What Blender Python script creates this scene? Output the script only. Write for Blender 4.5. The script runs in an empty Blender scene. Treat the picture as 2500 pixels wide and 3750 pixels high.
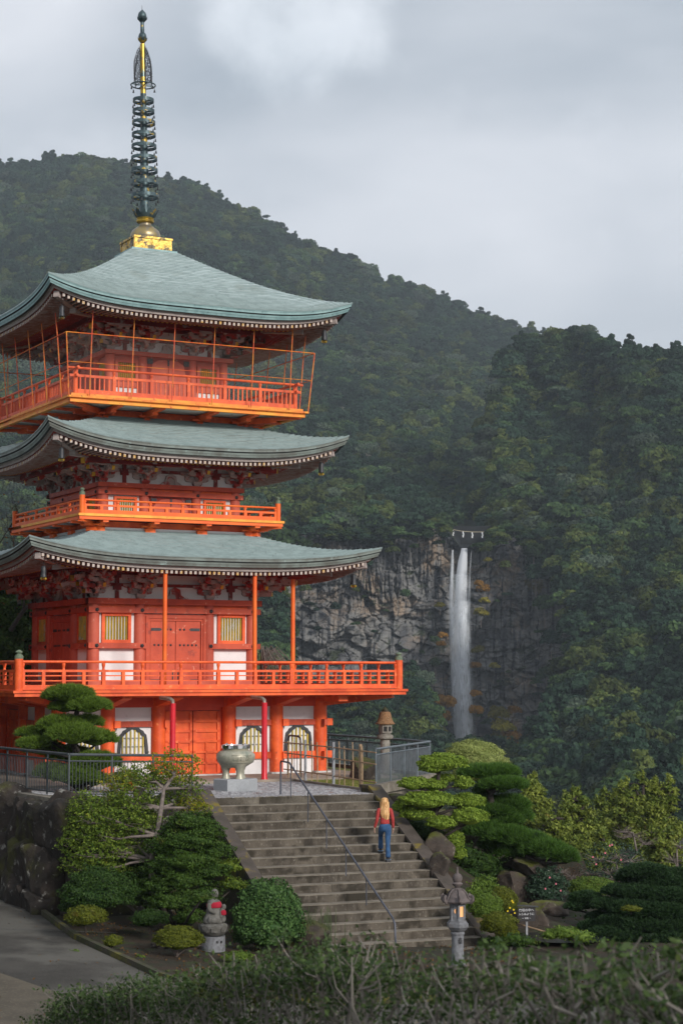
import bpy, math, random
import numpy as np
from mathutils import Vector, Matrix
R = math.radians
rng = np.random.default_rng(7)
random.seed(7)
scene = bpy.context.scene
COL = scene.collection

# ------------------------------------------------------------------ camera, sky, sun, exposure
CAMZ = 3.185
PITCH = 0.08559
FPX = 6882.9                      # focal length in pixels of the 2500 px wide photograph
cd = bpy.data.cameras.new('camera'); cam = bpy.data.objects.new('camera', cd); COL.objects.link(cam)
cam.location = (0, 0, CAMZ); cam.rotation_euler = (R(90) + PITCH, 0, 0)
cd.sensor_fit = 'HORIZONTAL'; cd.sensor_width = 24; cd.lens = 24 * FPX / 2500
cd.clip_start = 0.1; cd.clip_end = 6000
cd.dof.use_dof = True; cd.dof.focus_distance = 56; cd.dof.aperture_fstop = 4.6
scene.camera = cam
SUN_AZ, SUN_EL = R(37), R(23)     # azimuth measured from -Y (behind the camera) towards +X (right)
sd = Vector((math.sin(SUN_AZ) * math.cos(SUN_EL), -math.cos(SUN_AZ) * math.cos(SUN_EL), math.sin(SUN_EL)))
sl = bpy.data.lights.new('sun', 'SUN'); sun = bpy.data.objects.new('sun', sl); COL.objects.link(sun)
sl.energy = 2.8; sl.angle = R(11); sl.color = (1, .955, .89)
sun.rotation_euler = (-sd).to_track_quat('-Z', 'Y').to_euler(); sun.location = (60, -20, 80)
world = bpy.data.worlds.new('World'); scene.world = world; world.use_nodes = True
wt = world.node_tree; wt.nodes.clear()
def wn(t, **k):
    n = wt.nodes.new(t)
    for a, b in k.items(): setattr(n, a, b)
    return n
wo = wn('ShaderNodeOutputWorld'); bg = wn('ShaderNodeBackground'); bg.inputs['Strength'].default_value = .1
sky = wn('ShaderNodeTexSky', sky_type='NISHITA', sun_disc=False, sun_elevation=SUN_EL, sun_rotation=math.pi - SUN_AZ)
tc = wn('ShaderNodeTexCoord'); mp = wn('ShaderNodeMapping'); mp.inputs['Scale'].default_value = (1.5, 1.5, 4.2); mp.inputs['Location'].default_value = (.35, .1, 1.3)
nz = wn('ShaderNodeTexNoise'); nz.inputs['Scale'].default_value = 1.9; nz.inputs['Detail'].default_value = 5; nz.inputs['Roughness'].default_value = .45
nz.inputs['Distortion'].default_value = .35
rp = wn('ShaderNodeValToRGB'); e = rp.color_ramp.elements
e[0].position = .36; e[0].color = (4.4, 4.95, 5.6, 1); e[1].position = .62; e[1].color = (8.2, 8.45, 9.0, 1)
m_ = e.new(.49); m_.color = (6.3, 6.7, 7.3, 1)
mix = wn('ShaderNodeMix', data_type='RGBA'); mix.inputs[0].default_value = .93
# thinner, brighter cloud where the sun nearly breaks through
dt = wn('ShaderNodeVectorMath', operation='DOT_PRODUCT'); bd = Vector((-.024, 1, .366)).normalized(); dt.inputs[1].default_value = bd
br = wn('ShaderNodeMapRange'); br.interpolation_type = 'SMOOTHSTEP'
br.inputs['From Min'].default_value = .9980; br.inputs['From Max'].default_value = .9999; br.inputs['To Max'].default_value = 1
n2 = wn('ShaderNodeTexNoise'); n2.inputs['Scale'].default_value = 17; n2.inputs['Detail'].default_value = 6; n2.inputs['Roughness'].default_value = .55
mm = wn('ShaderNodeMath', operation='MULTIPLY'); ad = wn('ShaderNodeVectorMath', operation='ADD')
L = wt.links.new
L(tc.outputs['Generated'], mp.inputs[0]); L(mp.outputs[0], nz.inputs['Vector']); L(nz.outputs['Fac'], rp.inputs[0])
L(sky.outputs[0], mix.inputs[6]); L(rp.outputs[0], mix.inputs[7])
L(tc.outputs['Generated'], dt.inputs[0]); L(dt.outputs['Value'], br.inputs[0]); L(tc.outputs['Generated'], n2.inputs['Vector'])
mr2 = wn('ShaderNodeMapRange'); mr2.interpolation_type = 'SMOOTHSTEP'; mr2.inputs[1].default_value = .35; mr2.inputs[2].default_value = 1.15; mr2.inputs[3].default_value = 0; mr2.inputs[4].default_value = 3.2; ma = wn('ShaderNodeMath', operation='MULTIPLY_ADD'); ma.inputs[1].default_value = .62; L(br.outputs[0], ma.inputs[0])
nr = wn('ShaderNodeMapRange'); nr.inputs[1].default_value = .33; nr.inputs[2].default_value = .67; nr.inputs[4].default_value = .55; L(n2.outputs['Fac'], nr.inputs[0]); L(nr.outputs[0], ma.inputs[2])
L(ma.outputs[0], mr2.inputs[0]); mm.inputs[1].default_value = 1; L(mr2.outputs[0], mm.inputs[0])
L(mix.outputs[2], ad.inputs[0]); L(mm.outputs[0], ad.inputs[1])
L(ad.outputs[0], bg.inputs[0]); L(bg.outputs[0], wo.inputs[0])
vs = scene.view_settings; vs.view_transform = 'Standard'; vs.look = 'None'; vs.exposure = .12; vs.gamma = 1; vs.use_curve_mapping = False
scene.render.engine = 'CYCLES'
cy = scene.cycles; cy.use_denoising = True; cy.max_bounces = 6; cy.diffuse_bounces = 3; cy.glossy_bounces = 2; cy.transmission_bounces = 2
cy.transparent_max_bounces = 12; cy.volume_bounces = 0; cy.use_adaptive_sampling = True; cy.adaptive_threshold = .012; cy.sample_clamp_indirect = 6
cy.volume_max_steps = 64

# ------------------------------------------------------------------ helpers
_c, _s = math.cos(PITCH), math.sin(PITCH)
def ray(px, py):
    a = (px - 1250) / FPX; b = (1875 - py) / FPX
    return Vector((a, _c - b * _s, _s + b * _c))
def at_y(px, py, Y):              # the point of the place seen at that pixel of the photograph, Y metres away
    r = ray(px, py); return Vector((0, 0, CAMZ)) + r * (Y / r.y)
def at_z(px, py, z):              # the same, on a level surface
    r = ray(px, py); return Vector((0, 0, CAMZ)) + r * ((z - CAMZ) / r.z)
def mpp(Y): return Y / FPX

class MB:
    def __init__(s): s.v = []; s.f = []; s.m = []; s.mi = 0
    def add(s, vs, fs, T=None):
        o = len(s.v)
        if T is not None: vs = [T @ Vector(p) for p in vs]
        s.v += [tuple(p) for p in vs]; s.f += [tuple(i + o for i in f) for f in fs]; s.m += [s.mi] * len(fs); return s
    def box(s, x0, x1, y0, y1, z0, z1, T=None):
        return s.add([(x0, y0, z0), (x1, y0, z0), (x1, y1, z0), (x0, y1, z0), (x0, y0, z1), (x1, y0, z1), (x1, y1, z1), (x0, y1, z1)],
                     [(0, 3, 2, 1), (4, 5, 6, 7), (0, 1, 5, 4), (1, 2, 6, 5), (2, 3, 7, 6), (3, 0, 4, 7)], T)
    def cbox(s, cx, cy, cz, sx, sy, sz, T=None):
        return s.box(cx - sx / 2, cx + sx / 2, cy - sy / 2, cy + sy / 2, cz - sz / 2, cz + sz / 2, T)
    def beam(s, p, q, w, h, w2=None, h2=None, endmat=None):
        p, q = Vector(p), Vector(q); d = (q - p).normalized(); x = d.cross(Vector((0, 0, 1)))
        if x.length < 1e-4: x = Vector((1, 0, 0))
        x.normalize(); u = x.cross(d); w2 = w2 or w; h2 = h2 or h
        vs = [c + x * a * ww / 2 + u * b * hh / 2 for c, ww, hh in ((p, w, h), (q, w2, h2)) for a, b in ((-1, -1), (1, -1), (1, 1), (-1, 1))]
        s.add(vs, [(0, 1, 5, 4), (1, 2, 6, 5), (2, 3, 7, 6), (3, 0, 4, 7), (3, 2, 1, 0)])
        k = s.mi
        if endmat is not None: s.mi = endmat
        o = len(s.v) - 8; s.f.append((o + 4, o + 5, o + 6, o + 7)); s.m.append(s.mi); s.mi = k
        return s
    def tube(s, pts, r, n=8, cap=True):
        pts = [Vector(p) for p in pts]; rs = r if isinstance(r, (list, tuple)) else [r] * len(pts)
        o = len(s.v); prev = None
        for i, p in enumerate(pts):
            d = (pts[min(i + 1, len(pts) - 1)] - pts[max(i - 1, 0)]).normalized()
            if prev is None:
                x = d.cross(Vector((0, 0, 1)))
                if x.length < .05: x = d.cross(Vector((1, 0, 0)))
            else: x = prev - d * prev.dot(d)
            x.normalize(); prev = x; y = d.cross(x)
            for k in range(n):
                a = 2 * math.pi * k / n; s.v.append(tuple(p + (x * math.cos(a) + y * math.sin(a)) * rs[i]))
        nf = 0
        for i in range(len(pts) - 1):
            for k in range(n):
                a = o + i * n + k; b = o + i * n + (k + 1) % n; s.f.append((a, b, b + n, a + n)); nf += 1
        if cap: s.f.append(tuple(o + k for k in range(n))[::-1]); s.f.append(tuple(o + (len(pts) - 1) * n + k for k in range(n))); nf += 2
        s.m += [s.mi] * nf; return s
    def lathe(s, prof, n=16, c=(0, 0, 0), T=None, start=0, rf=None):
        vs = []; fs = []
        for r, z in prof:
            for k in range(n):
                a = start + 2 * math.pi * k / n; rr = r * (rf(a, z) if rf else 1)
                vs.append((c[0] + rr * math.cos(a), c[1] + rr * math.sin(a), c[2] + z))
        for i in range(len(prof) - 1):
            for k in range(n):
                a = i * n + k; b = i * n + (k + 1) % n; fs.append((a, b, b + n, a + n))
        fs.append(tuple(range(n))[::-1]); fs.append(tuple(range((len(prof) - 1) * n, len(prof) * n)))
        return s.add(vs, fs, T)
    def prism(s, poly, y0, y1, T=None):       # poly of (x, z), extruded along y
        n = len(poly); vs = [(x, y0, z) for x, z in poly] + [(x, y1, z) for x, z in poly]
        return s.add(vs, [tuple(range(n)), tuple(range(n, 2 * n))[::-1]] + [(i, i + n, (i + 1) % n + n, (i + 1) % n) for i in range(n)], T)
    def vprism(s, poly, z0, z1):              # poly of (x, y), extruded upward
        n = len(poly); vs = [(x, y, z0) for x, y in poly] + [(x, y, z1) for x, y in poly]
        return s.add(vs, [tuple(range(n))[::-1], tuple(range(n, 2 * n))] + [(i, (i + 1) % n, (i + 1) % n + n, i + n) for i in range(n)])
    def build(s, name, mats, parent=None, smooth=False, loc=None, rz=0):
        me = bpy.data.meshes.new(name); me.from_pydata(s.v, [], s.f)
        if not isinstance(mats, (list, tuple)): mats = [mats]
        for m in mats: me.materials.append(m)
        if any(s.m): me.polygons.foreach_set('material_index', s.m)
        if smooth:
            me.polygons.foreach_set('use_smooth', [True] * len(s.f))
            if smooth != 'full': me.set_sharp_from_angle(angle=R(42))
        me.update()
        return link(name, me, parent, loc, rz)
def link(name, me, parent=None, loc=None, rz=0):
    o = bpy.data.objects.new(name, me); COL.objects.link(o)
    if parent is not None: o.parent = parent
    if loc is not None: o.location = loc
    if rz: o.rotation_euler = (0, 0, rz)
    return o
def np_mesh(name, V, F, mats, parent=None, midx=None, smooth=False, F3=None):
    me = bpy.data.meshes.new(name); V = np.asarray(V, np.float32); F = np.asarray(F, np.int32).reshape(-1, 4) if len(F) else np.zeros((0, 4), np.int32)
    n4 = len(F); F3 = np.zeros((0, 3), np.int32) if F3 is None else np.asarray(F3, np.int32)
    me.vertices.add(len(V)); me.vertices.foreach_set('co', V.ravel())
    nl = n4 * 4 + len(F3) * 3; me.loops.add(nl); me.loops.foreach_set('vertex_index', np.concatenate([F.ravel(), F3.ravel()]))
    me.polygons.add(n4 + len(F3))
    st = np.concatenate([np.arange(n4) * 4, n4 * 4 + np.arange(len(F3)) * 3]).astype(np.int32); me.polygons.foreach_set('loop_start', st)
    if midx is not None: me.polygons.foreach_set('material_index', np.asarray(midx, np.int32))
    if smooth: me.polygons.foreach_set('use_smooth', np.ones(n4 + len(F3), bool))
    for m in (mats if isinstance(mats, (list, tuple)) else [mats]): me.materials.append(m)
    me.update(calc_edges=True); me.validate()
    if parent is False: return me
    return link(name, me, parent)
def tag(o, label=None, cat=None, group=None, kind=None):
    if label: o['label'] = label
    if cat: o['category'] = cat
    if group: o['group'] = group
    if kind: o['kind'] = kind
    return o
def thing(name, label, cat, loc=(0, 0, 0), rz=0, group=None):
    o = bpy.data.objects.new(name, None); COL.objects.link(o); o.location = loc; o.rotation_euler = (0, 0, rz); o.empty_display_size = .2
    return tag(o, label, cat, group)
def dup(root, loc=None, rz=None, label=None, parent=None, scale=None):
    r = root.copy(); COL.objects.link(r)
    if parent is not None: r.parent = parent
    if loc is not None: r.location = loc
    if rz is not None: r.rotation_euler = (0, 0, rz)
    if scale is not None: r.scale = scale
    if label: r['label'] = label
    for ch in list(root.children):
        c = ch.copy(); COL.objects.link(c); c.parent = r
        for g in list(ch.children): d = g.copy(); COL.objects.link(d); d.parent = c
    return r

# ------------------------------------------------------------------ materials
def mat(name, c1, c2=None, scale=3, rough=.6, metal=0, bump=0, bscale=40, c3=None, s3=8, t3=(.55, .68), stretch=(1, 1, 1), thr=(.35, .65), detail=5,
        rand=0, isl=None, transl=0, emit=None, c4=None, s4=2, t4=(.55, .68), local=False, rand_to=None, spec=.4, side=None):
    m = bpy.data.materials.new(name); m.use_nodes = True; t = m.node_tree; t.nodes.clear(); K = t.links.new
    def N(ty, **k):
        n = t.nodes.new(ty)
        for a, b in k.items(): setattr(n, a, b)
        return n
    out = N('ShaderNodeOutputMaterial'); p = N('ShaderNodeBsdfPrincipled')
    p.inputs['Roughness'].default_value = rough; p.inputs['Metallic'].default_value = metal; p.inputs['Specular IOR Level'].default_value = spec
    g = N('ShaderNodeNewGeometry'); co = g.outputs['Position']
    if local: co = N('ShaderNodeTexCoord').outputs['Object']
    if stretch != (1, 1, 1):
        mpn = N('ShaderNodeMapping'); mpn.inputs['Scale'].default_value = stretch; K(co, mpn.inputs[0]); cs = mpn.outputs[0]
    else: cs = co
    def noise(sc, det, src): n = N('ShaderNodeTexNoise'); n.inputs['Scale'].default_value = sc; n.inputs['Detail'].default_value = det; n.inputs['Roughness'].default_value = .6; K(src, n.inputs['Vector']); return n.outputs['Fac']
    def rampf(f, lo, hi): n = N('ShaderNodeMapRange'); n.interpolation_type = 'SMOOTHSTEP'; n.inputs[1].default_value = lo; n.inputs[2].default_value = hi; K(f, n.inputs[0]); return n.outputs[0]
    def mixc(f, a, b):
        n = N('ShaderNodeMix', data_type='RGBA')
        if isinstance(f, (int, float)): n.inputs[0].default_value = f
        else: K(f, n.inputs[0])
        for i, q in ((6, a), (7, b)):
            if isinstance(q, tuple): n.inputs[i].default_value = (*q, 1)
            else: K(q, n.inputs[i])
        return n.outputs[2]
    col = tuple(c1)
    if c2: col = mixc(rampf(noise(scale, detail, cs), *thr), tuple(c1), tuple(c2))
    if isl: col = mixc(g.outputs['Random Per Island'], col, tuple(isl))
    if c3: col = mixc(rampf(noise(s3, 6, cs), *t3), col, tuple(c3))
    if c4: col = mixc(rampf(noise(s4, 6, co), *t4), col, tuple(c4))
    if side:                                     # worn / mossy growth where faces look upward
        sx = N('ShaderNodeSeparateXYZ'); K(g.outputs['Normal'], sx.inputs[0]); ml = N('ShaderNodeMath', operation='MULTIPLY')
        K(rampf(sx.outputs[2], .3, .9), ml.inputs[0]); K(rampf(noise(side[1], 5, co), .35, .6), ml.inputs[1]); col = mixc(ml.outputs[0], col, tuple(side[0]))
    if rand or rand_to:
        oi = N('ShaderNodeObjectInfo')
        if rand_to: col = mixc(oi.outputs['Random'], col, tuple(rand_to))
        if rand:
            mr = N('ShaderNodeMapRange'); mr.inputs[3].default_value = 1 - rand; mr.inputs[4].default_value = 1 + rand; K(oi.outputs['Random'], mr.inputs[0])
            hs = N('ShaderNodeHueSaturation'); K(mr.outputs[0], hs.inputs['Value'])
            if isinstance(col, tuple): hs.inputs['Color'].default_value = (*col, 1)
            else: K(col, hs.inputs['Color'])
            col = hs.outputs[0]
    if isinstance(col, tuple): p.inputs['Base Color'].default_value = (*col, 1)
    else: K(col, p.inputs['Base Color'])
    if emit: p.inputs['Emission Color'].default_value = (*emit[0], 1); p.inputs['Emission Strength'].default_value = emit[1]
    if bump:
        b = N('ShaderNodeBump'); b.inputs['Strength'].default_value = bump; b.inputs['Distance'].default_value = .05; K(noise(bscale, 6, cs), b.inputs['Height']); K(b.outputs[0], p.inputs['Normal'])
    sh = p.outputs[0]
    if transl:
        tr = N('ShaderNodeBsdfTranslucent'); mx = N('ShaderNodeMixShader'); mx.inputs[0].default_value = transl
        if isinstance(col, tuple): tr.inputs[0].default_value = (*col, 1)
        else: K(col, tr.inputs[0])
        K(sh, mx.inputs[1]); K(tr.outputs[0], mx.inputs[2]); sh = mx.outputs[0]
    K(sh, out.inputs[0]); return m
M = {}
M['verm'] = mat('vermilion_paint', (.86, .13, .024), (.66, .08, .016), 1.6, .55, bump=.08, bscale=14, c3=(.9, .24, .08), s3=6, t3=(.58, .75), c4=(.45, .06, .02), s4=9, t4=(.66, .74), thr=(.4, .6))
M['verm_old'] = mat('weathered_vermilion', (.55, .085, .035), (.44, .06, .026), 1.6, .6, c3=(.66, .26, .17), s3=7, t3=(.6, .7), c4=(.3, .05, .03), s4=3, t4=(.58, .72), bump=.08, bscale=20)
M['verm_deep'] = mat('deep_vermilion', (.68, .06, .012), (.55, .04, .01), 1.2, .5, bump=.04, bscale=14)
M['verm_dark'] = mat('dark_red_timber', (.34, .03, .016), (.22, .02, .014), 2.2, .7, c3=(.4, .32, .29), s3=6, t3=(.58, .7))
M['orange'] = mat('orange_yellow_paint', (.82, .23, .02), (.85, .36, .03), 2.0, .55, c3=(.5, .06, .015), s3=7, t3=(.6, .68), bump=.05)
M['orange2'] = mat('orange_paint', (.82, .155, .016), (.78, .11, .014), 2.0, .55, c3=(.4, .08, .03), s3=9, t3=(.66, .72))
M['yellowb'] = mat('yellow_board_paint', (.85, .42, .05), (.82, .3, .03), 3.0, .55, c3=(.45, .1, .03), s3=14, t3=(.62, .7))
M['pinkred'] = mat('faded_red_paint', (.55, .12, .07), (.48, .085, .05), 1.5, .65, c3=(.62, .26, .19), s3=7, t3=(.6, .75))
M['bracket'] = mat('worn_bracket_timber', (.38, .04, .028), (.44, .36, .33), 2.6, .75, thr=(.42, .5), c3=(.16, .02, .015), s3=5, t3=(.58, .68), bump=.1, bscale=30)
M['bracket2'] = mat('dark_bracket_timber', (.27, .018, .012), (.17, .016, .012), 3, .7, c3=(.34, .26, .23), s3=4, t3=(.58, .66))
M['raf'] = mat('rafter_timber', (.36, .28, .25), (.26, .13, .1), 5, .75)
M['raf_end'] = mat('rafter_end_paint', (.56, .33, .09), (.5, .42, .38), 5, .6, thr=(.36, .5))
M['ygold'] = mat('yellow_end_paint', (.75, .42, .03), (.6, .3, .02), 6, .6)
M['gboard'] = mat('grey_eave_board', (.4, .335, .31), (.29, .24, .225), 3, .8, stretch=(1, 1, 6), bump=.1, bscale=12)
M['plaster'] = mat('white_plaster', (.78, .77, .77), (.7, .69, .69), 1.3, .85, c3=(.6, .58, .56), s3=4, t3=(.6, .8))
M['plaster_old'] = mat('stained_plaster', (.74, .71, .69), (.8, .78, .76), 2, .9, c3=(.45, .25, .2), s3=6, t3=(.62, .72))
M['copper'] = mat('verdigris_copper', (.37, .45, .45), (.3, .375, .375), 1.4, .5, isl=(.47, .55, .55), c3=(.24, .27, .24), s3=1.0, t3=(.5, .72), c4=(.2, .25, .24), s4=5, t4=(.58, .7), spec=.5)
M['cop_lip'] = mat('shadowed_sheet_edge', (.15, .2, .2), (.2, .26, .26), 3, .6)  # darker verdigris paints in the seam shadow below each copper course
M['copper_old'] = mat('dull_patina_copper', (.27, .33, .31), (.19, .21, .19), 1.1, .6, isl=(.36, .44, .42), c3=(.16, .14, .11), s3=3, t3=(.5, .75))
M['cop_edge'] = mat('patina_eave_edge', (.25, .38, .38), (.17, .28, .285), 3, .5, c3=(.06, .085, .085), s3=12, t3=(.6, .75))
M['cop_edge2'] = mat('brown_patina_eave_edge', (.2, .235, .215), (.13, .135, .12), 2, .55, c3=(.28, .36, .34), s3=5, t3=(.62, .75))
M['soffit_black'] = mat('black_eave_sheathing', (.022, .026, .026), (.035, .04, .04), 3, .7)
M['bronze'] = mat('green_bronze', (.085, .125, .135), (.04, .06, .068), 5, .5, metal=.55, c3=(.5, .33, .06), s3=3.2, t3=(.57, .66))
M['bronze2'] = mat('gilt_bronze_worn', (.55, .37, .06), (.3, .2, .05), 5, .35, metal=.8, c3=(.08, .12, .13), s3=3.0, t3=(.53, .6))
M['gold'] = mat('gold_leaf', (.58, .38, .09), (.4, .25, .05), 6, .38, metal=.6, c3=(.09, .07, .04), s3=5, t3=(.5, .58), bump=.35, bscale=11)
M['dome'] = mat('bronze_dome', (.2, .19, .185), (.34, .26, .12), 4, .4, metal=.6, c3=(.5, .33, .08), s3=3, t3=(.6, .7))
M['iron'] = mat('dark_iron', (.035, .037, .042), (.06, .06, .062), 9, .5, metal=.5)
M['green_cap'] = mat('mossy_green_cap', (.1, .14, .1), (.17, .2, .13), 12, .7)
M['cream'] = mat('white_flashing', (.7, .66, .6), (.5, .42, .36), 6, .6)
M['bar'] = mat('yellow_green_bars', (.58, .4, .03), (.3, .28, .04), 5, .5, c3=(.5, .47, .4), s3=5, t3=(.55, .66), stretch=(1, 1, .5))
M['pane'] = mat('dull_pane', (.5, .52, .5), (.4, .42, .4), 4, .35)
M['dark'] = mat('dark_interior', (.012, .011, .011))
M['netwire'] = mat('wire_net', (.2, .17, .15), rough=.5, metal=.3)
M['net_frame'] = mat('net_frame_paint', (.6, .07, .03), (.7, .26, .03), 3.5, .5)
M['netyellow'] = mat('rusty_yellow_frame', (.78, .3, .03), (.72, .17, .02), 4, .6, c3=(.2, .05, .02), s3=12, t3=(.6, .68))
M['pipe_red'] = mat('red_pipe', (.62, .015, .028), (.52, .012, .022), 3, .3)
M['pipe_metal'] = mat('galvanised_pipe', (.3, .26, .22), (.2, .15, .11), 8, .4, metal=.5)
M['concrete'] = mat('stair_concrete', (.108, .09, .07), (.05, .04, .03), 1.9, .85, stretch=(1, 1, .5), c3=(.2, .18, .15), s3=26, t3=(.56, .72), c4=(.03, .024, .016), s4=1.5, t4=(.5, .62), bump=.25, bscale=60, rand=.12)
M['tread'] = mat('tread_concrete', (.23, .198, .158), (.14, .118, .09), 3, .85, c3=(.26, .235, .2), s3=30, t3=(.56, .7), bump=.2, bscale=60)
M['coping'] = mat('coping_concrete', (.085, .068, .058), (.055, .045, .036), 2.2, .85, c3=(.16, .12, .02), s3=2.1, t3=(.55, .66), bump=.3, bscale=40)
M['kerbc'] = mat('kerb_concrete', (.25, .22, .18), (.15, .13, .1), 3, .9, c3=(.1, .1, .035), s3=4, t3=(.6, .72), bump=.2)
M['stringer'] = mat('mossy_stringer', (.06, .05, .035), (.04, .045, .018), 2.5, .95, c3=(.11, .1, .012), s3=1.6, t3=(.5, .65), bump=.4, bscale=20)
M['asphalt'] = mat('path_asphalt', (.06, .054, .046), (.036, .032, .027), .9, .9, c3=(.15, .14, .12), s3=34, t3=(.6, .7), c4=(.1, .093, .08), s4=.35, t4=(.45, .6), bump=.3, bscale=60)
M['apron'] = mat('path_concrete', (.1, .083, .06), (.07, .058, .042), 1.3, .9, c3=(.15, .125, .09), s3=20, bump=.2)
M['soil'] = mat('garden_soil', (.038, .023, .013), (.02, .02, .01), 1.4, 1, c3=(.03, .038, .01), s3=2.2, t3=(.52, .64), bump=.6, bscale=9)
M['lawn'] = mat('lawn_green', (.12, .13, .025), (.16, .14, .04), 6, 1, bump=.3, isl=(.19, .2, .05))
M['cobble'] = mat('cobble_stones', (.2, .2, .21), (.13, .12, .13), 9, .6, rand=0, isl=(.42, .42, .44), c3=(.25, .17, .15), s3=2, t3=(.6, .66))
M['mortar'] = mat('paving_joint', (.07, .065, .065), (.1, .095, .09), 10, .9)
M['plinth'] = mat('plinth_concrete', (.33, .27, .21), (.25, .2, .16), 2, .85)
M['whitebase'] = mat('white_footing', (.6, .58, .57), (.5, .48, .46), 5, .8)
M['rock'] = mat('retaining_rock', (.036, .027, .022), (.018, .014, .011), 2.1, .9, c3=(.2, .19, .17), s3=4.5, t3=(.58, .68), c4=(.055, .055, .012), s4=.8, t4=(.5, .66), bump=.9, bscale=6, rand=.3)
M['rock2'] = mat('garden_rock', (.062, .046, .036), (.034, .026, .021), 3, .85, c3=(.15, .13, .1), s3=5, t3=(.6, .7), side=((.07, .075, .01), 2), bump=.8, bscale=7, rand=.2)
M['granite'] = mat('grey_granite', (.19, .195, .21), (.13, .13, .14), 14, .75, c3=(.14, .13, .13), s3=4, t3=(.55, .7), bump=.25, bscale=60)
M['granite_d'] = mat('dark_weathered_granite', (.13, .105, .1), (.085, .07, .068), 7, .7, c3=(.35, .33, .31), s3=13, t3=(.66, .74), bump=.3, bscale=30)
M['granite_l'] = mat('pale_lantern_granite', (.3, .275, .24), (.2, .18, .15), 8, .85, c3=(.12, .11, .09), s3=14, t3=(.55, .7), bump=.5, bscale=30)
M['thatch'] = mat('lichened_brown_cap', (.3, .16, .075), (.19, .1, .05), 14, .9, c3=(.42, .33, .2), s3=20, t3=(.58, .7), bump=.7, bscale=30)
M['urnblock'] = mat('cut_granite_block', (.36, .37, .39), (.31, .32, .33), 20, .7, bump=.1, bscale=80)
M['urn'] = mat('urn_bronze', (.42, .39, .31), (.32, .31, .24), 5, .42, metal=.25, c3=(.22, .24, .19), s3=3, t3=(.55, .7), stretch=(1, 1, .5))
M['steel'] = mat('polished_steel', (.75, .75, .76), rough=.12, metal=1)
M['railpaint'] = mat('grey_blue_handrail', (.085, .09, .115), (.06, .065, .08), 6, .4, metal=.2)
M['fence'] = mat('grey_green_fence_paint', (.14, .165, .185), (.1, .12, .135), 4, .45, metal=.3)
M['fence_d'] = mat('dark_fence_paint', (.06, .07, .078), (.085, .095, .1), 5, .5, metal=.3)
M['bamboo'] = mat('weathered_bamboo', (.36, .24, .14), (.25, .17, .1), 8, .6, c3=(.15, .09, .06), s3=14, t3=(.6, .7))
M['postg'] = mat('grey_post', (.3, .31, .33), (.2, .2, .21), 6, .7)
M['bark'] = mat('dark_bark', (.035, .028, .024), (.06, .048, .04), 9, .95, bump=.8, bscale=30)
M['bark_l'] = mat('pale_grey_bark', (.2, .165, .145), (.13, .105, .095), 7, .9, bump=.4, bscale=30)
M['twig'] = mat('hedge_twigs', (.15, .135, .115), (.05, .044, .034), 5, .9, isl=(.22, .2, .175))
M['cloth_red'] = mat('red_sweater', (.42, .045, .04), (.3, .03, .03), 30, .85, bump=.3, bscale=60)
M['jeans'] = mat('blue_jeans', (.03, .095, .21), (.014, .05, .13), 7, .8, bump=.2, bscale=120)
M['frays'] = mat('frayed_hem', (.14, .22, .33))
M['skin'] = mat('skin', (.62, .36, .27), rough=.5)
M['hair'] = mat('blonde_hair', (.74, .45, .2), (.42, .21, .07), 40, .5, stretch=(1, 1, .08), thr=(.42, .58))
M['shoe'] = mat('black_shoe', (.02, .02, .024), rough=.5)
M['bib'] = mat('crimson_bib', (.33, .008, .028), (.26, .006, .02), 10, .9)
M['statue'] = mat('statue_stone', (.15, .142, .13), (.09, .085, .075), 7, .85, c3=(.1, .1, .07), s3=9, t3=(.6, .7), bump=.4, bscale=30)
M['signblack'] = mat('black_signboard', (.018, .016, .018), rough=.6)
M['signtext'] = mat('white_lettering', (.6, .6, .62))
M['ink'] = mat('black_lettering', (.02, .02, .022), rough=.8)
M['glow'] = mat('lantern_paper', (.6, .3, .12), rough=.7, emit=((1, .5, .22), .5))
M['straw'] = mat('straw_rope', (.45, .38, .26))
M['paper'] = mat('white_paper', (.85, .85, .85))
def leafm(name, a, b, c=None, t3=(.6, .7), s3=3, transl=.2, rough=.5, rand=.0, **k):
    return mat(name, a, None, isl=b, c3=c, s3=s3, t3=t3, rough=rough, transl=transl, rand=rand, spec=.1, **k)
M['pine'] = leafm('pine_needles', (.06, .11, .014), (.15, .23, .035), (.03, .06, .012), s3=1.6)
M['pine_d'] = leafm('dark_pine_needles', (.016, .038, .016), (.045, .085, .032))
M['pine_m'] = leafm('mid_pine_needles', (.035, .085, .014), (.1, .19, .035), (.02, .042, .014), s3=1.3)
M['holly'] = leafm('bright_clipped_leaves', (.09, .15, .016), (.25, .34, .05), (.06, .1, .018), s3=1.5)
M['dome_leaf'] = leafm('pale_clipped_leaves', (.16, .2, .045), (.34, .38, .13), (.17, .13, .06), s3=2.4, t3=(.6, .72))
M['leafy'] = leafm('yellow_green_leaves', (.05, .1, .016), (.19, .25, .035), (.26, .19, .02), s3=3, t3=(.64, .74), transl=.3)
M['leafy_y'] = leafm('autumn_yellow_leaves', (.12, .17, .022), (.3, .27, .025), (.34, .12, .015), s3=3.2, t3=(.6, .7), transl=.3)
M['darkleaf'] = leafm('dark_green_leaves', (.022, .052, .01), (.07, .12, .022), (.075, .07, .012), s3=1.5, t3=(.6, .72))
M['darkleaf2'] = leafm('deep_green_leaves', (.016, .04, .01), (.05, .092, .02))
M['glossy'] = leafm('glossy_round_leaves', (.026, .066, .018), (.095, .17, .05), rough=.35)
M['azalea'] = leafm('azalea_leaves', (.06, .078, .01), (.14, .155, .02), (.1, .075, .015), s3=3)
M['azalea_g'] = leafm('green_azalea_leaves', (.055, .1, .014), (.14, .21, .035), (.12, .08, .03), s3=3.4)
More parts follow.
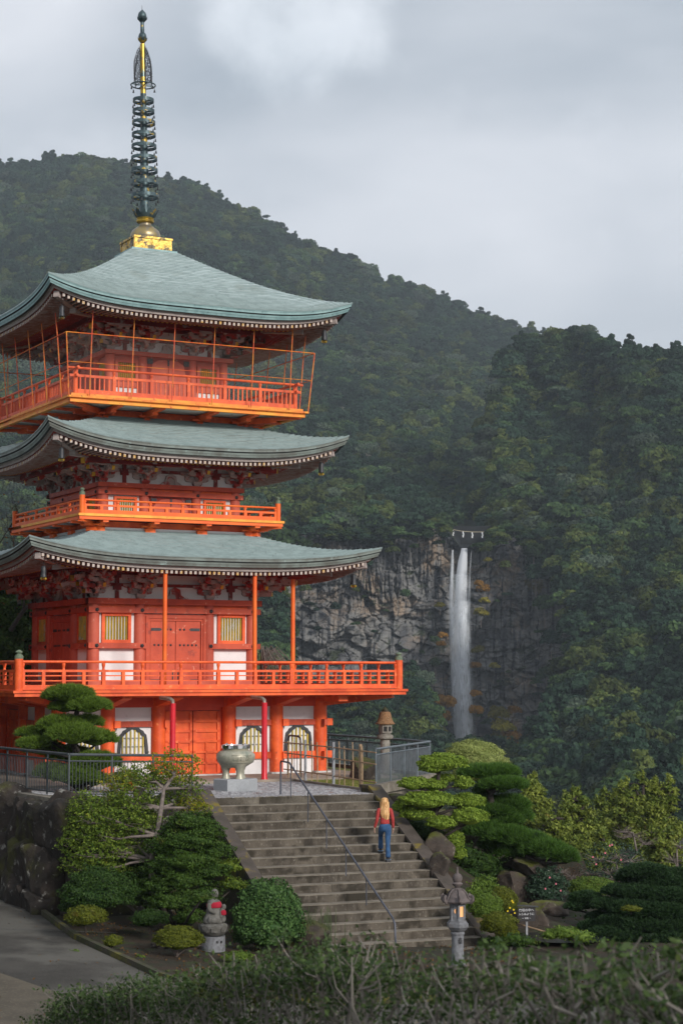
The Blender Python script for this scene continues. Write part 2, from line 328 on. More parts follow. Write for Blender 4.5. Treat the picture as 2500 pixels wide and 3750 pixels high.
M['camellia'] = leafm('camellia_leaves', (.02, .045, .025), (.07, .11, .07), rough=.3)
M['cypress'] = leafm('golden_cypress', (.1, .135, .02), (.27, .31, .06), (.035, .055, .014), s3=.8, t3=(.5, .7))
M['cypress2'] = leafm('olive_cypress', (.06, .095, .016), (.18, .22, .042), (.17, .1, .012), s3=1.2, t3=(.6, .72))
M['hedgeleaf'] = leafm('hedge_leaves', (.022, .044, .014), (.08, .12, .038), (.1, .1, .02), s3=1.6, t3=(.6, .72))
M['rust'] = leafm('rusty_leaves', (.09, .05, .02), (.16, .085, .03))
M['pinkf'] = mat('pink_petals', (.7, .22, .28)); M['yellowf'] = mat('yellow_petals', (.8, .6, .03))
M['core'] = mat('shaded_inner_foliage', (.008, .014, .005), (.015, .02, .008), 6, 1)
M['grassb'] = leafm('rush_blades', (.05, .08, .03), (.13, .16, .08))
for nm, a, b in (('tree_a', (.019, .042, .015), (.055, .09, .03)), ('tree_b', (.034, .054, .015), (.09, .11, .028)), ('tree_c', (.012, .03, .018), (.032, .058, .034)),
                 ('tree_y', (.13, .12, .014), (.26, .22, .03)), ('tree_o', (.2, .1, .015), (.34, .17, .025)), ('tree_r', (.07, .045, .03), (.12, .075, .045)), ('tree_g', (.035, .052, .035), (.075, .1, .065))):
    M[nm] = leafm(nm + '_foliage', a, b, rand=.5, transl=.1, rough=.7)
M['deadwood'] = mat('bleached_dead_wood', (.33, .31, .28), (.22, .2, .18), 1, .9)
M['hillsoil'] = mat('wooded_slope', (.018, .025, .01), (.03, .034, .014), .05, 1)

# ------------------------------------------------------------------ pagoda
TH = R(27.556); CX, CY = -6.657, 63.0
PAG = thing('pagoda', 'three-storey vermilion pagoda with curved green copper roofs and tall spire', 'pagoda', (CX, CY, 0), TH)
U2 = Vector((math.cos(TH), math.sin(TH), 0)); V2 = Vector((-math.sin(TH), math.cos(TH), 0)); C0 = Vector((CX, CY, 0))
def UV(u, v, z=0): return C0 + U2 * u + V2 * v + Vector((0, 0, z))
HP = R(90)
def sides(name, mb, mats, parent=PAG, smooth=False, which=(0, 1, 2, 3)):
    """one mesh for the side facing -y and turned copies of it for the others"""
    first = None; out = []
    for k in which:
        if first is None: o = mb.build(name, mats, parent, smooth); first = o
        else: o = link(name, first.data, parent)
        o.rotation_euler = (0, 0, -k * HP); out.append(o)
    return out            # k = 0 front, 1 left side, 2 back, 3 right side
def copy_at(o, parent=None, loc=None, rz=None, scale=None):
    c = link(o.name.split('.')[0], o.data, parent if parent is not None else o.parent, loc)
    if rz is not None: c.rotation_euler = (0, 0, rz)
    if scale: c.scale = scale
    return c

# --- roofs
class Roof:
    def __init__(s, a, mid, tip, r0, zt, hip, p=3.6, rows=30, cop='copper', edge='cop_edge', fe=.48):
        s.a, s.mid, s.D, s.r0, s.zt, s.p, s.rows = a, mid, tip - mid, r0, zt, p, rows; s.hip = hip; s.cop, s.edge = cop, edge; s.fe = fe
    def zh(s, r):
        xs = [q[0] for q in s.hip]; zs = [q[1] for q in s.hip]; return float(np.interp(r, xs, zs))
    def z(s, r, t):                # r outward distance, t = -1..1 along the side
        k = min(1, max(0, (r - s.r0) / (s.a - s.r0)))
        return s.zh(r) - s.D * (k ** 2.0) * (1 - abs(t) ** s.p)
    def lip(s, t): return s.mid + s.D * abs(t) ** s.p
def smooth_hip(pts):
    xs = [p[0] for p in pts]; c = np.polyfit(xs, [p[1] for p in pts], 3); r = np.linspace(xs[0], xs[-1], 24)
    z = np.polyval(c, r); z = z + np.interp(r, [xs[0], xs[-1]], [pts[0][1] - z[0], pts[-1][1] - z[-1]]); return list(zip(r, z))
roofs = {
 3: Roof(5.19, 14.75, 15.28, .80, 17.38, smooth_hip([(.8, 17.38), (1.27, 17.05), (2.15, 16.5), (3.2, 15.93), (3.7, 15.68), (4.38, 15.43), (4.83, 15.31), (5.19, 15.28)]), 3.8, 40),
 2: Roof(5.12, 10.27, 10.9, 2.3, 11.55, smooth_hip([(2.3, 11.45), (3.2, 11.15), (4.0, 10.95), (4.6, 10.87), (5.12, 10.9)]), 3.2, 19, 'copper_old'),
 1: Roof(5.90, 6.74, 7.22, 2.6, 7.86, smooth_hip([(2.6, 7.80), (3.6, 7.42), (4.5, 7.22), (5.3, 7.16), (5.9, 7.22)]), 3.2, 27, 'copper', 'cop_edge2'),
}
roofs[2].edge = 'cop_edge2'
n_sh = 0
def build_roof(lv):
    global n_sh
    rf = roofs[lv]; a, r0 = rf.a, rf.r0
    NR, NT = rf.rows, 26
    # base sheet under the shingles (all four sides), thin
    mb = MB(); vs = []; fs = []
    for i in range(NR + 1):
        r = r0 + (a - .02 - r0) * i / NR
        for j in range(NT + 1):
            t = -1 + 2 * j / NT; t = math.copysign(1 - (1 - abs(t)) ** 1.25, t) if t else 0
            vs.append((t * r, -r, rf.z(r, t) - .035))
    for i in range(NR):
        for j in range(NT): q = i * (NT + 1) + j; fs.append((q, q + NT + 1, q + NT + 2, q + 1))
    mb.add(vs, fs); roof_o = sides('roof', mb, M[rf.cop], smooth='full')
    root = roof_o[0]
    # shingles: copper sheets in courses, each its own slab
    rest = MB()
    for i in range(NR - 1, -1, -1):
        ra = r0 + (a - r0) * i / NR; rb = r0 + (a - r0) * (i + 1) / NR + .012
        n = max(3, int(round(2 * rb / .46))); off = .5 * (i % 2)
        for j in range(-1, n + 1):
            s0 = -rb + 2 * rb * (j + off) / n; s1 = s0 + 2 * rb / n - .004
            s0 = max(s0, -rb); s1 = min(s1, rb)
            if s1 - s0 < .03: continue
            h = random.uniform(-.006, .008); V = []; q = 3
            for r, dz in ((ra, .0), (rb, .034 + h)):
                for m in range(q + 1):
                    s = s0 + (s1 - s0) * m / q; s = max(-r, min(r, s)); V.append((s, -r, rf.z(r, s / r) + dz - .008))
            for m in range(q + 1): V.append((V[q + 1 + m][0], V[q + 1 + m][1], V[q + 1 + m][2] - .042))
            F = [(m, q + 1 + m, q + 2 + m, m + 1) for m in range(q)] + [(q + 1 + m, 2 * q + 2 + m, 2 * q + 3 + m, q + 2 + m) for m in range(q)]
            cap = {3: 140, 2: 220, 1: 300}[lv]
            if n_sh < cap:
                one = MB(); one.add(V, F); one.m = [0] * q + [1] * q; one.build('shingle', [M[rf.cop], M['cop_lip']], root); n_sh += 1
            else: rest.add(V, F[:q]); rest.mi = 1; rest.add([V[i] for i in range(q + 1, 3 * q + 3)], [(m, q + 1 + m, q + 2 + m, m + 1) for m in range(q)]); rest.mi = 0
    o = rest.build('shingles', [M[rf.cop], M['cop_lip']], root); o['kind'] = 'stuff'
    full = MB()
    for i in range(NR):
        ra = r0 + (a - r0) * i / NR; rb = r0 + (a - r0) * (i + 1) / NR + .012; n = 22
        for j in range(n):
            V = []
            for r, dz in ((ra, .002), (rb, .022)):
                for m in (0, 1): t = -1 + 2 * (j + m) / n; V.append((t * r, -r, rf.z(r, t) + dz - .012))
            V += [(V[2][0], V[2][1], V[2][2] - .03), (V[3][0], V[3][1], V[3][2] - .03)]
            full.add(V, [(0, 2, 3, 1), (2, 4, 5, 3)])
    f0 = full.build('shingles', M[rf.cop], roof_o[1]); f0['kind'] = 'stuff'
    for k in (2, 3): f = link('shingles', f0.data, roof_o[k]); f['kind'] = 'stuff'
    # eave edge: layered fascia
    def strip(prof, name, mts, midx=None):
        m = MB(); n = 40
        for seg in range(len(prof) - 1):
            if midx: m.mi = midx[seg]
            vs = []; 
            for dr, dz in (prof[seg], prof[seg + 1]):
                for j in range(n + 1):
                    t = -1 + 2 * j / n; t = math.sin(t * math.pi / 2); vs.append((t * (a + dr), -(a + dr), rf.lip(t) + dz))
            m.add(vs, [(j, n + 1 + j, n + 2 + j, j + 1) for j in range(n)])
        for k in range(4):
            o = m.build(name, mts, roof_o[k]) if k == 0 else link(name, first.data, roof_o[k])
            if k == 0: first = o
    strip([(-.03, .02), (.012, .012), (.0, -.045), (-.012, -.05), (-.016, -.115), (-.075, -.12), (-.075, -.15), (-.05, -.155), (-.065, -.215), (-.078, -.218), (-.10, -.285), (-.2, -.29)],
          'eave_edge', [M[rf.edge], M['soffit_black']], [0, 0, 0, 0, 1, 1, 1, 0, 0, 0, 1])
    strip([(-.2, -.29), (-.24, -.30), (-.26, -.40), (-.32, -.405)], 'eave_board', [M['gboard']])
    # soffits between the rafters
    w = {3: 2.25, 2: 2.5, 1: 2.95}[lv]
    def zs(r, t):                   # soffit height
        k = (a - .3 - r); e = rf.lip(t) - .42
        lvl = rf.mid - .42
        kk = max(0, 1 - k / 1.6); base = lvl + (e - lvl) * kk ** 1.3
        return base + (.10 * k if k < 1.1 else .11 + .22 * (k - 1.1))
    m = MB(); vs = []; nr, nt = 10, 30
    for i in range(nr + 1):
        r = a - .28 - (a - .28 - w) * i / nr
        for j in range(nt + 1): t = math.sin((-1 + 2 * j / nt) * math.pi / 2); vs.append((t * r, -r, zs(r, t) + .005))
    m.add(vs, [(i * (nt + 1) + j, i * (nt + 1) + j + 1, (i + 1) * (nt + 1) + j + 1, (i + 1) * (nt + 1) + j) for i in range(nr) for j in range(nt)])
    for k in range(4):
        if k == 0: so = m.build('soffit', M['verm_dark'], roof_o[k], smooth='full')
        else: link('soffit', so.data, roof_o[k])
    # rafters
    sp = .158; nraf = int((a - .52) / sp)
    pr = MB(); pr.beam((0, 0, 0), (0, -1, 0), .078, .095, endmat=1)
    proto = bpy.data.meshes.new('rafter'); proto.from_pydata(pr.v, [], pr.f); proto.materials.append(M['raf']); proto.materials.append(M['raf_end']); proto.polygons.foreach_set('material_index', pr.m)
    joined = MB(); low = MB()
    for i in range(-nraf, nraf + 1):
        s = i * sp; ro = a - .31; ri = max(a - 1.35, abs(s) + .02)
        t = s / ro; zo = zs(ro, t) - .05; zi = zs(ri, s / ri) - .05
        if ro - ri < .08: continue
        L_ = math.hypot(ro - ri, zo - zi)
        o = link('rafter', proto, root); o.location = (s, -ri, zi); o.scale = (1, L_, 1); o.rotation_euler = (-math.atan2(zo - zi, ro - ri), 0, 0)
        joined.beam((s, -ri, zi), (s, -ro, zo), .078, .095, endmat=1)
        r1, r2 = a - 1.28, max(w, abs(s))
        if r1 > r2 + .1: low.beam((s, -r2, zs(r2, s / r2) - .05), (s, -r1, zs(r1, s / r1) - .075), .075, .1, endmat=1)
    for k in (0, 1, 2, 3):
        if k == 1: jo = joined.build('rafters', [M['raf'], M['raf_end']], roof_o[k]); jo['kind'] = 'stuff'
        elif k: q = link('rafters', jo.data, roof_o[k]); q['kind'] = 'stuff'
        if k == 0: lo = low.build('base_rafters', [M['verm_dark'], M['ygold']], roof_o[k]); lo['kind'] = 'stuff'
        else: q = link('base_rafters', lo.data, roof_o[k]); q['kind'] = 'stuff'
    # board between the two rafter tiers, purlin further in
    n = 24
    for dr0, dz0, hh, ww in ((a - 1.22, -.055, .06, .1), (w + .72, -.19, .17, .15)):
        m = MB()
        for j in range(n):
            t0, t1 = (math.sin((-1 + 2 * (j + d) / n) * math.pi / 2) for d in (0, 1))
            m.beam((t0 * dr0, -dr0, zs(dr0, t0) + dz0), (t1 * dr0, -dr0, zs(dr0, t1) + dz0), ww, hh)
        for k in range(4):
            if k == 0: kb = m.build('eave_purlin', M['bracket2'], roof_o[k])
            else: link('eave_purlin', kb.data, roof_o[k])
    # hip beams: two tiers along the diagonal, pale end
    m = MB(); zc = rf.lip(1) - .56
    q = a - .375
    m.beam((-(w + .2), -(w + .2), zs(w + .2, 1) - .1), (-(a - 1.2), -(a - 1.2), zs(a - 1.2, 1) - .15), .2, .24)
    m.beam((-(a - 1.7), -(a - 1.7), zs(a - 1.7, 1) - .05), (-q, -q, zc), .17, .19)
    for k in range(4):
        if k == 0: hb = m.build('hip_beam', M['gboard'], roof_o[k])
        else: link('hip_beam', hb.data, roof_o[k])
    return roof_o, zs, q, zc
RF = {lv: build_roof(lv) for lv in (3, 2, 1)}

# --- wind bells hang from the hip corners: things of their own
def bell_mesh():
    root = thing('wind_bell', '', 'wind bell')
    b = MB(); b.lathe([(.012, .34), (.05, .335), (.075, .30), (.082, .2), (.085, .08), (.1, .0), (.09, .0), (.075, .06)], 14); b.tube([(0, 0, .33), (0, 0, .52)], .008, 5)
    b.build('bell', M['iron'], root, smooth=True)
    c = MB(); c.tube([(0, 0, .1), (0, 0, -.04)], .006, 5)
    for k in range(4):
        an = k * HP; c.add([(0, 0, -.02), (.075 * math.cos(an), .075 * math.sin(an), -.0), (.1 * math.cos(an), .1 * math.sin(an), -.06), (.04 * math.cos(an), .04 * math.sin(an), -.1)], [(0, 1, 2, 3)])
    c.lathe([(.01, -.02), (.055, -.03), (.08, -.06), (.03, -.09)], 10); c.build('clapper', M['bronze2'], root)
    return root
bell0 = bell_mesh(); first = True
pos = {'near': (-1, -1), 'right': (1, -1)}
for lv, nm in ((3, 'top'), (2, 'middle'), (1, 'lowest')):
    for cn, (sx, sy) in pos.items():
        _, zs_, q, zc = RF[lv]; qq = q - .3
        where = 'near left corner' if cn == 'near' else 'right corner'
        b = bell0 if first else dup(bell0); first = False
        b.location = UV(sx * qq, sy * qq, zc - .62); b['label'] = f'dark metal wind bell hanging from the {where} of the {nm} roof'; b['group'] = 'wind bells under the roof corners'
del first

# --- storeys
def column(r, z0, z1, m, name='column', parent=PAG):
    b = MB(); b.lathe([(r, z0), (r, z0 + .5 * (z1 - z0)), (r * .98, z1)], 20); return b.build(name, m, parent, smooth=True)
def ring_columns(xs, a, r, z0, z1, m):
    c0 = column(r, z0, z1, m); used = False; seen = set()
    for k in range(4):
        for x in xs:
            p = Matrix.Rotation(-k * HP, 3, 'Z') @ Vector((x, -a, 0)); key = (round(p.x, 2), round(p.y, 2))
            if key in seen: continue
            seen.add(key)
            if not used: c0.location = p; used = True
            else: copy_at(c0, PAG, p)
def side_beam(name, half, a, z0, z1, th, m, inset=0):
    b = MB(); b.box(-half, half, -a, -a + th, z0, z1); return sides(name, b, M[m])
def rosettes(xs, a, z, r=.062):
    b = MB()
    b.lathe([(r, 0), (r, .02), (r * .6, .03), (r * .3, .05)], 10, (0, 0, 0), Matrix.Rotation(HP, 4, 'X'), rf=lambda an, zz: 1 + .09 * math.cos(5 * an))
    o0 = None
    for k in (0, 1, 3):
        for x in xs:
            p = Matrix.Rotation(-k * HP, 3, 'Z') @ Vector((x, -a, z))
            o0 = b.build('rosette', M['iron'], PAG) if o0 is None else copy_at(o0, PAG)
            o0.location = p; o0.rotation_euler = (0, 0, -k * HP)
            if False: pass
def on_sides(o, x, y, z, which=(0, 1, 2, 3)):
    """place part o at (x,y,z) on the front and turned copies with their sub-parts on the other sides"""
    res = []
    for i, k in enumerate(which):
        c = o if i == 0 else dup(o, parent=PAG)
        c.location = Matrix.Rotation(-k * HP, 3, 'Z') @ Vector((x, y, z)); c.rotation_euler = (0, 0, -k * HP); res.append(c)
    return res
def barred_window(w, h, bars, fm='verm', fw=.11, barm='bar', dark='pane'):
    b = MB(); b.box(-w / 2 - fw, w / 2 + fw, -.05, .03, -fw, 0); b.box(-w / 2 - fw, w / 2 + fw, -.05, .03, h, h + fw)
    b.box(-w / 2 - fw, -w / 2, -.05, .03, 0, h); b.box(w / 2, w / 2 + fw, -.05, .03, 0, h)
    o = b.build('window', M[fm], PAG)
    p = MB(); p.box(-w / 2, w / 2, .04, .05, 0, h); p.build('pane', M[dark], o)
    s = w / bars; d = s * .62
    for i in range(bars):
        q = MB(); x = -w / 2 + s * (i + .5); q.add([(x - d / 2, 0.005, 0), (x, -.035, 0), (x + d / 2, 0.005, 0), (x - d / 2, 0.005, h), (x, -.035, h), (x + d / 2, 0.005, h)], [(0, 1, 4, 3), (1, 2, 5, 4), (2, 0, 3, 5)])
        q.build('bar', M[barm], o)
    return o

# bracket sets between wall plate and eaves
def bracket_mesh(h, depth, corner=False):
    b = MB()
    def blk(x, y, z, s=.2, hh=.13): # bearing block, narrower below
        b.add([(x - s * .36, y - s * .36, z), (x + s * .36, y - s * .36, z), (x + s * .36, y + s * .36, z), (x - s * .36, y + s * .36, z),
               (x - s / 2, y - s / 2, z + hh * .5), (x + s / 2, y - s / 2, z + hh * .5), (x + s / 2, y + s / 2, z + hh * .5), (x - s / 2, y + s / 2, z + hh * .5),
               (x - s / 2, y - s / 2, z + hh), (x + s / 2, y - s / 2, z + hh), (x + s / 2, y + s / 2, z + hh), (x - s / 2, y + s / 2, z + hh)],
              [(3, 2, 1, 0)] + [(i, (i + 1) % 4, (i + 1) % 4 + 4, i + 4) for i in range(4)] + [(i + 4, (i + 1) % 4 + 4, (i + 1) % 4 + 8, i + 8) for i in range(4)] + [(8, 9, 10, 11)])
    def arm_x(cx, y, z, L_, hh=.12, w=.1):       # arm along the wall with rounded undersides
        e = L_ / 2; pl = [(cx - e, z + hh), (cx - e, z + hh * .55), (cx - e * .88, z + hh * .15), (cx - e * .6, z), (cx + e * .6, z), (cx + e * .88, z + hh * .15), (cx + e, z + hh * .55), (cx + e, z + hh)]
        b.prism(pl, y - w / 2, y + w / 2)
    def arm_y(x, y0, y1, z, hh=.12, w=.1):
        Tm = Matrix.Translation((x, 0, 0)) @ Matrix.Rotation(HP, 4, 'Z')
        lo, hi = min(y0, y1), max(y0, y1)
        b.prism([(lo, z + hh), (lo, z + hh * .55), (lo + .05, z + hh * .15), (lo + .15, z), (hi, z), (hi, z + hh)], -w / 2, w / 2, Tm)
    st = depth / 3; uz = h / 4.2
    blk(0, 0, 0, .3, .16); z = .14
    arm_x(0, 0, z, .82); arm_y(0, -st - .05, .1, z)
    for x in (-.33, 0, .33): blk(x, 0, z + .12, .17, .1)
    z2 = z + uz
    arm_x(0, 0, z2 , 1.15); arm_x(0, -st, z2 - .02, .82); arm_y(0, -2 * st - .05, .1, z2); blk(0, -st, z + .12, .18, .1)
    for x in (-.33, 0, .33): blk(x, -st, z2 + .1, .17, .1)
    z3 = z2 + uz * .95
    arm_x(0, -2 * st, z3 - .03, .82); arm_x(0, -st, z3, 1.05); arm_y(0, -2.2 * st, .1, z3 - .02); blk(0, -2 * st, z2 + .11, .18, .1)
    for x in (-.33, 0, .33): blk(x, -2 * st, z3 + .09, .17, .1)
    b.mi = 1; b.beam((0, .1, z3 + .25), (0, -2 * st - .36, z2 + .04), .1, .13, endmat=2)    # tail rafter with yellow end
    b.mi = 0; arm_x(0, -2.75 * st, z3 + .13, .85, .11); blk(0, -2.62 * st, z3 + .05, .18, .1)
    for x in (-.33, 0, .33): blk(x, -2.75 * st, z3 + .24, .15, .08)
    if corner:
        D = Matrix.Rotation(R(-45), 4, 'Z')
        for i, (dd, zz) in enumerate(((st * 1.9, z), (st * 3.2, z2), (st * 3.6, z3))):
            b.beam(D @ Vector((0, 0, zz + .06)), D @ Vector((0, -dd, zz + .06)), .12, .13, endmat=2)
            bb = D @ Vector((0, -dd * .85, 0)); blk(bb.x, bb.y, zz + .13, .2, .1)
        b.mi = 1; b.beam(D @ Vector((0, 0, z3 + .3)), D @ Vector((0, -st * 4.3, z2 + .22)), .14, .18, endmat=2)
    return b
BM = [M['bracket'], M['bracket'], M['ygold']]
def bracket_zone(lv, wall, z0, h, depth, xs, midx):
    bo = bracket_mesh(h, depth).build('bracket', BM, PAG); used = False
    for k in range(4):
        for x in xs:
            p = Matrix.Rotation(-k * HP, 3, 'Z') @ Vector((x, -wall, z0))
            o = bo if not used else copy_at(bo, PAG); used = True
            o.location = p; o.rotation_euler = (0, 0, -k * HP)
    co = bracket_mesh(h, depth, True).build('corner_bracket', BM, PAG)
    for k in range(4):
        c = co if k == 0 else copy_at(co, PAG)
        c.location = Matrix.Rotation(-k * HP, 3, 'Z') @ Vector((-wall, -wall, z0)); c.rotation_euler = (0, 0, -k * HP)
        c2 = copy_at(co, PAG); c2.location = Matrix.Rotation(-k * HP, 3, 'Z') @ Vector((wall, -wall, z0)); c2.rotation_euler = (0, 0, -k * HP); c2.scale = (-1, 1, 1)
    b = MB(); b.box(-wall, wall, -wall + .03, -wall + .1, z0, z0 + h + .5); sides('plaster_band', b, M['plaster_old'])
    b = MB()                                                       # ties, struts
    b.box(-wall, wall, -wall - .04, -wall + .06, z0 + h * .47, z0 + h * .47 + .1)
    b.box(-wall, wall, -wall - .05, -wall + .06, z0 + h * .93, z0 + h * .93 + .12)
    for st_, hh in ((depth / 3, .98), (depth * 2 / 3, 1.06)): b.box(-wall - st_, wall + st_, -wall - st_ - .05, -wall - st_ + .05, z0 + h * hh, z0 + h * hh + .1)
    for x in midx: b.box(x - .06, x + .06, -wall - .03, -wall + .05, z0, z0 + h * .93)
    for x in midx: b.box(x - .13, x + .13, -wall - .06, -wall + .05, z0 + h * .33, z0 + h * .47); b.box(x - .13, x + .13, -wall - .06, -wall + .05, z0 + h * .8, z0 + h * .93)
    sides('bracket_ties', b, M['bracket2'])
    # frog-leg strut in the middle bay with carved panel
    b = MB(); hh = h * .47
    b.prism([(-.42, 0), (-.2, hh * .35), (-.17, hh * .8), (0, hh), (.17, hh * .8), (.2, hh * .35), (.42, 0), (.14, 0), (.12, hh * .5), (0, hh * .72), (-.12, hh * .5), (-.14, 0)][::-1], -wall - .07, -wall + .03, Matrix.Translation((0, 0, z0)))
    b.box(-.13, .13, -wall - .02, -wall + .03, z0, z0 + hh * .7)
    sides('frog_leg_strut', b, M['bracket'])

# ---- ground storey
W0 = 4.42
X0 = (-4.42, -2.85, -1.2, 1.2, 2.85, 4.42)
ring_columns(X0, W0, .225, .05, 2.45, M['verm'])
b = MB()
for x in X0: b.box(x - .27, x + .27, -W0 - .27, -W0 + .27, -.0, .055)
sides('column_base', b, M['whitebase'])
for z0, z1, m, th in ((.48, .69, 'verm', .1), (1.53, 1.71, 'pinkred', .1)):
    for o in (MB(), ):
        for x0, x1 in ((-W0 - .42, -1.2), (1.2, W0 + .42)): o.box(x0, x1, -W0 - .07, -W0 + .05, z0, z1)
        sides('tie_beam', o, M['verm' if z0 < 1 else 'verm_old'])
b = MB()
for z in (.585, 1.62):
    for x in X0[:]:
        s_ = 1 if x > 0 else 1; b.box(x + .13, x + .33, -W0 - .26, -W0 - .07, z - .11, z + .11)
sides('beam_nosing', b, M['verm'])
side_beam('lintel', W0 + .1, W0 + .08, 2.13, 2.45, .2, 'verm_deep')
for x0, x1 in ((-W0, -2.85), (-2.85, -1.2), (1.2, 2.85), (2.85, W0)):
    for z0, z1 in ((0, .48), (.69, 1.53), (1.71, 2.13)): sides('wall_panel', MB().box(x0, x1, -W0 + .02, -W0 + .1, z0, z1), M['plaster'])
def bell_window():
    w, h = .9, .83
    half = [(.50, 0), (.49, .22), (.455, .48), (.43, .6), (.36, .66), (.33, .72), (.23, .77), (.17, .83), (.08, .85), (0, .89)]
    inn = [(.415, .0), (.40, .22), (.375, .46), (.355, .54), (.29, .59), (.25, .65), (.17, .69), (.10, .745), (.05, .765), (0, .79)]
    outl = [(x, z) for x, z in half] + [(-x, z) for x, z in half[::-1][1:]]; inl = [(x, z) for x, z in inn] + [(-x, z) for x, z in inn[::-1][1:]]
    b = MB(); n = len(outl); vs = [(x, y, z) for y in (-.06, .02) for pl in (outl, inl) for x, z in pl]; fs = []
    for i in range(n - 1):
        fs += [(i, i + 1, n + i + 1, n + i), (2 * n + i, 3 * n + i, 3 * n + i + 1, 2 * n + i + 1), (i, 2 * n + i, 2 * n + i + 1, i + 1), (n + i, n + i + 1, 3 * n + i + 1, 3 * n + i)]
    b.add(vs, fs); o = b.build('bell_window', M['iron'], PAG)
    b = MB(); b.prism(inl[::-1], .015, .02); b.build('pane', M['pane'], o)
    def top(x): return float(np.interp(abs(x), [q[0] for q in inn[::-1]], [q[1] for q in inn[::-1]]))
    for i in range(6):
        x = -.335 + i * .134; q = MB(); q.box(x - .02, x + .02, -.04, 0.0, 0, top(x)); q.build('bar', M['bar'], o)
    for z in (.24, .5): q = MB(); q.box(-.38 if z < .4 else -.36, .38 if z < .4 else .36, -.02, .012, z - .018, z + .018); q.build('cross_bar', M['postg'], o)
    return o
bw = bell_window(); c = 0
for x in (-3.63, -2.03, 2.03, 3.63):
    w_ = bw if c == 0 else dup(bw, parent=PAG); c += 1
    on_sides(w_, x, -W0 + .01, .69)
def panel_door():
    o = MB().box(-1.0, 1.0, .03, .08, 0, 2.12).build('panel_door', M['verm_deep'], PAG)
    for s in (-1, 1):
        d = MB(); x0 = .02 * s if s > 0 else -.92; 
        xa, xb = (.015, .92) if s > 0 else (-.92, -.015)
        d.box(xa, xb, -.0, .03, .03, 2.0)
        def raised(x0, x1, z0, z1): d.box(x0, x1, -.05, 0, z0, z1)
        rows = [.03, .38, .72, 1.05, 1.37, 1.68, 2.0]
        for z in rows: raised(xa, xb, max(z - .035, .03), min(z + .035, 2.0))
        for x in (xa + .045, xb - .045): raised(x - .045, x + .045, .03, 2.0)
        xm = (xa + xb) / 2; raised(xm - .03, xm + .03, .03, 1.05)
        d.build('door_leaf', M['verm'], o)
    b = MB(); b.box(-1.02, -.92, -.04, .06, 0, 2.1); b.box(.92, 1.02, -.04, .06, 0, 2.1); b.box(-1.02, 1.02, -.045, .06, 2.02, 2.13); b.build('door_frame', M['verm_deep'], o)
    MB().box(-1.1, 1.1, -.25, .05, -.04, .035).build('door_sill', M['whitebase'], o)
    return o
on_sides(panel_door(), 0, -W0 + .12, .0)
side_beam('ground_floor_core', W0 - .15, W0 - .15, 0, 2.6, .05, 'dark')
# ---- first balcony
b = MB(); b.box(-6.51, 6.51, -6.51, -2.4, 2.605, 2.68); sides('balcony_deck', b, M['verm'])
b = MB(); b.box(-6.46, 6.46, -6.46, -6.3, 2.505, 2.6); sides('balcony_edge_beam', b, M['verm'])
b = MB(); b.box(-6.3, 6.3, -6.3, -W0, 2.56, 2.6); sides('balcony_underside', b, M['verm_deep'])
b = MB()
for x in X0[1:-1]:
    b.add([(x - .16, -W0, 2.12), (x + .16, -W0, 2.12), (x + .16, -6.05, 2.42), (x - .16, -6.05, 2.42), (x - .16, -W0, 2.54), (x + .16, -W0, 2.54), (x + .16, -6.05, 2.54), (x - .16, -6.05, 2.54)],
          [(0, 1, 2, 3), (7, 6, 5, 4), (3, 2, 6, 7), (0, 3, 7, 4), (1, 5, 6, 2)])
b.box(-5.5, 5.5, -5.5, -5.36, 2.44, 2.56)
for sx in (-1, 1):
    p = Vector((sx * W0, -W0, 2.33)); q = Vector((sx * 6.15, -6.15, 2.47)); b.beam(p, q, .32, .42, .3, .13)
    b.box(sx * W0 - .16, sx * W0 + .16, -6.05, -W0, 2.3, 2.54)
sides('cantilever_beam', b, M['verm'])
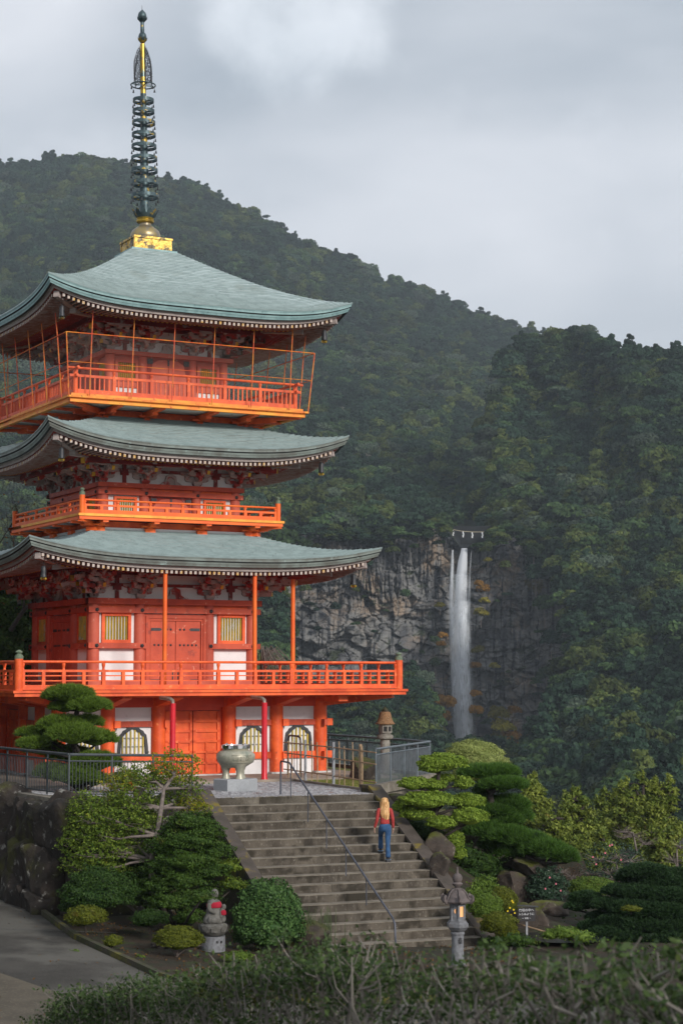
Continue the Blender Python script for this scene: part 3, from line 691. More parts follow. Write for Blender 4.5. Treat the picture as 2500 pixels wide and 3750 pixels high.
def railing(name, a, z0, full_sp, heights, m, corner, fin=True, cross_ends=False, balusters=0, cap='green_cap', cm=None):
    """heights: bottom beam (z0,z1), thin rails [z...], mid rail (z0,z1), top rail centre, radius"""
    bb, thin, mid, (tz, tr) = heights
    out = []
    base = MB(); base.box(-a, a, -a - .05, -a + .05, *bb)
    ro = sides(name, base, M[m])
    for k in range(4):
        r = MB()
        if k == 0:
            e = .28 if cross_ends else 0
            r.tube([(-a - e, -a, tz), (a + e, -a, tz)], tr, 10); r.build('top_rail', M[m], ro[0]); top = ro[0].children[0]
            q = MB(); q.box(-a - e * .7, a + e * .7, -a - .035, -a + .035, *mid); md = q.build('mid_rail', M[m], ro[0])
            tl = [MB().box(-a, a, -a - .02, -a + .02, z - .017, z + .017).build('slat_rail', M[m], ro[0]) for z in thin]
            protos = [top, md] + tl
        else:
            for p in protos: link(p.name.split('.')[0], p.data, ro[k])
    n = int(a / full_sp + .001)
    P = MB(); P.box(-.055, .055, -.05, .05, bb[1], mid[1]); P.lathe([(.045, mid[1]), (.035, mid[1] + .05), (.055, tz - tr - .05), (.055, tz - tr)], 8, start=R(22.5))
    S = MB(); S.box(-.05, .05, -.045, .045, bb[1], mid[0])
    pm = P.build('post', M[m], ro[0]); sm = S.build('short_post', M[m], ro[0]) if not balusters else None
    usedp = useds = False
    for k in range(4):
        for i in range(-n, n + 1):
            for kind, x in (('p', i * full_sp), ('s', (i + .5) * full_sp)):
                if abs(x) > a - .08: continue
                if kind == 's' and sm is None: continue
                src = pm if kind == 'p' else sm
                if (kind == 'p' and not usedp) or (kind == 's' and not useds):
                    o = src
                    if kind == 'p': usedp = True
                    else: useds = True
                else: o = link(src.name.split('.')[0], src.data, ro[k])
                o.location = (x, -a, 0)
        if balusters:
            bal = balm if k else MB().box(-.022, .022, -.02, .02, bb[1], mid[0]).build('baluster', M[m], ro[0]); 
            if k == 0: balm = bal
            nb = int(2 * a / balusters)
            for j in range(1, nb):
                x = -a + j * 2 * a / nb; o = bal if (k == 0 and j == 1) else link('baluster', balm.data, ro[k]); o.location = (x, -a, 0)
    cr, ct, cf = corner
    for k in range(4):
        if k == 0:
            q = MB(); q.lathe([(cr, z0), (cr, ct)], 18); cp = q.build('corner_post', M[cm or m], ro[0], smooth=True)
            if fin:
                q = MB(); h = cf - ct
                q.lathe([(cr * 1.04, 0), (cr * 1.04, h * .28), (cr * .92, h * .3), (cr * .92, h * .42), (cr * .55, h * .48), (cr * .5, h * .56), (cr * .78, h * .66), (cr * .85, h * .76), (cr * .62, h * .88), (cr * .12, h)], 16)
                fo = q.build('post_finial', M[cap], ro[0], smooth=True)
        else:
            cp = link('corner_post', cp.data, ro[k]); 
            if fin: fo = link('post_finial', fo.data, ro[k])
        cp.location = (-a, -a, 0)
        if fin: fo.location = (-a, -a, ct)
    return ro
railing('railing', 6.29, 2.68, 1.2333, ((2.70, 2.84), (2.962, 3.11), (3.215, 3.285), (3.515, .04)), 'verm', (.125, 3.6, 3.86))
# ---- first storey
A1 = 2.75; X1 = (-2.73, -1.2, 1.2, 2.73)
ring_columns(X1, A1, .185, 2.68, 5.4, M['pinkred'])
side_beam('wall_plate', 3.0, 3.0, 5.365, 5.55, .3, 'verm_old'); side_beam('head_beam', 2.97, 2.97, 5.09, 5.265, .14, 'verm_old')
side_beam('frieze', A1, 2.82, 5.265, 5.365, .05, 'verm')
b = MB()
for x0, x1 in ((-2.97, -1.02), (1.15, 2.97)): b.box(x0, x1, -2.97, -2.83, 3.965, 4.14)
sides('sill_beam', b, M['verm_old'])
side_beam('base_beam', 2.97, 2.97, 2.81, 2.93, .14, 'pinkred')
rosettes([-2.7, -1.18, 1.2, 2.7], 2.97, 5.178); rosettes([-2.7, -1.18, 1.2, 2.7], 2.97, 4.052)
b = MB(); b.box(-2.73, 2.73, -2.76, -2.7, 2.68, 5.36); sides('wall_panel', b, M['plaster'])
w1 = barred_window(.78, .75, 8, 'verm', .1)
for i, x in enumerate((-1.99, 1.99)): on_sides(w1 if i == 0 else dup(w1, parent=PAG), x, -2.79, 4.24)
def stud_door():
    o = MB().box(-.88, .88, .0, .06, .13, 2.2).build('studded_door', M['verm_dark'], PAG)
    b = MB()
    for x0, x1, z0, z1, y in ((-1.1, -.88, .13, 2.39, -.06), (.88, 1.1, .13, 2.39, -.06), (-.88, .88, 2.17, 2.39, -.06)): b.box(x0, x1, y, .06, z0, z1)
    for x0, x1, z0, z1, y in ((-1.04, -.95, .13, 2.33, -.1), (.95, 1.04, .13, 2.33, -.1), (-.95, .95, 2.25, 2.33, -.1)): b.box(x0, x1, y, -.06, z0, z1)
    b.build('door_frame', M['verm_old'], o)
    for s in (-1, 1):
        xa, xb = (.012, .86) if s > 0 else (-.86, -.012)
        MB().box(xa, xb, -.03, 0, .15, 2.16).build('door_leaf', M['verm_old'], o)
        for z in (.26, 1.9):
            hx = sorted((xb - .33, xb - .02) if s > 0 else (xa + .02, xa + .33)); tipx = hx[0] - .06 if s > 0 else hx[1] + .06
            q = MB(); q.prism([(hx[0], z - .045), (hx[1], z - .045), (hx[1], z + .045), (hx[0], z + .045)], -.042, -.03)
            q.prism(sorted([(hx[0] if s > 0 else hx[1], z - .045), (tipx, z), (hx[0] if s > 0 else hx[1], z + .045)], key=lambda t: t[1]) if s > 0 else [(hx[1], z - .045), (tipx, z), (hx[1], z + .045)], -.041, -.03)
            q.build('hinge_strap', M['iron'], o)
            for i in range(2):
                st = MB().lathe([(.04, 0), (.034, .014), (.015, .024)], 8, (0, 0, 0), Matrix.Translation((s * (.16 + .14 * i), -.03, z)) @ Matrix.Rotation(HP, 4, 'X')); st.build('stud', M['iron'], o)
        for z in (.87, 1.4):
            for i in range(5):
                st = MB().lathe([(.04, 0), (.034, .014), (.015, .024)], 8, (0, 0, 0), Matrix.Translation((s * (.16 + .14 * i), -.03, z)) @ Matrix.Rotation(HP, 4, 'X')); st.build('stud', M['iron'], o)
        MB().box(s * .09 - .015, s * .09 + .015, -.06, -.03, .3, .62).build('handle', M['iron'], o)
    return o
on_sides(stud_door(), 0.02, -2.8, 2.68, (0, 1, 3))
bracket_zone(1, 2.78, 5.55, .82, 1.05, (-1.2, 1.2), (-1.97, 1.97))
# ---- second balcony on the first roof
b = MB(); b.box(-2.88, 2.88, -2.88, -2.6, 7.56, 7.665); sides('base_sill', b, M['orange2'])
b = MB(); b.box(-2.78, 2.78, -2.78, -2.7, 7.66, 7.8); sides('white_band', b, M['plaster'])
b = MB(); b.box(-2.7, 2.7, -2.7, -2.6, 7.4, 8.0); sides('balcony_base_wall', b, M['verm'])
def corbel(depth, top, h):
    c = MB(); c.prism([(-.0, top - h), (.22, top - h), (.3, top - h * .62), (depth * .6, top - h * .55), (depth * .62, top - h * .3), (depth, top - h * .24), (depth, top), (0, top)], -.09, .09, Matrix.Rotation(-HP, 4, 'Z'))
    c.box(-.17, .17, -.3, -.1, top - h - .06, top - h + .06); c.box(-.3, .3, -.36, -.2, top - h * .6, top - h * .38)
    return c
for lv, base, top, dep, h, xs, m in ((2, 2.62, 7.97, .85, .24, (-.9, .9), 'orange2'), (3, 2.35, 11.6, 1.6, .33, (-.93, .93), 'verm')):
    co = corbel(dep, top, h).build('corbel', M[m], PAG); c0 = True
    for k in range(4):
        for x in list(xs) + [-base, base]:
            o = co if c0 else copy_at(co, PAG); c0 = False
            o.location = Matrix.Rotation(-k * HP, 3, 'Z') @ Vector((x, -base, 0)); o.rotation_euler = (0, 0, -k * HP)
        o = copy_at(co, PAG); o.location = Matrix.Rotation(-k * HP, 3, 'Z') @ Vector((-base, -base, 0)); o.rotation_euler = (0, 0, -k * HP - R(45)); o.scale = (1, 1.4, 1)
b = MB(); b.box(-3.51, 3.51, -3.51, -3.35, 7.975, 8.075); sides('balcony_edge_beam', b, M['orange2'])
b = MB(); b.box(-3.35, 3.35, -3.35, -2.6, 8.03, 8.08); sides('balcony_underside', b, M['plaster'])
b = MB(); b.box(-3.55, 3.55, -3.55, -2.2, 8.08, 8.16)
sides('balcony_deck', b, M['yellowb'])
railing('railing', 3.385, 8.16, 1.1, ((8.165, 8.295), (), (8.40, 8.465), (8.598, .032)), 'orange2', (.09, 8.74, 8.98))
A2 = 2.33; X2 = (-2.3, -.91, .91, 2.3)
ring_columns(X2, A2, .165, 8.1, 9.15, M['pinkred'])
side_beam('wall_plate', 2.55, 2.55, 9.13, 9.275, .3, 'verm_old'); side_beam('head_beam', 2.53, 2.53, 8.89, 9.04, .14, 'verm_old'); side_beam('frieze', A2, 2.4, 9.04, 9.13, .05, 'verm')
rosettes([-2.28, -.9, .9, 2.28], 2.53, 8.965, .055)
b = MB(); b.box(-2.3, 2.3, -2.33, -2.27, 8.1, 9.13); sides('wall_panel', b, M['plaster'])
w2 = barred_window(.62, .5, 8, 'verm', .08)
for i, x in enumerate((-1.56, 1.56)): on_sides(w2 if i == 0 else dup(w2, parent=PAG), x, -2.36, 8.27)
b = MB(); b.box(-.72, .72, -2.38, -2.3, 8.1, 8.88); fr = sides('arched_door', b, M['verm_dark'], which=(0, 1, 3))
def arched(zb, zt, w, a, par):
    for s in (-1, 1):
        pl = [(.012 * s, zb), (.012 * s, zt - .05), (.1 * s, zt - .02), (w * .55 * s, zt - .05), (w * .85 * s, zt - .16), (w * s, zt - .38 * (zt - zb)), (w * s, zb)]
        q = MB(); q.prism(pl if s < 0 else pl[::-1], -a - .08, -a); q.build('door_leaf', M['pinkred'], par)
    q = MB()
    for s in (-1, 0, 1): q.box(s * w - (.09 if s else .03), s * w + (.09 if s else .03), -a - .1, -a - .06, zt - (.18 if s else .22), zt - .02)
    q.build('door_fitting', M['iron'], par)
for f_ in fr: arched(8.12, 8.85, .6, 2.34, f_)
bracket_zone(2, 2.36, 9.275, .8, 1.0, (-.91, .91), (-1.6, 1.6))
# ---- third storey
b = MB(); b.box(-2.575, 2.575, -2.575, -2.3, 11.11, 11.215); sides('base_sill', b, M['pinkred'])
b = MB(); b.box(-2.47, 2.47, -2.47, -2.4, 11.215, 11.30); sides('white_band', b, M['plaster'])
b = MB(); b.box(-2.4, 2.4, -2.4, -2.3, 11.0, 11.62); sides('balcony_base_wall', b, M['verm'])
b = MB(); b.box(-4.05, 4.05, -4.05, -3.88, 11.56, 11.68); sides('balcony_edge_beam', b, M['orange'])
b = MB(); b.box(-3.88, 3.88, -3.88, -2.3, 11.64, 11.68); sides('balcony_underside', b, M['plaster_old'])
b = MB(); b.box(-4.0, 4.0, -4.0, -2.0, 11.68, 11.84); sides('balcony_deck', b, M['orange'])
railing('railing', 3.8, 11.84, 1.265, ((11.86, 12.0), (), (12.38, 12.46), (12.66, .042)), 'verm', (.08, 12.6, 12.8), fin=False, cross_ends=True, balusters=.158)
b = MB()
A3 = 2.0; X3 = (-2.0, -.88, .88, 2.0)
ring_columns(X3, A3, .155, 11.7, 13.5, M['pinkred'])
side_beam('wall_plate', 2.27, 2.27, 13.49, 13.625, .3, 'pinkred')
b = MB(); b.box(-2.0, 2.0, -2.0, -1.94, 12.46, 13.5); sides('upper_wall', b, M['pinkred']); b = MB(); b.box(-2.0, 2.0, -2.0, -1.94, 11.7, 12.46); sides('wall_panel', b, M['plaster'])
b = MB()
for s in (-1, 1): b.box(min(s * 1.05, s * 1.85), max(s * 1.05, s * 1.85), -2.05, -2.0, 12.45, 12.7)
sides('dado', b, M['pinkred'])
w3 = barred_window(.6, .52, 8, 'pinkred', .1)
for i, x in enumerate((-1.44, 1.44)): on_sides(w3 if i == 0 else dup(w3, parent=PAG), x, -2.03, 12.74)
b = MB(); b.box(-.76, .76, -2.06, -1.98, 11.75, 13.49); fr = sides('arched_door', b, M['verm_dark'], which=(0, 1, 3))
for f_ in fr: arched(11.85, 13.46, .64, 2.02, f_)
bracket_zone(3, 2.03, 13.625, .8, 1.0, (-.88, .88), (-1.5, 1.5))
# core walls so that no sky shows through
MB().box(-1.9, 1.9, -1.9, 1.9, 11, 15.2).box(-2.2, 2.2, -2.2, 2.2, 7.5, 11.3).box(-2.6, 2.6, -2.6, 2.6, 2.6, 7.5).build('inner_core', M['dark'], PAG)
# ---- protective net cage round the top balcony
zb, zt, ab, at_ = 11.72, 13.68, 4.12, 4.28; zm, am = 12.78, 4.207
f = MB()
f.beam((-ab, -ab, zb), (ab, -ab, zb), .06, .06); cage = sides('net_frame', f, M['netyellow'])
for k in range(4):
    if k == 0:
        c_ = [MB().tube([(-at_, -at_, zt), (at_, -at_, zt)], .017, 6).build('cage_rail', M['net_frame'], cage[0]), MB().tube([(-am, -am, zm), (am, -am, zm)], .011, 6).build('cage_rail', M['net_frame'], cage[0]),
              MB().tube([(-ab, -ab, zb), (-at_, -at_, zt)], .02, 6).build('corner_tube', M['net_frame'], cage[0])]
    else:
        for q in c_: link(q.name.split('.')[0], q.data, cage[k])
    for i in range(6):
        s = -3.45 + 1.378 * i
        if k == 0 and i == 0: pl0 = MB().tube([(0, -ab + .0, zb), (0, -at_ - .0, zt), (0, -4.36, 14.40)], .018, 6).build('cage_pole', M['net_frame'], cage[0]); o = pl0
        else: o = link('cage_pole', pl0.data, cage[k])
        o.location = (s, 0, 0)
def hexnet():
    cw = .062; ch = .07; V = []; F = []; w = .0010
    x0, x1 = -at_, at_; ncol = int((x1 - x0) / cw); nrow = int((zt - zb) / (ch * .75))
    def edge(p, q):
        d = np.array(q) - np.array(p); n_ = np.array([-d[1], d[0]]); n_ = n_ / (np.hypot(*n_) + 1e-9) * w; o = len(V)
        for s_, c_ in ((p, 1), (q, 1)):
            for sg in (1, -1): V.append((s_[0] + n_[0] * sg, s_[1] + n_[1] * sg))
        F.append((o, o + 1, o + 3, o + 2))
    for r_ in range(nrow):
        for c_ in range(ncol):
            cx = x0 + (c_ + .5 * (r_ % 2)) * cw; cz = zb + r_ * ch * .75
            p = [(cx, cz), (cx + cw / 2, cz + ch * .25), (cx + cw / 2, cz + ch * .75)]
            edge(p[0], p[1]); edge(p[1], p[2]); edge(p[0], (cx - cw / 2, cz + ch * .25))
    V3 = []
    for x, z in V:
        k = (z - zb) / (zt - zb); aa = ab + (at_ - ab) * k; V3.append((max(-aa, min(aa, x)), -aa - .005, z))
    return V3, F
Vn, Fn = hexnet(); nm_ = np_mesh('wire_net', Vn, Fn, M['netwire'], parent=False)
for k in range(4): o = link('wire_net', nm_, cage[k]); o['kind'] = 'stuff'
# ---- rain pipes
for x, y in ((-1.42, -5.45), (1.6, -5.45), (3.35, -4.6)):
    MB().tube([(x, y, 2.68), (x, y, 6.42 if y < -5 else 6.2)], .068, 12).build('drain_pole', M['orange2'], PAG, smooth=True)
for x in (-1.9, 1.08):
    o = MB().lathe([(.115, -.09), (.11, .0), (.088, .06), (.085, 2.3)], 14, (x, -7.3, 0)).build('drain_pipe', M['pipe_red'], PAG, smooth=True)
    MB().tube([(x, -7.3, 2.28), (x, -7.28, 2.37), (x - .03, -7.2, 2.42), (x - .06, -7.0, 2.44), (x - .1, -6.6, 2.46)], .06, 12).build('pipe_elbow', M['pipe_metal'], o, smooth=True)

# ---- spire
SX = -.03; LEAN = -.023
def spx(z): return SX + LEAN * (z - 18.3)
SP = MB().box(-.66, .66, -.66, .66, 17.42, 17.8).build('spire', M['gold'], PAG)
MB().box(-.70, .70, -.70, .70, 17.8, 17.87).build('gilt_box_lid', M['gold'], SP)
b = MB(); b.box(-.82, .82, -.82, .82, 17.355, 17.42); b.build('roof_flashing', M['cop_edge'], SP)
b = MB()
for k in range(4):
    T = Matrix.Rotation(k * HP, 4, 'Z')
    for x in (-.62, 0, .62): b.box(x - .04, x + .04, -.68, -.66, 17.44, 17.79, T)
    for x in (-.31, .31):
        for r0_, r1_ in ((.22, .2), ): 
            pl = [(x + .2 * math.cos(t) * (1 + .12 * math.cos(4 * t)), 17.615 + .12 * math.sin(t) * (1 + .12 * math.cos(4 * t))) for t in np.linspace(0, 2 * math.pi, 17)[:-1]]
            b.prism(pl, -.672, -.66, T)
b.build('gilt_relief', M['gold'], SP)
# world lean is along -X of the place: turn it into the pagoda's frame
lx, ly = math.cos(-TH), math.sin(-TH)
def SPC(z): d = spx(z); return (d * lx, d * ly, z)
def sl(prof, n, name, m, z, parent=SP, rf=None, smooth=True): return MB().lathe(prof, n, SPC(z), rf=rf).build(name, m, parent, smooth=smooth)
sl([(.46, -.02), (.5, .08), (.5, .2), (.44, .34), (.3, .46), (.2, .52), (.2, .6), (.26, .66)], 28, 'inverted_bowl', M['dome'], 17.87, rf=lambda a, z: 1 + .035 * abs(math.sin(4 * a)) * (1 if z < .4 else 0))
sl([(.24, 0), (.3, .04), (.31, .09), (.28, .12), (.3, .17), (.24, .2)], 24, 'gilt_collar', M['bronze2'], 18.47)
b = MB()
for k in range(12):
    an = 2 * math.pi * k / 12; T = Matrix.Translation(SPC(18.62)) @ Matrix.Rotation(an, 4, 'Z')
    b.add([(.24, -.1, 0), (.24, .1, 0), (.36, .1, .14), (.36, -.1, .14), (.44, .06, .27), (.44, -.06, .27), (.475, 0, .32)], [(0, 1, 2, 3), (3, 2, 4, 5), (5, 4, 6)], T)
b.build('lotus_crown', M['bronze'], SP)
pole = MB(); pole.tube([SPC(18.6), SPC(19.3), SPC(21.2), SPC(23.0)], [.175, .17, .125, .1], 14); pole.build('spire_pole', M['bronze'], SP, smooth=True)
pole = MB(); pole.tube([SPC(22.95), SPC(24.75)], [.098, .085], 14); pole.tube([SPC(23.38), SPC(23.44)], [.125, .125], 14); pole.build('gilt_pole', M['bronze2'], SP, smooth=True)
zr = [19.42, 19.87, 20.31, 20.73, 21.15, 21.56, 21.98, 22.38, 22.76]; dr = [.47, .465, .457, .447, .427, .41, .395, .376, .36]
tb = MB(); tb.lathe([(.008, .05), (.02, .04), (.03, -.03), (.038, -.05)], 7); tb.tube([(0, 0, .05), (0, 0, .1)], .006, 4)
for z, r in zip(zr, dr):
    b = MB(); n = 32; h = .115
    vs = [(rr * math.cos(2 * math.pi * k / n), rr * math.sin(2 * math.pi * k / n), zz) for rr, zz in ((r, -h / 2), (r, h / 2), (r - .018, h / 2), (r - .018, -h / 2)) for k in range(n)]
    b.add(vs, [(i * n + k, i * n + (k + 1) % n, ((i + 1) % 4) * n + (k + 1) % n, ((i + 1) % 4) * n + k) for i in range(4) for k in range(n)])
    for k in range(4): b.beam((0, 0, -.03), ((r - .01) * math.cos(k * HP + .6), (r - .01) * math.sin(k * HP + .6), -.03), .035, .05)
    o = b.build('spire_ring', M['bronze'], SP); o.location = SPC(z)
    for k in range(8):
        an = k * math.pi / 4 + .2
        if z == zr[0] and k == 0: tbo = tb.build('ring_bell', M['iron'], SP); q = tbo
        else: q = link('ring_bell', tbo.data, SP)
        c = SPC(z); q.location = (c[0] + (r - .005) * math.cos(an), c[1] + (r - .005) * math.sin(an), c[2] - .2)
b = MB(); n = 28; c = SPC(23.3); b.tube([(c[0] + .42 * math.cos(t), c[1] + .42 * math.sin(t), c[2]) for t in np.linspace(0, 2 * math.pi, n + 1)], .022, 6, False)
for k in range(6):
    q = link('ring_bell', tbo.data, SP); an = k * math.pi / 3; q.location = (c[0] + .42 * math.cos(an), c[1] + .42 * math.sin(an), c[2] - .14)
for k in range(4): b.beam((c[0], c[1], c[2] - .0), (c[0] + .41 * math.cos(k * HP), c[1] + .41 * math.sin(k * HP), c[2]), .03, .03)
b.build('flame_ring', M['bronze'], SP)
# openwork flame fins: scrolls on four vanes
b = MB(); r_ = random.Random(5)
for k in range(4):
    an = k * HP + .35; dx = Vector((math.cos(an), math.sin(an), 0))
    def P_(x, z): c = SPC(z); return Vector(c) + dx * x
    z = 23.36
    while z < 24.62:
        k_ = (z - 23.36) / 1.26; wmax = .40 * (1 - max(0, k_ - .45) ** 1.5 * 1.9) if k_ > .45 else .40
        x = .13
        while x < wmax:
            rr = r_.uniform(.035, .06); a0 = r_.uniform(0, 6.3); pts = [P_(x + rr * (1 - t / 7) * math.cos(a0 + t), z + rr * (1 - t / 7) * math.sin(a0 + t)) for t in np.linspace(0, 5.2, 9)]
            b.tube(pts, .0095, 4, False); x += rr * 1.75
        pts = [P_(wmax - .03, z - .05), P_(wmax + .02, z), P_(wmax + .0, z + .06), P_(wmax + .035, z + .11)]; b.tube(pts, [.014, .012, .009, .003], 4, False)
        z += .085
    b.tube([P_(.13, 23.36), P_(.12, 24.5)], .012, 4, False)
    b.tube([P_(.38, 23.36), P_(.4, 23.8), P_(.36, 24.1), P_(.25, 24.45), P_(.13, 24.62)], .011, 4, False)
b.build('flame_finial', M['iron'], SP)
def jewel(z, r, mat_, m2, name):
    sl([(r * .4, -.12), (r * .6, -.06), (r * .95, 0), (r * 1.0, r * .7), (r * .8, r * 1.3), (r * .3, r * 1.8), (r * .05, r * 2.1)], 20, name, M[mat_], z)
    q = MB()
    for k in range(8):
        T = Matrix.Translation(SPC(z - .1)) @ Matrix.Rotation(2 * math.pi * k / 8, 4, 'Z')
        q.add([(.05, -.05, -.04), (.05, .05, -.04), (r * 1.02, .055, .06), (r * 1.02, -.055, .06), (r * 1.28, 0, .15)], [(0, 1, 2, 3), (3, 2, 4)], T)
    q.build('lotus_cup', M[m2], SP)
jewel(24.93, .14, 'bronze', 'bronze2', 'lower_jewel'); jewel(25.66, .15, 'bronze', 'bronze', 'upper_jewel')
MB().tube([SPC(25.0), SPC(25.6)], [.075, .062], 12).build('upper_shaft', M['bronze'], SP, smooth=True)
MB().tube([SPC(25.9), SPC(26.12)], [.01, .006], 5).build('tip_rod', M['iron'], SP)

# ------------------------------------------------------------------ ground, hills, cliff, waterfall, forest
def vnoise(x, y, seed=0):          # smooth value noise, arrays in
    x = np.asarray(x, float); y = np.asarray(y, float); xi = np.floor(x); yi = np.floor(y); fx = x - xi; fy = y - yi
    fx = fx * fx * (3 - 2 * fx); fy = fy * fy * (3 - 2 * fy)
    def h(a, b): v = np.sin(a * 127.1 + b * 311.7 + seed * 74.7) * 43758.5453; return v - np.floor(v)
    return (h(xi, yi) * (1 - fx) + h(xi + 1, yi) * fx) * (1 - fy) + (h(xi, yi + 1) * (1 - fx) + h(xi + 1, yi + 1) * fx) * fy
def fbm(x, y, o=4, seed=0):
    s = 0; a = .5
    for i in range(o): s = s + a * vnoise(x, y, seed + i); x = x * 2.03 + 5.1; y = y * 2.03 + 1.7; a *= .5
    return s
PX = 2500 / 1568
def G(X, Y):                        # height of the garden ground
    if Y < 38: return float(np.interp(Y, [-20, 0, 6, 9, 16, 25, 33, 38], [1.6, 1.6, 1.25, .7, -1.0, -2.5, -3.15, -4.27 - .0618 * max(-8, min(X, 3)) + .0251 * 38]))
    z = -4.27 - .0618 * max(-10, min(X, 3)) + .0251 * min(Y, 58)
    z = max(-3.5, min(-2.4, z))
    if Y > 58: z = float(np.interp(Y, [58, 70, 100, 130, 300, 420, 1200], [z, -5, -9, -14, -58, -70, -75]))
    return z
ys = list(np.arange(-20, 30, 2)) + list(np.arange(30, 62, .75)) + list(np.arange(62, 140, 6)) + list(np.arange(140, 1400, 60))
mb = MB(); vs = []; nx = 60
for Y in ys:
    w = max(14, abs(Y) * .5)
    for i in range(nx + 1): X = (-1 + 2 * i / nx) * w; vs.append((X, Y, G(X, Y)))
mb.add(vs, [(j * (nx + 1) + i, j * (nx + 1) + i + 1, (j + 1) * (nx + 1) + i + 1, (j + 1) * (nx + 1) + i) for j in range(len(ys) - 1) for i in range(nx)])
o = mb.build('ground', M['soil'], smooth='full'); o['kind'] = 'structure'
bd_ = MB(); bd_.add([(-2600, -900, -80), (2600, -900, -80), (2600, 4200, -80), (-2600, 4200, -80)], [(0, 1, 2, 3)]); o = bd_.build('valley_floor', M['hillsoil']); o['kind'] = 'structure'

def pt(xu, yu, Y): return at_y(xu * PX, yu * PX, Y)
# hillside sheets: crest line and depth given where the mountains stand
crestA = ([-400, 0, 60, 150, 230, 300, 350, 400, 440, 520, 600, 700, 780, 860, 950, 1040, 1120, 1200, 1260, 1400], [430, 395, 382, 368, 374, 398, 410, 424, 434, 474, 508, 562, 594, 642, 674, 704, 738, 764, 778, 800])
crestB = ([1040, 1080, 1110, 1140, 1170, 1200, 1250, 1300, 1345, 1400, 1450, 1500, 1568, 1700, 2100], [1240, 1130, 1000, 860, 812, 790, 778, 775, 772, 800, 820, 818, 826, 850, 900])
def sheetA(x, y):
    yc = np.interp(x, *crestA); yb = 1262; k = np.clip((yb - y) / (yb - yc), -.6, 1)
    base = 625 + 900 * np.sign(k) * np.abs(k) ** 1.35
    rid = (fbm(x / 150 + y / 500, y / 260, 3, 3) - .45) * 130 * np.clip(k, 0.12, 1) * np.clip((1.15 - k) * 2.2, 0, 1)
    return base + rid
def sheetB(x, y):
    k = np.clip((1850 - y) / 1050, -.1, 1.1)
    base = 385 + 400 * np.sign(k) * np.abs(k) ** .85 - 70 * np.clip((x - 1180) / 500, 0, 1.6)
    return base + (fbm(x / 120 - y / 300, y / 200, 3, 9) - .45) * 75
def sheetC(x, y):
    k = (1900 - y) / 350; return 430 + 150 * k + (fbm(x / 60, y / 60, 3, 5) - .45) * 40
topC = ([380, 620, 760, 800, 850, 930, 960, 980, 1000, 1060, 1140, 1180, 1260, 1400], [1560, 1560, 1606, 1590, 1585, 1560, 1545, 1600, 1690, 1722, 1735, 1745, 1700, 1700])
def sheet_mesh(name, fn, xs, topf, bot, ny, back=True):
    V = []; F = []
    for x in xs:
        t = topf(x)
        for j in range(ny + 1):
            y = bot + (t - bot) * j / ny; V.append(tuple(pt(x, y, float(fn(x, y)))))
        if back:
            Yt = float(fn(x, t)); p = pt(x, t, Yt)
            V.append((p.x * 1.08, p.y * 1.08, p.z - 10)); V.append((p.x * 1.5, p.y * 1.5, -80))
    m = ny + 1 + (2 if back else 0)
    F = [(i * m + j, (i + 1) * m + j, (i + 1) * m + j + 1, i * m + j + 1) for i in range(len(xs) - 1) for j in range(m - 1)]
    b = MB(); b.add(V, F); o = b.build(name, M['hillsoil'], smooth='full'); o['kind'] = 'structure'; return o
sheet_mesh('mountain', sheetA, list(range(-400, 1420, 14)), lambda x: float(np.interp(x, *crestA)) + 8, 1262, 50)
def leftB(y): return float(np.interp(y, [780, 900, 1000, 1150, 1240, 1262, 1320, 1400, 1500, 1580, 1650, 1700, 1760, 1900], [1160, 1135, 1112, 1098, 1128, 1175, 1262, 1292, 1312, 1298, 1262, 1240, 1195, 1180]))
V = []; nyb, nxb = 90, 70
for j in range(nyb + 1):
    y = 2050 - (2050 - 768) * j / nyb; xl = leftB(y) + 8
    for i in range(nxb + 1):
        x = xl + (2100 - xl) * (i / nxb) ** 1.4; yy = max(y, float(np.interp(x, *crestB)) + 8); V.append(tuple(pt(x, yy, float(sheetB(x, yy)))))
b = MB(); b.add(V, [(j * (nxb + 1) + i, j * (nxb + 1) + i + 1, (j + 1) * (nxb + 1) + i + 1, (j + 1) * (nxb + 1) + i) for j in range(nyb) for i in range(nxb)])
o = b.build('hillside', M['hillsoil'], smooth='full'); o['kind'] = 'structure'
sheet_mesh('wooded_slope', sheetC, list(range(380, 1410, 12)), lambda x: float(np.interp(x, *topC)) + 8, 1950, 20, back=False)
sheet_mesh('mountain_foot', lambda x, y: 560 + (1262 - y) * .35, list(range(-400, 560, 30)), lambda x: 1262, 1900, 12, back=False)

# --- the rock face: blocks and ledges as real relief
def facets(x, y, sx, sy, seed, hamp, tilt, crack, cw):
    """irregular planar facets: nearest jittered seed decides height and tilt; cracks where two cells meet"""
    a = x / sx; b = y / sy; ai = np.floor(a); bi = np.floor(b); f1 = np.full(a.shape, 9.); f2 = np.full(a.shape, 9.); hh = np.zeros(a.shape)
    def h(i, j, k): v = np.sin(i * 127.1 + j * 311.7 + k * 74.7 + seed * 13.3) * 43758.5453; return v - np.floor(v)
    for di in (-1, 0, 1):
        for dj in (-1, 0, 1):
            ci, cj = ai + di, bi + dj; px = ci + h(ci, cj, 1); py = cj + h(ci, cj, 2); dx, dy = a - px, b - py; d = np.hypot(dx, dy)
            v = (h(ci, cj, 3) - .5) * hamp + dx * (h(ci, cj, 4) - .5) * tilt + dy * (h(ci, cj, 5) - .62) * tilt
            new = d < f1; f2 = np.where(new, f1, np.minimum(f2, d)); hh = np.where(new, v, hh); f1 = np.where(new, d, f1)
    return hh + crack * np.exp(-((f2 - f1) / cw) ** 2)
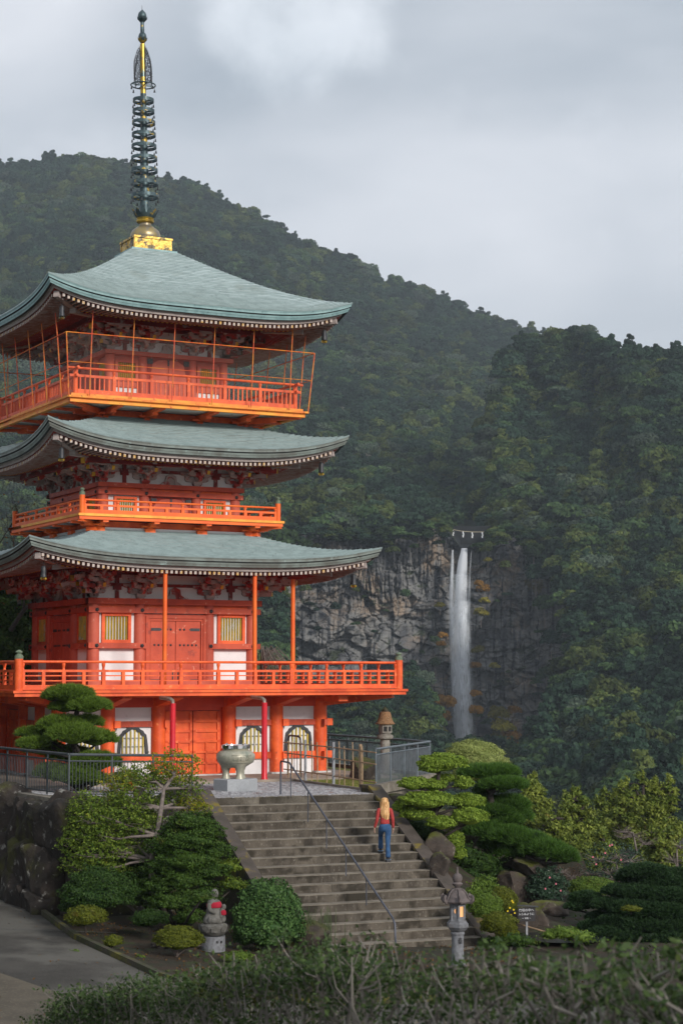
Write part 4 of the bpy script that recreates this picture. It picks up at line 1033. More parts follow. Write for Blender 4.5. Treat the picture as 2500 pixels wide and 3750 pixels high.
def cliff_depth(x, y):
    """relief of the rock face in metres"""
    w = (fbm(x / 60, y / 60, 3, 21) - .5) * 30; w2 = (fbm(x / 25, y / 25, 3, 31) - .5) * 9; xx, yy = x + w * .5 + w2 * .6, y + w + w2 * .5 + x * .06
    up = np.clip((1400 - y + 20 * np.sin(x / 60)) / 50, 0, 1) * np.clip((1010 - x) / 60, .35, 1)
    d = facets(xx, yy, 95, 60, 1, 9, 7, .5, .05) + facets(xx, yy, 38, 24, 2, 4.5, 5, 1.2, .07) * (1 - up * .5) + facets(xx, yy, 15, 10, 3, .8, 1.6, .5, .1) + facets(xx, yy, 10, 80, 4, 3.4, 3, 2.0, .1) * up
    d = d + (fbm(x / 7, y / 7, 4, 2) - .5) * .8
    d = d + 8 * np.exp(-((x - 1066) / 34) ** 2) - 4 * np.clip((y - 1480) / 250, 0, 1)
    for y0, k, a, wd in ((1360, .06, 11, 4.5), (1432, -.09, 9, 3.5), (1520, .05, 12, 3.5)):
        led = np.exp(-((y - (y0 + (x - 850) * k + a * np.sin(x / 37 + y0))) / wd) ** 2) * np.clip(fbm(x / 50, x * 0 + y0, 2, 7) * 4 - 1.2, 0, 1); d = d + led * 4
    return d
def cliff_top(x):
    x = np.asarray(x, float); base = np.interp(x, [400, 600, 700, 800, 900, 960, 1000, 1030, 1042, 1055, 1110, 1122, 1135, 1180, 1250, 1330, 1400], [1215, 1215, 1222, 1228, 1228, 1222, 1214, 1222, 1236, 1255, 1256, 1246, 1222, 1222, 1235, 1300, 1380])
    return base + (fbm(x / 13, x * 0, 3, 4) - .45) * 12 * (np.abs(x - 1082) > 48)
nx_, ny_ = 560, 420
xs = np.linspace(470, 1400, nx_); tt = np.linspace(0, 1, ny_)
X2 = np.repeat(xs[:, None], ny_, 1); Y2 = cliff_top(X2) + (1900 - cliff_top(X2)) * (1 - tt)[None, :]
D2 = 608 + 10 * np.abs((X2 - 1062) / 500) * np.sin((X2 - 1062) / 160) + cliff_depth(X2, Y2) * .75
rx = (X2 * PX - 1250) / FPX; bb_ = (1875 - Y2 * PX) / FPX; ry = _c - bb_ * _s; rz_ = _s + bb_ * _c
V = np.stack([rx / ry * D2, D2, CAMZ + rz_ / ry * D2], -1).reshape(-1, 3)
I = np.arange(nx_ * ny_).reshape(nx_, ny_)
F = np.stack([I[:-1, :-1], I[1:, :-1], I[1:, 1:], I[:-1, 1:]], -1).reshape(-1, 4)
# rock material: grey and tan blocks, dark seep streaks, moss
cm = bpy.data.materials.new('cliff_rock'); cm.use_nodes = True; t = cm.node_tree; pb = t.nodes['Principled BSDF']; pb.inputs['Roughness'].default_value = .9
def cn(ty, **k):
    n = t.nodes.new(ty)
    for a, b in k.items(): setattr(n, a, b)
    return n
ge = cn('ShaderNodeNewGeometry')
def cnoise(scale, st, det=6, lo=.4, hi=.6, typ='n'):
    mp_ = cn('ShaderNodeMapping'); mp_.inputs['Scale'].default_value = st; t.links.new(ge.outputs['Position'], mp_.inputs[0])
    n = cn('ShaderNodeTexNoise') if typ == 'n' else cn('ShaderNodeTexVoronoi')
    n.inputs['Scale'].default_value = scale
    if typ == 'n': n.inputs['Detail'].default_value = det; n.inputs['Roughness'].default_value = .65; n.inputs['Distortion'].default_value = .4
    t.links.new(mp_.outputs[0], n.inputs['Vector'])
    if typ != 'n': return n.outputs['Color']
    r = cn('ShaderNodeMapRange'); r.interpolation_type = 'SMOOTHSTEP'; r.inputs[1].default_value = lo; r.inputs[2].default_value = hi; t.links.new(n.outputs['Fac'], r.inputs[0]); return r.outputs[0]
def cmix(f, a, b):
    n = cn('ShaderNodeMix', data_type='RGBA'); t.links.new(f, n.inputs[0])
    for i, q in ((6, a), (7, b)):
        if isinstance(q, tuple): n.inputs[i].default_value = (*q, 1)
        else: t.links.new(q, n.inputs[i])
    return n.outputs[2]
c = cmix(cnoise(.06, (1, .3, 1.6), 4, .42, .6), (.19, .186, .18), (.1, .1, .104))
c = cmix(cnoise(.05, (1, .3, 1.3), 5, .5, .64), c, (.27, .205, .15))
c = cmix(cnoise(.35, (1.4, .3, .35), 5, .5, .66), c, (.21, .2, .185))
c = cmix(cnoise(.3, (2.2, .3, .16), 6, .52, .6), c, (.035, .036, .04))
c = cmix(cnoise(.11, (1, .3, 1.6), 6, .58, .64), c, (.035, .045, .02))
c = cmix(cnoise(.09, (.8, .3, 1), 6, .64, .72), c, (.14, .11, .03))
t.links.new(c, pb.inputs['Base Color'])
bpn = cn('ShaderNodeBump'); bpn.inputs['Strength'].default_value = .4; bpn.inputs['Distance'].default_value = .8; t.links.new(cnoise(.8, (1, .5, 1.4), 8, .2, .8), bpn.inputs['Height']); t.links.new(bpn.outputs[0], pb.inputs['Normal'])
cl = np_mesh('cliff', V, F, cm, smooth=False); tag(cl, kind='structure')

# --- dark gorge behind the lip of the falls
b = MB(); gp = [(1036, 1214), (1042, 1232), (1056, 1256), (1108, 1257), (1124, 1240), (1136, 1214)]
vs = [tuple(pt(x, y, 605)) for x, y in gp] + [tuple(pt(1084 + (x - 1084) * .8, y - 6, 617)) for x, y in gp]
b.add(vs, [(i, i + 1, i + 7, i + 6) for i in range(5)] + [(6, 7, 8, 9, 10, 11)])
mm_ = mat('gorge_shade_rock', (.004, .005, .006), (.008, .009, .01), .2, .8); o = b.build('gorge', mm_); o['kind'] = 'structure'  # near-black colour stands in for the deep shade of the gorge
# --- waterfall: layered falling sheets of water
def water_mat(name, dens, sx, lo, hi, seed):
    m = bpy.data.materials.new(name); m.use_nodes = True; tt_ = m.node_tree; tt_.nodes.clear(); K = tt_.links.new
    def N(ty, **k):
        n = tt_.nodes.new(ty)
        for a, b in k.items(): setattr(n, a, b)
        return n
    out = N('ShaderNodeOutputMaterial'); df = N('ShaderNodeBsdfDiffuse'); df.inputs[0].default_value = (.88, .91, .95, 1); tl = N('ShaderNodeBsdfTranslucent'); tl.inputs[0].default_value = (.88, .91, .95, 1)
    a = N('ShaderNodeMixShader'); a.inputs[0].default_value = .5; K(df.outputs[0], a.inputs[1]); K(tl.outputs[0], a.inputs[2])
    tp = N('ShaderNodeBsdfTransparent'); mx = N('ShaderNodeMixShader')
    uv = N('ShaderNodeAttribute', attribute_name='flow'); mp_ = N('ShaderNodeMapping'); mp_.inputs['Scale'].default_value = (sx * 2.2, .45, 1); mp_.inputs['Location'].default_value = (seed, seed * 2, 0); K(uv.outputs['Vector'], mp_.inputs[0])
    n = N('ShaderNodeTexNoise'); n.inputs['Scale'].default_value = 3; n.inputs['Detail'].default_value = 8; n.inputs['Roughness'].default_value = .65; K(mp_.outputs[0], n.inputs['Vector'])
    r = N('ShaderNodeMapRange'); r.inputs[1].default_value = lo; r.inputs[2].default_value = hi; K(n.outputs['Fac'], r.inputs[0])
    sp_ = N('ShaderNodeSeparateXYZ'); K(uv.outputs['Vector'], sp_.inputs[0])     # x across 0..1: thin at both edges
    e = N('ShaderNodeMath', operation='MULTIPLY_ADD'); e.inputs[1].default_value = 2; e.inputs[2].default_value = -1; K(sp_.outputs[0], e.inputs[0])
    e2 = N('ShaderNodeMath', operation='POWER'); e3 = N('ShaderNodeMath', operation='ABSOLUTE'); K(e.outputs[0], e3.inputs[0]); K(e3.outputs[0], e2.inputs[0]); e2.inputs[1].default_value = 1.6
    e4 = N('ShaderNodeMath', operation='SUBTRACT'); e4.inputs[0].default_value = 1; K(e2.outputs[0], e4.inputs[1]); e4.use_clamp = True
    k1 = N('ShaderNodeMath', operation='MULTIPLY'); K(r.outputs[0], k1.inputs[0]); K(e4.outputs[0], k1.inputs[1])
    k2 = N('ShaderNodeMath', operation='MULTIPLY'); k2.inputs[1].default_value = dens; K(k1.outputs[0], k2.inputs[0]); k2.use_clamp = True
    K(k2.outputs[0], mx.inputs[0]); K(tp.outputs[0], mx.inputs[1]); K(a.outputs[0], mx.inputs[2]); K(mx.outputs[0], out.inputs[0]); return m
WF = thing('waterfall', 'tall white waterfall dropping in three strands down the grey cliff', 'waterfall', tuple(pt(1062, 1700, 596)))
wl = WF.location
def strand(name, pts, Y, m, nv=60):
    """pts: (y_u, centre x_u, width_u)"""
    V = []; F = []; A = []; ncol = 10
    yy = np.linspace(pts[0][0], pts[-1][0], nv); cx = np.interp(yy, [p[0] for p in pts], [p[1] for p in pts]); ww = np.interp(yy, [p[0] for p in pts], [p[2] for p in pts])
    for i in range(nv):
        for j in range(ncol + 1):
            q = j / ncol; x = cx[i] + (q - .5) * ww[i]; bul = math.sin(q * math.pi) * ww[i] * .055 + 5 * min(1, i / 8) ** .5 * .6
            V.append(tuple(pt(x, yy[i], Y - bul) - wl)); A.append((q, i / nv * 8, 0))
    for i in range(nv - 1):
        for j in range(ncol): a = i * (ncol + 1) + j; F.append((a, a + 1, a + ncol + 2, a + ncol + 1))
    me = bpy.data.meshes.new(name); me.from_pydata(V, [], F); me.materials.append(m)
    at = me.attributes.new('flow', 'FLOAT_VECTOR', 'POINT'); at.data.foreach_set('vector', np.array(A, np.float32).ravel())
    me.polygons.foreach_set('use_smooth', [True] * len(F)); link(name, me, WF)
wa = water_mat('white_water', 8, 1.3, .2, .58, 0); wb = water_mat('thin_water', 1.9, 1.8, .3, .7, 5); wc = water_mat('mist_veil', .85, .7, .05, .9, 9)
strand('water_strand', [(1259, 1066, 14), (1290, 1062, 22), (1330, 1059, 27), (1400, 1058, 29), (1500, 1061, 31), (1600, 1063, 33), (1720, 1068, 37)], 601, wa)
strand('water_strand', [(1263, 1039, 5), (1300, 1038, 9), (1380, 1036, 15), (1450, 1040, 22), (1600, 1048, 26), (1720, 1056, 28)], 600, wb)
strand('water_strand', [(1264, 1082, 2), (1310, 1079, 4), (1360, 1077, 8), (1480, 1074, 14), (1600, 1074, 16)], 600, wc)
strand('spray_veil', [(1320, 1058, 38), (1400, 1056, 54), (1500, 1058, 58), (1600, 1061, 60), (1730, 1064, 70)], 597.5, wc)
strand('spray_veil', [(1380, 1062, 30), (1500, 1064, 36), (1730, 1070, 44)], 595.5, wb)
# --- straw rope with paper streamers across the gorge
RP = thing('sacred_rope', 'pale straw rope with four white streamers strung above the waterfall', 'rope', tuple(pt(1084, 1221, 600)))
rpts = [pt(x, y, 600) - RP.location for x, y in ((1030, 1208), (1038, 1216), (1060, 1220), (1085, 1222), (1105, 1222), (1135, 1221))]
MB().tube(rpts, .1, 6).build('rope', M['straw'], RP)
for x, y in ((1040, 1217), (1063, 1220.5), (1084, 1222), (1107, 1222)):
    b = MB(); p = pt(x, y, 600) - RP.location; z = 0
    for i in range(3): b.add([(p.x - .22 + .12 * (i % 2), p.y, p.z - z), (p.x + .18 + .12 * (i % 2), p.y - .1, p.z - z), (p.x + .24 + .12 * (i % 2), p.y, p.z - z - .7), (p.x - .16 + .12 * (i % 2), p.y + .1, p.z - z - .7)], [(0, 1, 2, 3)]); z += .62
    b.build('paper_streamer', M['paper'], RP)

# ------------------------------------------------------------------ tree crowns for the hills (leaf clumps as real faces)
def sph(n, r=rng, up=-1.0):
    z = r.uniform(up, 1, n); a = r.uniform(0, 2 * np.pi, n); q = np.sqrt(1 - z * z); return np.stack([q * np.cos(a), q * np.sin(a), z], 1)
def leaf_cards(P, N, size, r=rng, jit=.6, asp=.55, svar=.35):
    n = len(P); N = N + r.normal(0, jit, (n, 3)); N /= np.linalg.norm(N, axis=1)[:, None] + 1e-9
    A = np.cross(N, r.normal(0, 1, (n, 3))); A /= np.linalg.norm(A, axis=1)[:, None] + 1e-9; B = np.cross(N, A)
    s = (size * (1 + r.uniform(-svar, svar, n)))[:, None]
    V = np.stack([P - A * s * .5, P - B * s * asp * .5, P + A * s * .5, P + B * s * asp * .5], 1).reshape(-1, 3)
    return V, np.arange(n * 4).reshape(-1, 4)
def crown_mesh(name, kind, r, n_cl=26, n_leaf=46, leaf=.16, m=None):
    P = []; N = []
    for i in range(n_cl):
        if kind == 'round':
            d = sph(1, r, -.25)[0]; c = d * np.array([.36, .36, .30]) * r.uniform(.75, 1.08) + np.array([0, 0, .55]); cr = r.uniform(.12, .23) * np.array([1, 1, .7])
        elif kind == 'flat':
            d = sph(1, r, -.1)[0]; c = d * np.array([.42, .42, .16]) * r.uniform(.5, 1.05) + np.array([0, 0, .62]); cr = r.uniform(.13, .2) * np.array([1, 1, .45])
        else:       # conifer spire
            k = r.uniform(0, 1) ** .8; a = r.uniform(0, 6.3); rad = .33 * (1 - k) ** .8 + .02; c = np.array([rad * np.cos(a), rad * np.sin(a), .15 + k * .95]); cr = (.09 + .1 * (1 - k)) * np.array([1, 1, .7])
        d = sph(n_leaf, r, -.35); P.append(c + d * cr * r.uniform(.8, 1.1, (n_leaf, 1))); N.append(d)
    P = np.concatenate(P); N = np.concatenate(N)
    V, F = leaf_cards(P, N, leaf, r, .45, .75)
    k = np.array([0, 0, .5 if kind != 'spire' else .4]); return np_mesh(name, V, F, m, parent=False)
KIND = [('round', 'tree_a', .1), ('round', 'tree_b', .1), ('flat', 'tree_a', .1), ('flat', 'tree_c', .1), ('spire', 'tree_c', .1), ('round', 'tree_g', .09), ('spire', 'tree_b', .1), ('round', 'tree_c', .1)]
crowns = [crown_mesh('hill_crown', k, np.random.default_rng(40 + i), 24, 56, lf, M[m]) for i, (k, m, lf) in enumerate(KIND)]
protos = []
for me in crowns: o = bpy.data.objects.new('hill_crown', me); protos.append(o)     # never linked: only the forests below use them
pc = bpy.data.collections.new('hill_crowns')
for o in protos: pc.objects.link(o)
def gn_tree():
    ng = bpy.data.node_groups.new('forest', 'GeometryNodeTree')
    ng.interface.new_socket('Geometry', in_out='INPUT', socket_type='NodeSocketGeometry'); ng.interface.new_socket('Geometry', in_out='OUTPUT', socket_type='NodeSocketGeometry')
    n = ng.nodes; gi = n.new('NodeGroupInput'); go = n.new('NodeGroupOutput'); iop = n.new('GeometryNodeInstanceOnPoints'); ci = n.new('GeometryNodeCollectionInfo')
    ci.inputs['Collection'].default_value = pc; ci.inputs['Separate Children'].default_value = True; ci.inputs['Reset Children'].default_value = True
    def att(nm, ty): a = n.new('GeometryNodeInputNamedAttribute'); a.data_type = ty; a.inputs['Name'].default_value = nm; return a.outputs['Attribute']
    K = ng.links.new; K(gi.outputs[0], iop.inputs['Points']); K(ci.outputs[0], iop.inputs['Instance']); iop.inputs['Pick Instance'].default_value = True
    K(att('idx', 'INT'), iop.inputs['Instance Index']); K(att('rot', 'FLOAT_VECTOR'), iop.inputs['Rotation']); K(att('scl', 'FLOAT_VECTOR'), iop.inputs['Scale'])
    K(iop.outputs[0], go.inputs[0]); return ng
NG = gn_tree()
def forest(name, label, pts, idx, scl, seed=1):
    r = np.random.default_rng(seed); n = len(pts); me = bpy.data.meshes.new(name); me.vertices.add(n); me.vertices.foreach_set('co', np.asarray(pts, np.float32).ravel())
    a = me.attributes.new('idx', 'INT', 'POINT'); a.data.foreach_set('value', np.asarray(idx, np.int32))
    a = me.attributes.new('rot', 'FLOAT_VECTOR', 'POINT'); ro = np.zeros((n, 3), np.float32); ro[:, 2] = r.uniform(0, 6.28, n); ro[:, :2] = r.normal(0, .06, (n, 2)); a.data.foreach_set('vector', ro.ravel())
    a = me.attributes.new('scl', 'FLOAT_VECTOR', 'POINT'); a.data.foreach_set('vector', np.asarray(scl, np.float32).ravel())
    me.update(); o = link(name, me); md = o.modifiers.new('forest', 'NODES'); md.node_group = NG; return tag(o, label, 'forest', kind='stuff')
def scatter(fn, x0, x1, topf, botf, dx, dy, size, r, w, pr):
    P = []; I_ = []; S_ = []
    x = x0
    ymax = max(botf(q) for q in np.linspace(x0, x1, 30)); ymin = min(topf(q) for q in np.linspace(x0, x1, 60))
    y = ymin; row = 0
    while y < ymax:
        k = (y - ymin) / (ymax - ymin + 1e-6); ddx = dx[0] + (dx[1] - dx[0]) * k; ddy = dy[0] + (dy[1] - dy[0]) * k
        x = x0 + (row % 2) * ddx / 2
        while x < x1:
            xx = x + r.uniform(-.45, .45) * ddx; yy = y + r.uniform(-.5, .5) * ddy
            if topf(xx) <= yy <= botf(xx) and w(xx, yy, r):
                Y = float(fn(xx, yy)); p = pt(xx, yy, Y); s = size * max(1, Y / 800) ** .5 * r.uniform(.65, 1.35) * (.8 + .5 * float(vnoise(xx / 40, yy / 30, 6)))
                zone = float(fbm(xx / 70, yy / 50, 3, 12)) + r.uniform(-.12, .12)
                order = pr[0] if zone < .42 else pr[1] if zone < .55 else pr[2]
                I_.append(int(r.choice(order))); hgt = s * r.uniform(.85, 1.2); P.append((p.x, p.y, p.z - hgt * .35)); S_.append((s, s, hgt))
            x += ddx
        y += ddy; row += 1
    return P, I_, S_
MIX = ([3, 4, 7, 7, 4, 2], [0, 2, 1, 4, 7], [1, 0, 6, 5, 2])
rr = np.random.default_rng(11)
tA = lambda x: float(np.interp(x, *crestA)) + 3; bA = lambda x: float(np.interp(x, [-400, 560, 600, 1040, 1050, 1120, 1140, 1400], [1262, 1262, 1236, 1222, 1196, 1196, 1215, 1215]))
hidden = lambda x, y: (x > 1150 and y > np.interp(x, *crestB) + 25) or False
P, I_, S_ = scatter(sheetA, -40, 1330, tA, bA, (12, 19), (6, 11.5), 8.8, rr, lambda x, y, r: not hidden(x, y), MIX)
for x in np.arange(-40, 1330, 4.5):
    y = float(np.interp(x, *crestA)) + rr.uniform(0, 7); Y = float(sheetA(x, y)); p = pt(x, y, Y); s_ = rr.uniform(5, 10) * (1.25 if rr.random() < .06 else 1); h_ = s_ * rr.uniform(.7, 1.5); P.append((p.x, p.y, p.z - h_ * .6)); I_.append(int(rr.choice([0, 2, 3, 4, 7, 6, 3]))); S_.append((s_, s_, h_))
forest('mountain_forest', 'dense evergreen forest covering the tall mountain behind the pagoda', P, I_, S_, 1)
tB = lambda x: float(np.interp(x, *crestB)) + 2; bB = lambda x: float(np.interp(x, [1040, 1105, 1130, 1170, 1240, 1290, 1320, 1290, 1260, 1250, 1600], [1250, 1250, 1256, 1260, 1300, 1360, 1930, 1930, 1930, 1930, 1930]))
P, I_, S_ = scatter(sheetB, 1060, 1850, tB, lambda x: 1915, (17, 30), (10, 17), 8.2, rr, lambda x, y, r: x > leftB(y) + r.uniform(-7, 7), MIX)
for x in np.arange(1155, 1640, 6):
    y = float(np.interp(x, *crestB)) + rr.uniform(0, 8); Y = float(sheetB(x, y)); p = pt(x, y, Y); s_ = rr.uniform(3, 6); h_ = s_ * rr.uniform(.7, 1.5); P.append((p.x, p.y, p.z - h_ * .6)); I_.append(int(rr.choice([0, 2, 3, 4, 7, 6, 3]))); S_.append((s_, s_, h_))
forest('hillside_forest', 'dark green broadleaf forest on the steep slope right of the waterfall', P, I_, S_, 2)
foot = lambda x, y: 560 + (1262 - y) * .35
P, I_, S_ = scatter(foot, -60, 640, lambda x: 1255, lambda x: 1700, (22, 24), (12, 14), 9, rr, lambda x, y, r: True, MIX)
forest('lower_mountain_forest', 'dark forest low on the mountain seen past the left edge of the pagoda', P, I_, S_, 4)
tC = lambda x: float(np.interp(x, *topC)) + 4
P, I_, S_ = scatter(sheetC, 560, 1340, tC, lambda x: 1915, (20, 24), (11, 14), 6.8, rr, lambda x, y, r: True, ([3, 7, 4, 0], [0, 1, 7, 3], [1, 5, 0]))
forest('valley_forest', 'green treetops below the cliff left of the waterfall foot', P, I_, S_, 3)
P = []; I_ = []; S_ = []
for i in range(330):
    x = rr.uniform(560, 1320)
    if 1030 < x < 1100: continue
    if i < 170: y = float(cliff_top(x)) + rr.uniform(-6, 16) * (1 if rr.random() < .7 else 2.2); s_ = rr.uniform(3, 6.5)
    else:
        y = rr.uniform(1260, 1700); s_ = rr.uniform(1.6, 4.2)
        if float(fbm(x / 45, y / 22, 3, 17)) < .52: continue
    p = pt(x, y, 598 + rr.uniform(-2, 3)); I_.append(int(rr.choice([0, 1, 2, 3, 7]))); P.append((p.x, p.y, p.z - s_ * .5)); S_.append((s_, s_, s_ * rr.uniform(.7, 1.1)))
forest('cliff_scrub', 'dark scrub overhanging the top edge and ledges of the cliff', P, I_, S_, 5)
# trees that stand out one by one on the slopes
hill = []
def lone(xu, yu, Y, s, kind, m, name, label, cat, group, hs=1):
    key = (kind, m); me = lone.c.get(key)
    if me is None: me = lone.c[key] = crown_mesh('crown', kind, np.random.default_rng(hash(key) % 1000 if False else len(lone.c) + 90), 30, 52, .11, M[m]); me.name = 'crown'
    p = pt(xu, yu, Y); root = thing(name, label, cat, (p.x, p.y, p.z - s * .5), random.uniform(0, 6), group); c = link('crown', me, root); c.scale = (s, s, s * hs)
    tk = lone.t or MB().tube([(0, 0, -.25), (0, 0, .25), (.02, .01, .55)], [.03, .022, .012], 6).build('trunk', M['bark_l'], root)
    t_ = tk if not lone.t else link('trunk', lone.t.data, root)
    if not lone.t: lone.t = tk
    t_.scale = (s, s, s * hs); return root
lone.c = {}; lone.t = None
for x, y, s, k, m, nm, lab, g in [
    (1190, 1150, 7, 'round', 'tree_y', 'yellowing_tree', 'yellow-green tree just right above the gorge of the waterfall', None),
    (1165, 1185, 6, 'flat', 'tree_y', 'yellowing_tree', 'small yellowing tree at the cliff edge right of the rope', None),
    (1110, 1080, 6, 'round', 'tree_b', 'hillside_tree', 'olive tree above the gorge on the slope', None),
    (1150, 1060, 7, 'spire', 'tree_b', 'hillside_tree', 'pale olive conifer on the spur above the waterfall', None),
    (1060, 1195, 5, 'flat', 'tree_b', 'hillside_tree', 'olive tree overhanging the left end of the rope', None),
    (995, 1165, 7, 'round', 'tree_b', 'hillside_tree', 'broad olive tree on the cliff edge left of the gorge', None),
    (900, 1085, 6, 'flat', 'tree_y', 'yellowing_tree', 'yellowing tree among the dead trees above the cliff', None),
    (965, 1085, 6, 'round', 'tree_y', 'yellowing_tree', 'yellow-green tree highest on the cliff shoulder', None),
    (860, 1000, 4, 'flat', 'tree_y', 'yellowing_tree', 'small bright yellow tree beside the tip of the middle roof', None),
    (1400, 1135, 8, 'flat', 'tree_r', 'reddish_tree', 'dull reddish tree in the middle of the right slope', None),
    (1340, 1040, 7, 'round', 'tree_r', 'reddish_tree', 'brownish tree high on the right slope', None),
    (1420, 1595, 7, 'flat', 'tree_o', 'orange_tree', 'orange-brown tree low on the right slope', None),
    (1345, 1640, 9, 'round', 'tree_g', 'silvery_tree', 'large grey-green tree standing out at the foot of the right slope', None),
    (1310, 1600, 7, 'round', 'tree_g', 'silvery_tree', 'grey-green tree uphill of the large silvery one', None),
    (1530, 1540, 7, 'round', 'tree_b', 'hillside_tree', 'light green tree at the right edge of the picture', None),
    (1280, 905, 9, 'flat', 'tree_g', 'silvery_tree', 'grey-green spreading tree under the ridge of the right hill', None)]:
    lone(x, y, float((sheetB if x > 1130 or (x > 1100 and y > 1090) else sheetA)(x, y)) - 6, s, k, m, nm, lab, 'tree', g)
for i, (x, y, s) in enumerate([(745, 582, 9), (612, 502, 7), (415, 424, 6), (1345, 778, 8), (1500, 822, 9), (645, 518, 6), (1175, 742, 6)]):
    A_ = x < 1200; lone(x, y - 2, float((sheetA if A_ else sheetB)(x, y + 6)), s, 'flat', 'tree_c', 'ridge_pine', ['flat-topped pine standing alone on the ridge above the pagoda eave', 'small pine poking above the ridge left of the lone flat pine', 'pine on the ridge just right of the spire', 'tallest pine on top of the right hill', 'flat pine on the far right ridge', 'pine on the ridge between two others near the spire side', 'pine where the far ridge meets the right hill'][i], 'tree', None, 1)
# tufts on the rock face
rank_ = {}
for i, (x, y, s, m) in enumerate(sorted([(1108, 1360, 3.6, 'tree_o'), (1100, 1345, 2.5, 'tree_o'), (1112, 1385, 2.6, 'tree_y'), (1104, 1415, 3.8, 'tree_y'), (1010, 1395, 2.4, 'tree_y'), (1016, 1465, 2.6, 'tree_o'), (1012, 1485, 2.6, 'tree_o'), (1098, 1500, 3.4, 'tree_y'),
      (1092, 1535, 2.8, 'tree_o'), (1135, 1535, 2.6, 'tree_y'), (1024, 1625, 5.5, 'tree_o'), (1016, 1655, 4.5, 'tree_o'), (1006, 1690, 4.5, 'tree_y'), (1092, 1600, 3, 'tree_o'), (1094, 1640, 3.8, 'tree_o'), (1147, 1650, 5.5, 'tree_y'),
      (1155, 1680, 6, 'tree_y'), (1168, 1710, 6, 'tree_o'), (1150, 1700, 5, 'tree_y'), (1180, 1640, 3.6, 'tree_o'), (1120, 1290, 2, 'tree_y'), (930, 1370, 3, 'tree_a'), (700, 1260, 4, 'tree_a'), (840, 1300, 3.4, 'tree_c'), (1000, 1530, 3.4, 'tree_a'),
      (1230, 1330, 6, 'tree_c'), (1250, 1400, 6, 'tree_a'), (1265, 1480, 6, 'tree_c'), (1255, 1560, 5, 'tree_a'), (1225, 1280, 6, 'tree_a'), (770, 1400, 3, 'tree_c')], key=lambda q: q[1])):
    side_ = 'right' if x > 1062 else 'left'; colr = {'tree_o': 'orange autumn', 'tree_y': 'yellow-green', 'tree_a': 'green', 'tree_c': 'dark'}[m]
    rank_[(m, side_)] = rank_.get((m, side_), 0) + 1; nth = ['first', 'second', 'third', 'fourth', 'fifth', 'sixth', 'seventh', 'eighth', 'ninth'][rank_[(m, side_)] - 1]
    p = lone(x, y, 590 if m in ('tree_o', 'tree_y') else 596, s * 1.25, 'round', m, 'cliff_shrub', f'{colr} shrub on the cliff {side_} of the waterfall, {nth} of its colour from top', 'shrub', 'shrubs clinging to the cliff', 1.15)
# bleached dead trees on the slope
for i, (x, y0, y1, sd_, lab) in enumerate([(723, 935, 862, 1, 'bleached dead tree with many side twigs right of the net cage'), (782, 985, 932, 2, 'straight dead trunk rising above the middle roof tip'), (842, 1100, 1040, 3, 'forked bleached dead tree above the cliff'), (868, 1080, 1020, 4, 'thin dead tree next to the forked dead tree'), (1080, 880, 840, 5, 'faint dead trunk far up the slope'), (756, 1150, 1105, 6, 'dead stem low on the slope above the cliff')]):
    r_ = random.Random(sd_); Y = float(sheetA(x, (y0 + y1) / 2)) - 14; p0 = pt(x, y0, Y); p1 = pt(x + r_.uniform(-3, 6), y1, Y); root = thing('dead_tree', lab, 'dead tree', tuple(p0)); d = p1 - p0
    MB().tube([(0, 0, 0), tuple(d * .5), tuple(d)], [.22, .16, .05], 6).build('trunk', M['deadwood'], root)
    b = MB()
    for j in range(14):
        k = r_.uniform(.3, .97); a = r_.uniform(-1, 1); L_ = (1.15 - k) * d.length * .42; q = d * k
        b.tube([q, q + Vector((a * L_ * 1.2, r_.uniform(-.5, .5) * L_, L_ * r_.uniform(-.05, .35))), q + Vector((a * L_ * 1.9, 0, L_ * r_.uniform(0, .4)))], [.07, .05, .02], 4, False)
    b.build('branches', M['deadwood'], root)

# ------------------------------------------------------------------ air
hz = MB().box(-900, 1000, -30, 2200, -84, 640).build('haze', None if False else M['dark'])
hm = bpy.data.materials.new('haze_air'); hm.use_nodes = True; ht = hm.node_tree; ht.nodes.clear()
ho = ht.nodes.new('ShaderNodeOutputMaterial'); hv = ht.nodes.new('ShaderNodeVolumePrincipled'); hv.inputs['Color'].default_value = (.8, .9, 1, 1); hv.inputs['Density'].default_value = .00015; hv.inputs['Anisotropy'].default_value = .2
ht.links.new(hv.outputs[0], ho.inputs['Volume']); hz.data.materials.clear(); hz.data.materials.append(hm); hz['kind'] = 'stuff'; hz.name = 'haze'

# ------------------------------------------------------------------ terrace, stairs, walls
TZ = -.08
SA = R(23); su = Vector((math.cos(SA), math.sin(SA), 0)); sv = Vector((-math.sin(SA), math.cos(SA), 0))
TL = at_z(769, 2924, TZ); SW = 4.72                       # left end of the top nosing, width of the flight
RISE, TREAD, NST = .19, .395, 18
def ST(a, d, z=0): q = TL + su * a - sv * d; return Vector((q.x, q.y, z))
K0 = Vector((-6.85, 46.75, 0)); K1 = ST(-.32, -.1); KL = Vector((-9.9, 51.9, 0)); KLL = Vector((-15.5, 61.6, 0))
FR0 = Vector((.98, 54.0, 0)); FR1 = Vector((2.8, 59.9, 0)); FR2 = UV(7.4, 3.5); RB = UV(9, 9)
terr = [KLL, KL, K0, K1, ST(0, 0), ST(SW, 0), ST(SW + .1, -1.1), FR0 + Vector((.12, -.1, 0)), FR1, FR2, UV(9, 14), UV(-14, 14)]
o = MB().vprism([(p.x, p.y) for p in terr], -3.2, TZ - .012).build('terrace', M['kerbc']); o['kind'] = 'structure'
